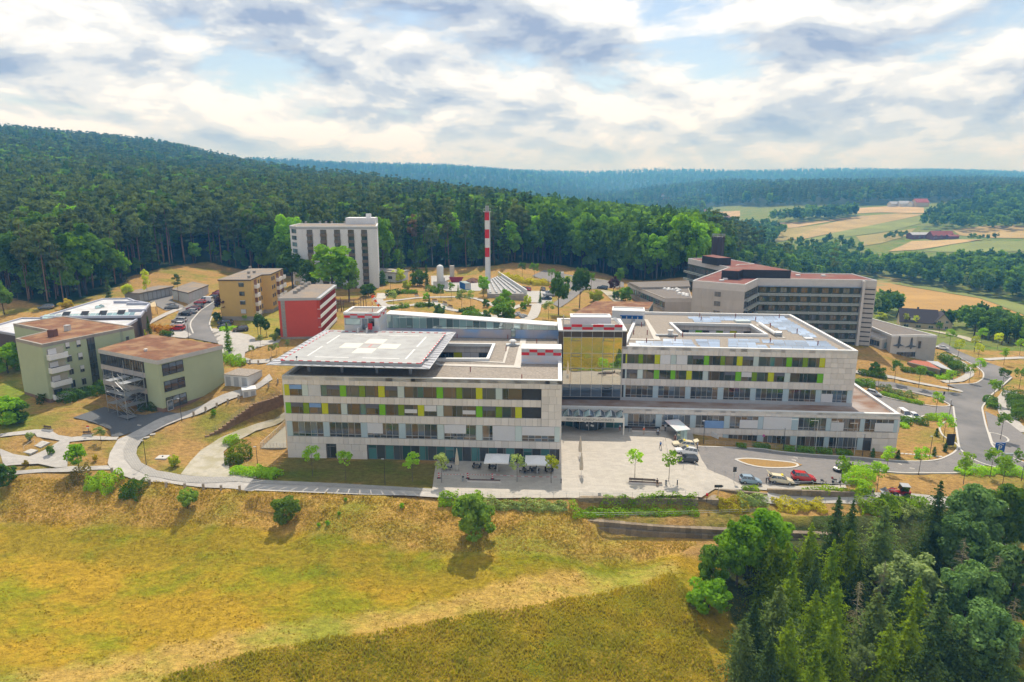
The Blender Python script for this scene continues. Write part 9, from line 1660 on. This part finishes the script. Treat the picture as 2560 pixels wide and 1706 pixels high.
# ---- bushes on the bank, young trees, campus trees (position = foot of the stem in the photograph)
for k,o,a,c,H,w,lb,cat in(('bushW',zm2,282,1530,5.4,1.0,'round willow bush on the bank below the left wing','bush'),('bushW1',zm2,1945,1655,8.4,.85,'tall leafy bush on the bank below the terrace','bush'),('bushW',zm1,1670,1185,4.0,1.0,'small leafy bush on the bank beside the bollards','bush'),('broadM',zm1,705,850,5.6,1.25,'small bright maple where the paths meet','tree'),('bushD',zm1,8,980,4.5,1.2,'dark bush at the left picture edge of the bank','bush'),('youngS',zm1,905,605,3.6,1.5,'loose little tree behind the bench','tree'),('bushS',zm1,265,580,1.9,.9,'small round bush on the stepped lawn','bush'),('bush1',zm1,455,700,1.9,.8,'sparse shrub beside the garden steps','bush'),('bushG',zm1,850,762,1.5,.7,'small withered shrub on the dry lawn','bush'),('bushG',zm1,232,800,1.2,.9,'tiny withered shrub on the narrow lawn','bush'),('bushY',zm1,1555,808,2.5,.9,'yellow-green shrub on the dry lawn','bush'),('bushM',zm1,1905,350,1.4,.9,'tiny shrub beside the rising path','bush'),('bushM',zm1,60,430,6.0,1.3,'broad leafy bush at the left picture edge','bush'),('bushD',zm1,160,420,5.0,1.0,'dark bush left of the green house','bush'),('bushM',zl,70,1330,8.0,1.0,'bright leafy tree left of the green house','tree'),('broad1',zl,40,810,11,1.0,'leafy tree at the left picture edge before the pines','tree'),('bushG',zl,600,758,3.6,1.2,'golden shrub behind the flat white roof','bush'),('broadY',zl,1140,690,6.5,1.2,'yellow-green tree behind the flat white roof','tree'),('spruce1',zl,975,690,9,1.2,'soft green larch behind the flat white roof','tree'),('birchY',zl,1325,715,12.5,.8,'slender yellow-leaved tree before the garages','tree'),('pine2',zl,1592,690,10,1.2,'lone pine at the corner of the pale garage','tree'),('broadP',zl,2000,850,8.5,1.1,'dark copper-leaved tree beside the yellow block','tree'),('columnM',zl,2040,1142,8.2,1.0,'upright leafy tree at the turning circle','tree'),('broad0',zs5,1215,1062,7.0,.95,'round leafy tree before the yellow block lawn','tree'),('broad2',zs5,1290,1045,5.0,.8,'smaller tree behind the round one on the yellow block lawn','tree'),('column',zl,1330,980,5.5,.9,'dark column cypress beside the kindergarten path','tree'),('bushY',zl,1260,1000,2.4,1.2,'yellow-green shrub before the dark brick wall','bush'),('bushS',zs5,1400,1110,2.6,1.1,'grey-green shrub at the corner of the red block','bush'),('bushD',zs5,1450,1060,2.8,.8,'dark shrub against the red block','bush'),('bushD',zs5,920,830,2.6,1.0,'dark shrub at the foot of the yellow block','bush'),('bushD',zs5,650,850,3.0,1.0,'green shrub below the copper tree','bush'),('broadM',zq(L2,3.5641),690,900,21,1.5,'huge light green tree before the white tower block','tree'),('broad1',zq(L2,3.5641),830,905,15,1.3,'leafy tree right of the huge one before the tower','tree'),('broad2',zq(L2,3.5641),330,790,16,1.3,'dark leafy tree between yellow block and tower','tree'),('broad3',zq(L2,3.5641),480,850,14,1.0,'leafy tree behind the red block','tree'),('bushD',zq(L2,3.5641),1000,860,5,1.3,'dark shrubs at the foot of the tower block','bush'),('broadM',zq(L2,3.5641),1135,690,27,.75,'tall bright tree directly right of the tower block','tree'),('spruce0',zq(L2,3.5641),1300,705,18,1.0,'dark spruce behind the bungalow','tree'),('spruce2',zq(L2,3.5641),1430,690,16,1.1,'light spruce right of the bungalow','tree'),('bush1',zq(L2,3.5641),1440,765,6.5,1.2,'round green bush beside the yard','bush'),('column',zq(L2,3.5641),1522,775,9.5,.9,'dark cypress left of the gas tank','tree'),('bushY',zq(L2,3.5641),1270,730,6,1.0,'yellow-green bush behind the bungalow','bush'),('thuja',zq(L2,3.5641),1130,760,6.5,1.3,'pointed green thuja before the bungalow','tree'),('bushY',zq(L2,3.5641),1345,800,4,1.0,'light bush on the upper park lawn','bush'),('broadM',zq(L2,3.5641),2025,862,8.0,1.1,'bright green round tree before the roof-light hall','tree'),('youngM',zq(L2,3.5641),1648,890,6,1.0,'young tree on the park lawn before the tank','tree'),('youngM',zgd,1008,575,6,1.0,'young tree in the middle of the park lawn','tree'),('columnM',zgd,1100,560,5,1.0,'small spruce in the middle of the park lawn','tree'),('youngS',zgd,1148,720,7,1.2,'loose tree beside the park path bend','tree'),('youngS',zgd,1265,705,6.5,1.0,'loose tree right of the park path bend','tree'),('youngS',zgd,240,690,6,1.2,'bare-branched tree at the left of the park','tree'),('bushM',zgd,670,590,2.8,.9,'small round bush above the benches','bush'),('column',zgd,715,680,4.4,1.0,'dark conical shrub by the park path','bush'),('bushB',zgd,850,815,4.4,.9,'upright blue-green shrub behind the corridor','bush'),('bushB',zgd,1465,870,3.6,1.1,'upright blue-green shrub at the path end','bush'),('bush0',zgd,1690,885,8.0,1.2,'large round bush in the park behind the corridor','bush'),('bushM',zgd,1735,650,5.5,.8,'green bush behind the large round one','bush'),('bushD',zgd,1472,690,3,.9,'dark round bush on the park slope','bush'),('bushY',zgd,2022,665,4,.8,'light upright bush at the ramp','bush'),('bushM',zgd,1968,730,3,.8,'small round bush by the rockery','bush'),('columnM',zgd,2195,625,5,.9,'small fir at the ramp','tree'),('youngS',zgd,340,745,3.2,1.0,'small tree in the park meadow','tree'),('broad2',zl3,415,880,14.5,.85,'dark oval tree left of the pavilion','tree'),('broad0',zl3,600,822,14.5,.85,'dark oval tree nearer the pavilion','tree'),('bushY',zl3,750,770,5,1.2,'bright green bush above the pavilion roof','bush'),('broadP',zl3,905,705,8,1.0,'dark copper-leaved tree left of the low grey wing','tree'),('bushP',zl3,1345,880,5.5,1.2,'dark copper-leaved bush before the low grey wing','bush'),('bushD',zl3,925,745,3.6,.9,'dark shrub below the copper tree','bush'),('bush1',zl3,1010,760,6,1.0,'green bush against the low grey wing','bush'),('youngM',zl3,92,555,7,1.1,'first young tree from the left on the shrub slope','tree'),('youngM',zl3,198,580,8,1.1,'second young tree from the left on the shrub slope','tree'),('youngM',zl3,352,612,7,1.1,'young tree before the forest car park','tree'),('youngY',zl3,500,680,7,1.2,'yellowish young tree at the forest car park','tree'),('broad1',zl3,600,640,9,.9,'light tree behind the dark oval trees','tree'),('youngM',zl3,705,670,8,1.1,'young tree beside the forest lane','tree'),('broad1',zl3,960,640,9,.9,'bright tree behind the copper tree','tree'),('youngS',zl3,325,920,6,1.4,'straggly little tree behind the glass tower','tree'),('bushM',zl4,980,870,8,1.0,'bright green bush tree beside the old hospital end','tree'),('bushY',zl4,1010,925,4,1.6,'yellow-green shrubs behind the bird annexe','bush'),('bushD',zl4,940,1390,3.2,1.0,'dark bush at the foot of the mound','bush')):
 tree_px(k,*o(a,c),H,lb,cat=cat,wide=w)
yt=[('shaded lawn',zm2,[(505,1112),(800,1142),(1395,1157),(1655,1168)],['young0','young1','young0','youngS'],6.2),('terrace edge',zm3,[(45,1162),(350,1172)],['youngS','youngY'],6.0),('plaza bench',zm3,[(1095,1135),(1395,1158)],['young2','young2'],6.4),('exit road lawn',zm4,[(645,1202),(970,1245),(1055,1082),(1340,1088)],['young2','young1','young0','young2'],6.2),('car park islands',zm4,[(1495,562),(1560,802),(2000,462),(2070,782),(2085,330),(2235,335)],['young2','young0','young1','youngM','youngM','youngM'],6.6),('side lane',zm4,[(980,322),(1125,272),(1340,322),(1605,352),(1790,272),(1880,218)],['youngM','youngM','youngM','young2','young2','young0'],6.4),('access road',zl4,[(1520,1075),(1615,1162),(1690,1262),(1835,1217),(1870,1292),(1895,1152)],['youngM','young0','youngY','youngY','youngY','young0'],6.8),('upper right lawn',zl4,[(1220,985),(1310,1005),(2040,1190),(2100,1327),(2240,1242)],['youngY','youngY','youngY','young0','young0'],6.4),('exit road corner',zm4,[(1740,1180),(1975,1122),(2085,1200),(2255,1152)],['young0','young0','young0','youngM'],7.0),('footpath loop',zs5,[(1100,1325),(1352,1320),(1420,1285),(1570,1240),(1210,1175),(1010,900)],['youngS','youngS','youngS','youngS','youngS','youngM'],3.2)]
for nm,o,pts,ks,H in yt:
 for i,((a,c),k)in enumerate(zip(pts,ks)):tree_px(k,*o(a,c),H*RNG. uniform(.92,1.08),'%s young tree of the %s, counted from the left in the picture'%(ORD[sorted(pts). index((a,c))],nm),cat='tree',group='young trees of the '+nm,wide=1.12)
for i,(a,c)in enumerate(((930,937),(1155,952),(1335,947),(1478,925),(1577,890),(1500,752))):tree_px('thuja',*zm4(a,c),2.2,('dark cone thuja at the podium corner','dark cone thuja beside the first stepping stone','dark cone thuja in the middle of the stepping stones','dark cone thuja left of the notice board','dark cone thuja below the notice board','dark cone thuja alone at the kerb bend')[i],cat='thuja')
# small green weeds on the straw bank
for i,(a,c)in enumerate(((800,1330),(1300,1390),(740,1455),(640,1545),(560,1555))):tree_px('bushM',*zm2(a,c),.7+.2*(i%2),'%s small green weed tuft on the straw bank'%ORD[i],cat='weed',group='weed tufts on the bank')
# ---- grass that has height
def tufts(name,poly,n,w,h,m,seed,label,ylim=(40,140),lean=.35):
 rs=np. random. RandomState(seed);P=np. array(poly);x=rs. uniform(max(P[:,0]. min(),-110),min(P[:,0]. max(),110),n*3);y=rs. uniform(max(P[:,1]. min(),ylim[0]),min(P[:,1]. max(),ylim[1]),n*3);k=inside(poly,x,y)&(np. abs(x)<.82*y+12);x,y=x[k][:n],y[k][:n];n=len(x)
 clump=np. sin(x*.9+2*np. sin(y*.5))+np. sin(y*1.1+x*.3);z=hh(x,y)-.03;a=rs. uniform(0,np. pi,n);hgt=h*rs. uniform(.5,1.3,n)*(1+.25*clump);dx,dy=np. cos(a)*w*rs. uniform(.6,1.4,n),np. sin(a)*w*rs. uniform(.6,1.4,n);lx,ly=rs. normal(size=n)*lean*hgt,rs. normal(size=n)*lean*hgt
 V=np. stack([np. stack([x-dx,y-dy,z],1),np. stack([x+dx,y+dy,z],1),np. stack([x+dx*.5+lx,y+dy*.5+ly,z+hgt],1),np. stack([x-dx*.6+lx,y-dy*.6+ly,z+hgt*.9],1)],1). reshape(-1,3)
 tag(add(name,mesh_np(name,V,np. arange(4*n). reshape(n,4),m)),label,kind='stuff')
tufts('tall_grass',[(p[0],p[1]+.9)for p in TALL],70000,.12,.34,lm_tall,1,'tall golden-green meadow grass before the grove',(48,112))
bankp=wpoly([(0,1200),(280,1192),(640,1226),(1030,1250),(1100,1268),(1450,1292),(1500,1348),(1760,1352),(1700,1382),(1400,1388),(1100,1385),(900,1350),(640,1318),(300,1312),(0,1305)])
tufts('dry_grass',bankp,26000,.10,.20,lm_straw,2,'dry straw tufts on the bank below the path',(90,130),.8)
tufts('mown_grass',MEADOW,45000,.13,.10,leafmat('mown_blades',(.20,.145,.018),(.28,.19,.03),.3),3,'short mown meadow grass',(50,112),.8)
# ================================================================== THE AIR OVER THE VALLEY
b=MB();hm=bpy. data. materials. new('summer_haze');hm. use_nodes=True;nt=hm. node_tree;nt. nodes. clear();o_=nt. nodes. new('ShaderNodeOutputMaterial');pv=nt. nodes. new('ShaderNodeVolumePrincipled');pv. inputs['Color']. default_value=(0.12,0.46,1.0,1);pv. inputs['Density']. default_value=HAZE;pv. inputs['Absorption Color']. default_value=(1,1,1,1);nt. links. new(pv. outputs[0],o_. inputs['Volume'])
b. box(-5400,5400,-1100,5800,-60,260,hm);tag(b. build('haze'),'blue summer haze over the valley',kind='stuff')
# ------------------------------------------------------------------ the forest
def scatter(poly,step,y0,y1,seed,jit=0.42):
 rs=np. random. RandomState(seed);P=np. array([p[:2]for p in poly]);x0,x1=P[:,0]. min(),P[:,0]. max()
 x0=max(x0,-1.02*y1-40);x1=min(x1,1.02*y1+40)
 gx,gy=np. meshgrid(np. arange(x0,x1,step),np. arange(max(y0,P[:,1]. min()),min(y1,P[:,1]. max()),step));gx=gx. ravel()+rs. uniform(-jit,jit,gx. size)*step;gy=gy. ravel()+rs. uniform(-jit,jit,gy. size)*step
 k=inside(poly,gx,gy)&(gy>=y0)&(gy<y1)&(np. abs(gx)<0.86*gy+25)
 return gx[k],gy[k]
def where(px):
 for lim,t in((150,'behind the flat white-roofed house'),(330,'behind the left end of the garages'),(520,'behind the garages'),(735,'behind the yellow block'),(960,'behind the white tower block'),(1130,'behind the bungalow and steel tank'),(1290,'behind the striped chimney'),(1420,'behind the parking ramp'),(1600,'behind the low grey wing')):
  if px<lim:return t
 return 'behind the red-roofed hospital'
FZ=[]
def plant_forest():
 near=[]
 # a looser understorey of broadleaf trees along the edge, then the high trees
 e=FOREST_EDGE;rs=np. random. RandomState(3)
 for i in range(len(e)-1):
  L_=math. hypot(e[i+1][0]-e[i][0],e[i+1][1]-e[i][1]);n=max(1,int(L_/5.2))
  for k in range(n):
   t=(k+rs. uniform(0,1))/n;x=e[i][0]+(e[i+1][0]-e[i][0])*t+rs. uniform(-2,2);y=e[i][1]+(e[i+1][1]-e[i][1])*t+rs. uniform(-1,7)
   if rs. uniform()<(0.45 if x<-120 else 0.8):near. append((x,y,'under',rs. uniform(0.3,0.62)))
 for(st,y0,y1,sd)in((5.0,100,430,1),(7.5,430,900,2),(13,900,1700,3),(19,1700,2900,4),(34,2900,5400,5)):
  X,Y=scatter(FOREST,st,y0,y1,sd)
  for x,y in zip(X,Y):near. append((x,y,'high',0))
 X=np. array([n[0]for n in near]);Y=np. array([n[1]for n in near]);Zz=hh(X,Y)
 patch=np. sin(X/47+1.3*np. sin(Y/61))+np. sin(Y/53+X/97)
 for(x,y,kd,s),z,pt in zip(near,Zz,patch):
  px=px_of(x,y,z)[0];u=rs. uniform();r=math. hypot(x,y)
  if kd=='under':key=rs. choice(['broad0','broad1','broadM','broad3','broadB']);sc=s*1.25
  else:
   brd=0.10+(0.28 if pt>0.8 else 0)+(0.75 if 1330<px<1780 and r<900 else 0)+(0.5 if 440<px<740 and y<310 else 0)
   if u<brd:key=rs. choice(['broad0','broad1','broad2','broad3','broadM','broadM' if u<brd*0.4 else 'broad1']);sc=rs. uniform(0.9,1.65)
   elif u<brd+(0.55 if 960<px<1330 or pt<-0.9 else 0.12):key=rs. choice(['spruce0','spruce1','spruce2']);sc=rs. uniform(0.68,1.2)
   elif u>0.995:key='pineD';sc=rs. uniform(0.8,1.0)
   elif u>0.97 and px>1000:key='birch0';sc=rs. uniform(0.9,1.15)
   else:key=rs. choice(['pine0','pine1','pine2','pine3']);sc=rs. uniform(0.74,1.14)
   if y>900:sc*=1.15
   if y>1700:sc*=1.15
   if y>2900:sc*=1.3
  FZ. append([x,y,z-0.2,str(key),sc,px])
plant_forest()
# tree belts of the valley, woods on the right-hand hills, village trees
BELTS=[([(1690,648),(1760,628),(1900,642),(2050,642),(2120,652),(2180,672),(2191,697),(2080,702),(1960,692),(1850,668),(1740,655)],7.5,0.72,1),([(2150,672),(2300,678),(2420,670),(2560,682),(2700,692),(2700,792),(2545,757),(2377,731),(2191,697)],7.5,0.85,2),([(2385,815),(2420,812),(2480,815),(2560,840),(2620,870),(2560,868),(2478,860),(2395,827)],5.0,0.52,3),([(2185,796),(2200,770),(2255,775),(2255,794)],5.5,0.6,4),([(2345,822),(2350,806),(2380,808),(2382,826)],5.0,0.4,5),([(1920,560),(1990,545),(2140,535),(2140,547),(2000,560)],9,0.95,6),([(2296,574),(2335,540),(2560,500),(2800,490),(2800,570),(2560,578),(2400,582)],12,0.95,7),([(1720,600),(1760,575),(1900,570),(1960,590),(1900,625),(1780,620)],10,0.75,8),([(1560,515),(1700,500),(1780,530),(1700,545),(1600,530)],24,0.55,9),([(2205,596),(2262,588),(2270,598),(2210,604)],10,0.42,10),([(2415,596),(2500,596),(2505,604),(2420,604)],9,0.42,11),([(1480,490),(1560,482),(1700,490),(1690,500),(1560,498)],34,0.7,12),([(1960,610),(2150,612),(2160,640),(2000,640)],14,0.62,13)]
for px,st,sc,sd in BELTS:
 p=wpoly(px);X,Y=scatter(p,st,50,4000,50+sd);rs=np. random. RandomState(sd);Zz=hh(X,Y)
 for x,y,z in zip(X,Y,Zz):
  u=rs. uniform();key=rs. choice(['broad0','broad1','broad2','broad3','broadB'])if u<0.86 else rs. choice(['birch0','birchM','spruce1'])
  FZ. append([x,y,z-0.2,str(key),sc*rs. uniform(0.75,1.2)*(0.85 if key[:2]in('bi','sp')else 1.15),9999 if x>60 else 1500])
CONI=('pine','spru')
def place_forest():
 FZ. sort(key=lambda f:f[0]**2+f[1]**2)
 cnt={'c':0,'b':0};rest=[]
 nm={'pine':'tall bare-trunked pine in the high forest ','spru':'dark pointed spruce in the high forest ','broa':'rounded broadleaf tree at the forest edge ','birc':'slender pale birch in the forest '}
 for x,y,z,key,sc,px in FZ:
  c='c' if key[:4]in CONI else 'b'
  if cnt[c]<295 and px_of(x,y,z)[0]>-70 and px_of(x,y,z)[0]<2640:
   cnt[c]+=1
   if px==9999:lb={'b':'leafy tree in the valley belt beyond the red-roofed hospital','c':'conifer in the valley belt beyond the red-roofed hospital'}[c]if y<420 else 'leafy tree among the distant valley groves';gr='trees of the valley'
   else:lb=nm[key[:4]]+where(px);gr='trees of the forest '+where(px)
   sx=RNG. uniform(0.9,1.12)
   clone(PROTO[key],Matrix. Translation((x,y,z))@Matrix. Rotation(RNG. uniform(0,6.28),4,'Z')@Matrix. Diagonal((sc*sx,sc*sx,sc,1)),lb,gr,'tree')
  else:rest. append((x,y,z,key,sc))
 return rest
REST=place_forest()
# low-detail shapes for the mass of the wood
def far_shapes():
 keys=['pine','spru','broaA','broaB','birc'];col=bpy. data. collections. new('wood_shapes');obs=[]
 def one(nm,cr,m):
  V,F=cr;o=bpy. data. objects. new(nm,mesh_np(nm,V,F,m));col. objects. link(o);obs. append(o)
 one('a_pine',crown_pine(26,3.3,170,1.05,201,0.5)[0],lm_pine);one('b_spruce',crown_spruce(24,3.6,5,11,1.35,202,7,4),lm_spruce)
 one('c_broad',crown_broad(4.8,10.5,6.6,260,1.15,203,22,0.36),lm_mid);one('d_broad',crown_broad(4.8,10.5,6.6,260,1.15,204,22,0.36),lm_dark);one('e_birch',crown_broad(3.2,14,7,170,0.9,205,16,0.36),lm_grey)
 return col
def gn_wood(name,pts,col,label):
 me=bpy. data. meshes. new(name);me. vertices. add(len(pts));me. vertices. foreach_set('co',np. array([p[:3]for p in pts],np. float32). ravel())
 ix={'pine':0,'spru':1,'broa':2,'birc':4}
 a=me. attributes. new('pick','INT','POINT');a. data. foreach_set('value',np. array([ix[p[3][:4]]+(1 if p[3][:4]=='broa' and p[3][-1]in '02' else 0)for p in pts],np. int32))
 a=me. attributes. new('size','FLOAT','POINT');a. data. foreach_set('value',np. array([p[4]for p in pts],np. float32))
 a=me. attributes. new('turn','FLOAT','POINT');a. data. foreach_set('value',NP. uniform(0,6.28,len(pts)). astype(np. float32))
 ng=bpy. data. node_groups. new(name,'GeometryNodeTree');ng. interface. new_socket('Geometry',in_out='INPUT',socket_type='NodeSocketGeometry');ng. interface. new_socket('Geometry',in_out='OUTPUT',socket_type='NodeSocketGeometry')
 N=ng. nodes. new;L=ng. links. new;gi=N('NodeGroupInput');go=N('NodeGroupOutput');ip=N('GeometryNodeInstanceOnPoints');ci=N('GeometryNodeCollectionInfo')
 ci. inputs['Collection']. default_value=col;ci. inputs['Separate Children']. default_value=True;ci. inputs['Reset Children']. default_value=True
 def attr(nm,ty):
  n=N('GeometryNodeInputNamedAttribute');n. data_type=ty;n. inputs[0]. default_value=nm
  return[o for o in n. outputs if o. enabled and o. name=='Attribute'][0]
 L(gi. outputs[0],ip. inputs['Points']);L(ci. outputs[0],ip. inputs['Instance']);ip. inputs['Pick Instance']. default_value=True;L(attr('pick','INT'),ip. inputs['Instance Index'])
 cx=N('ShaderNodeCombineXYZ');L(attr('turn','FLOAT'),cx. inputs[2]);L(cx. outputs[0],ip. inputs['Rotation']);L(attr('size','FLOAT'),ip. inputs['Scale']);L(ip. outputs[0],go. inputs[0])
 o=add(name,me);md=o. modifiers. new('trees','NODES');md. node_group=ng;tag(o,label,kind='stuff');return o
gn_wood('forest',REST,far_shapes(),'mixed forest covering the hills to the horizon')
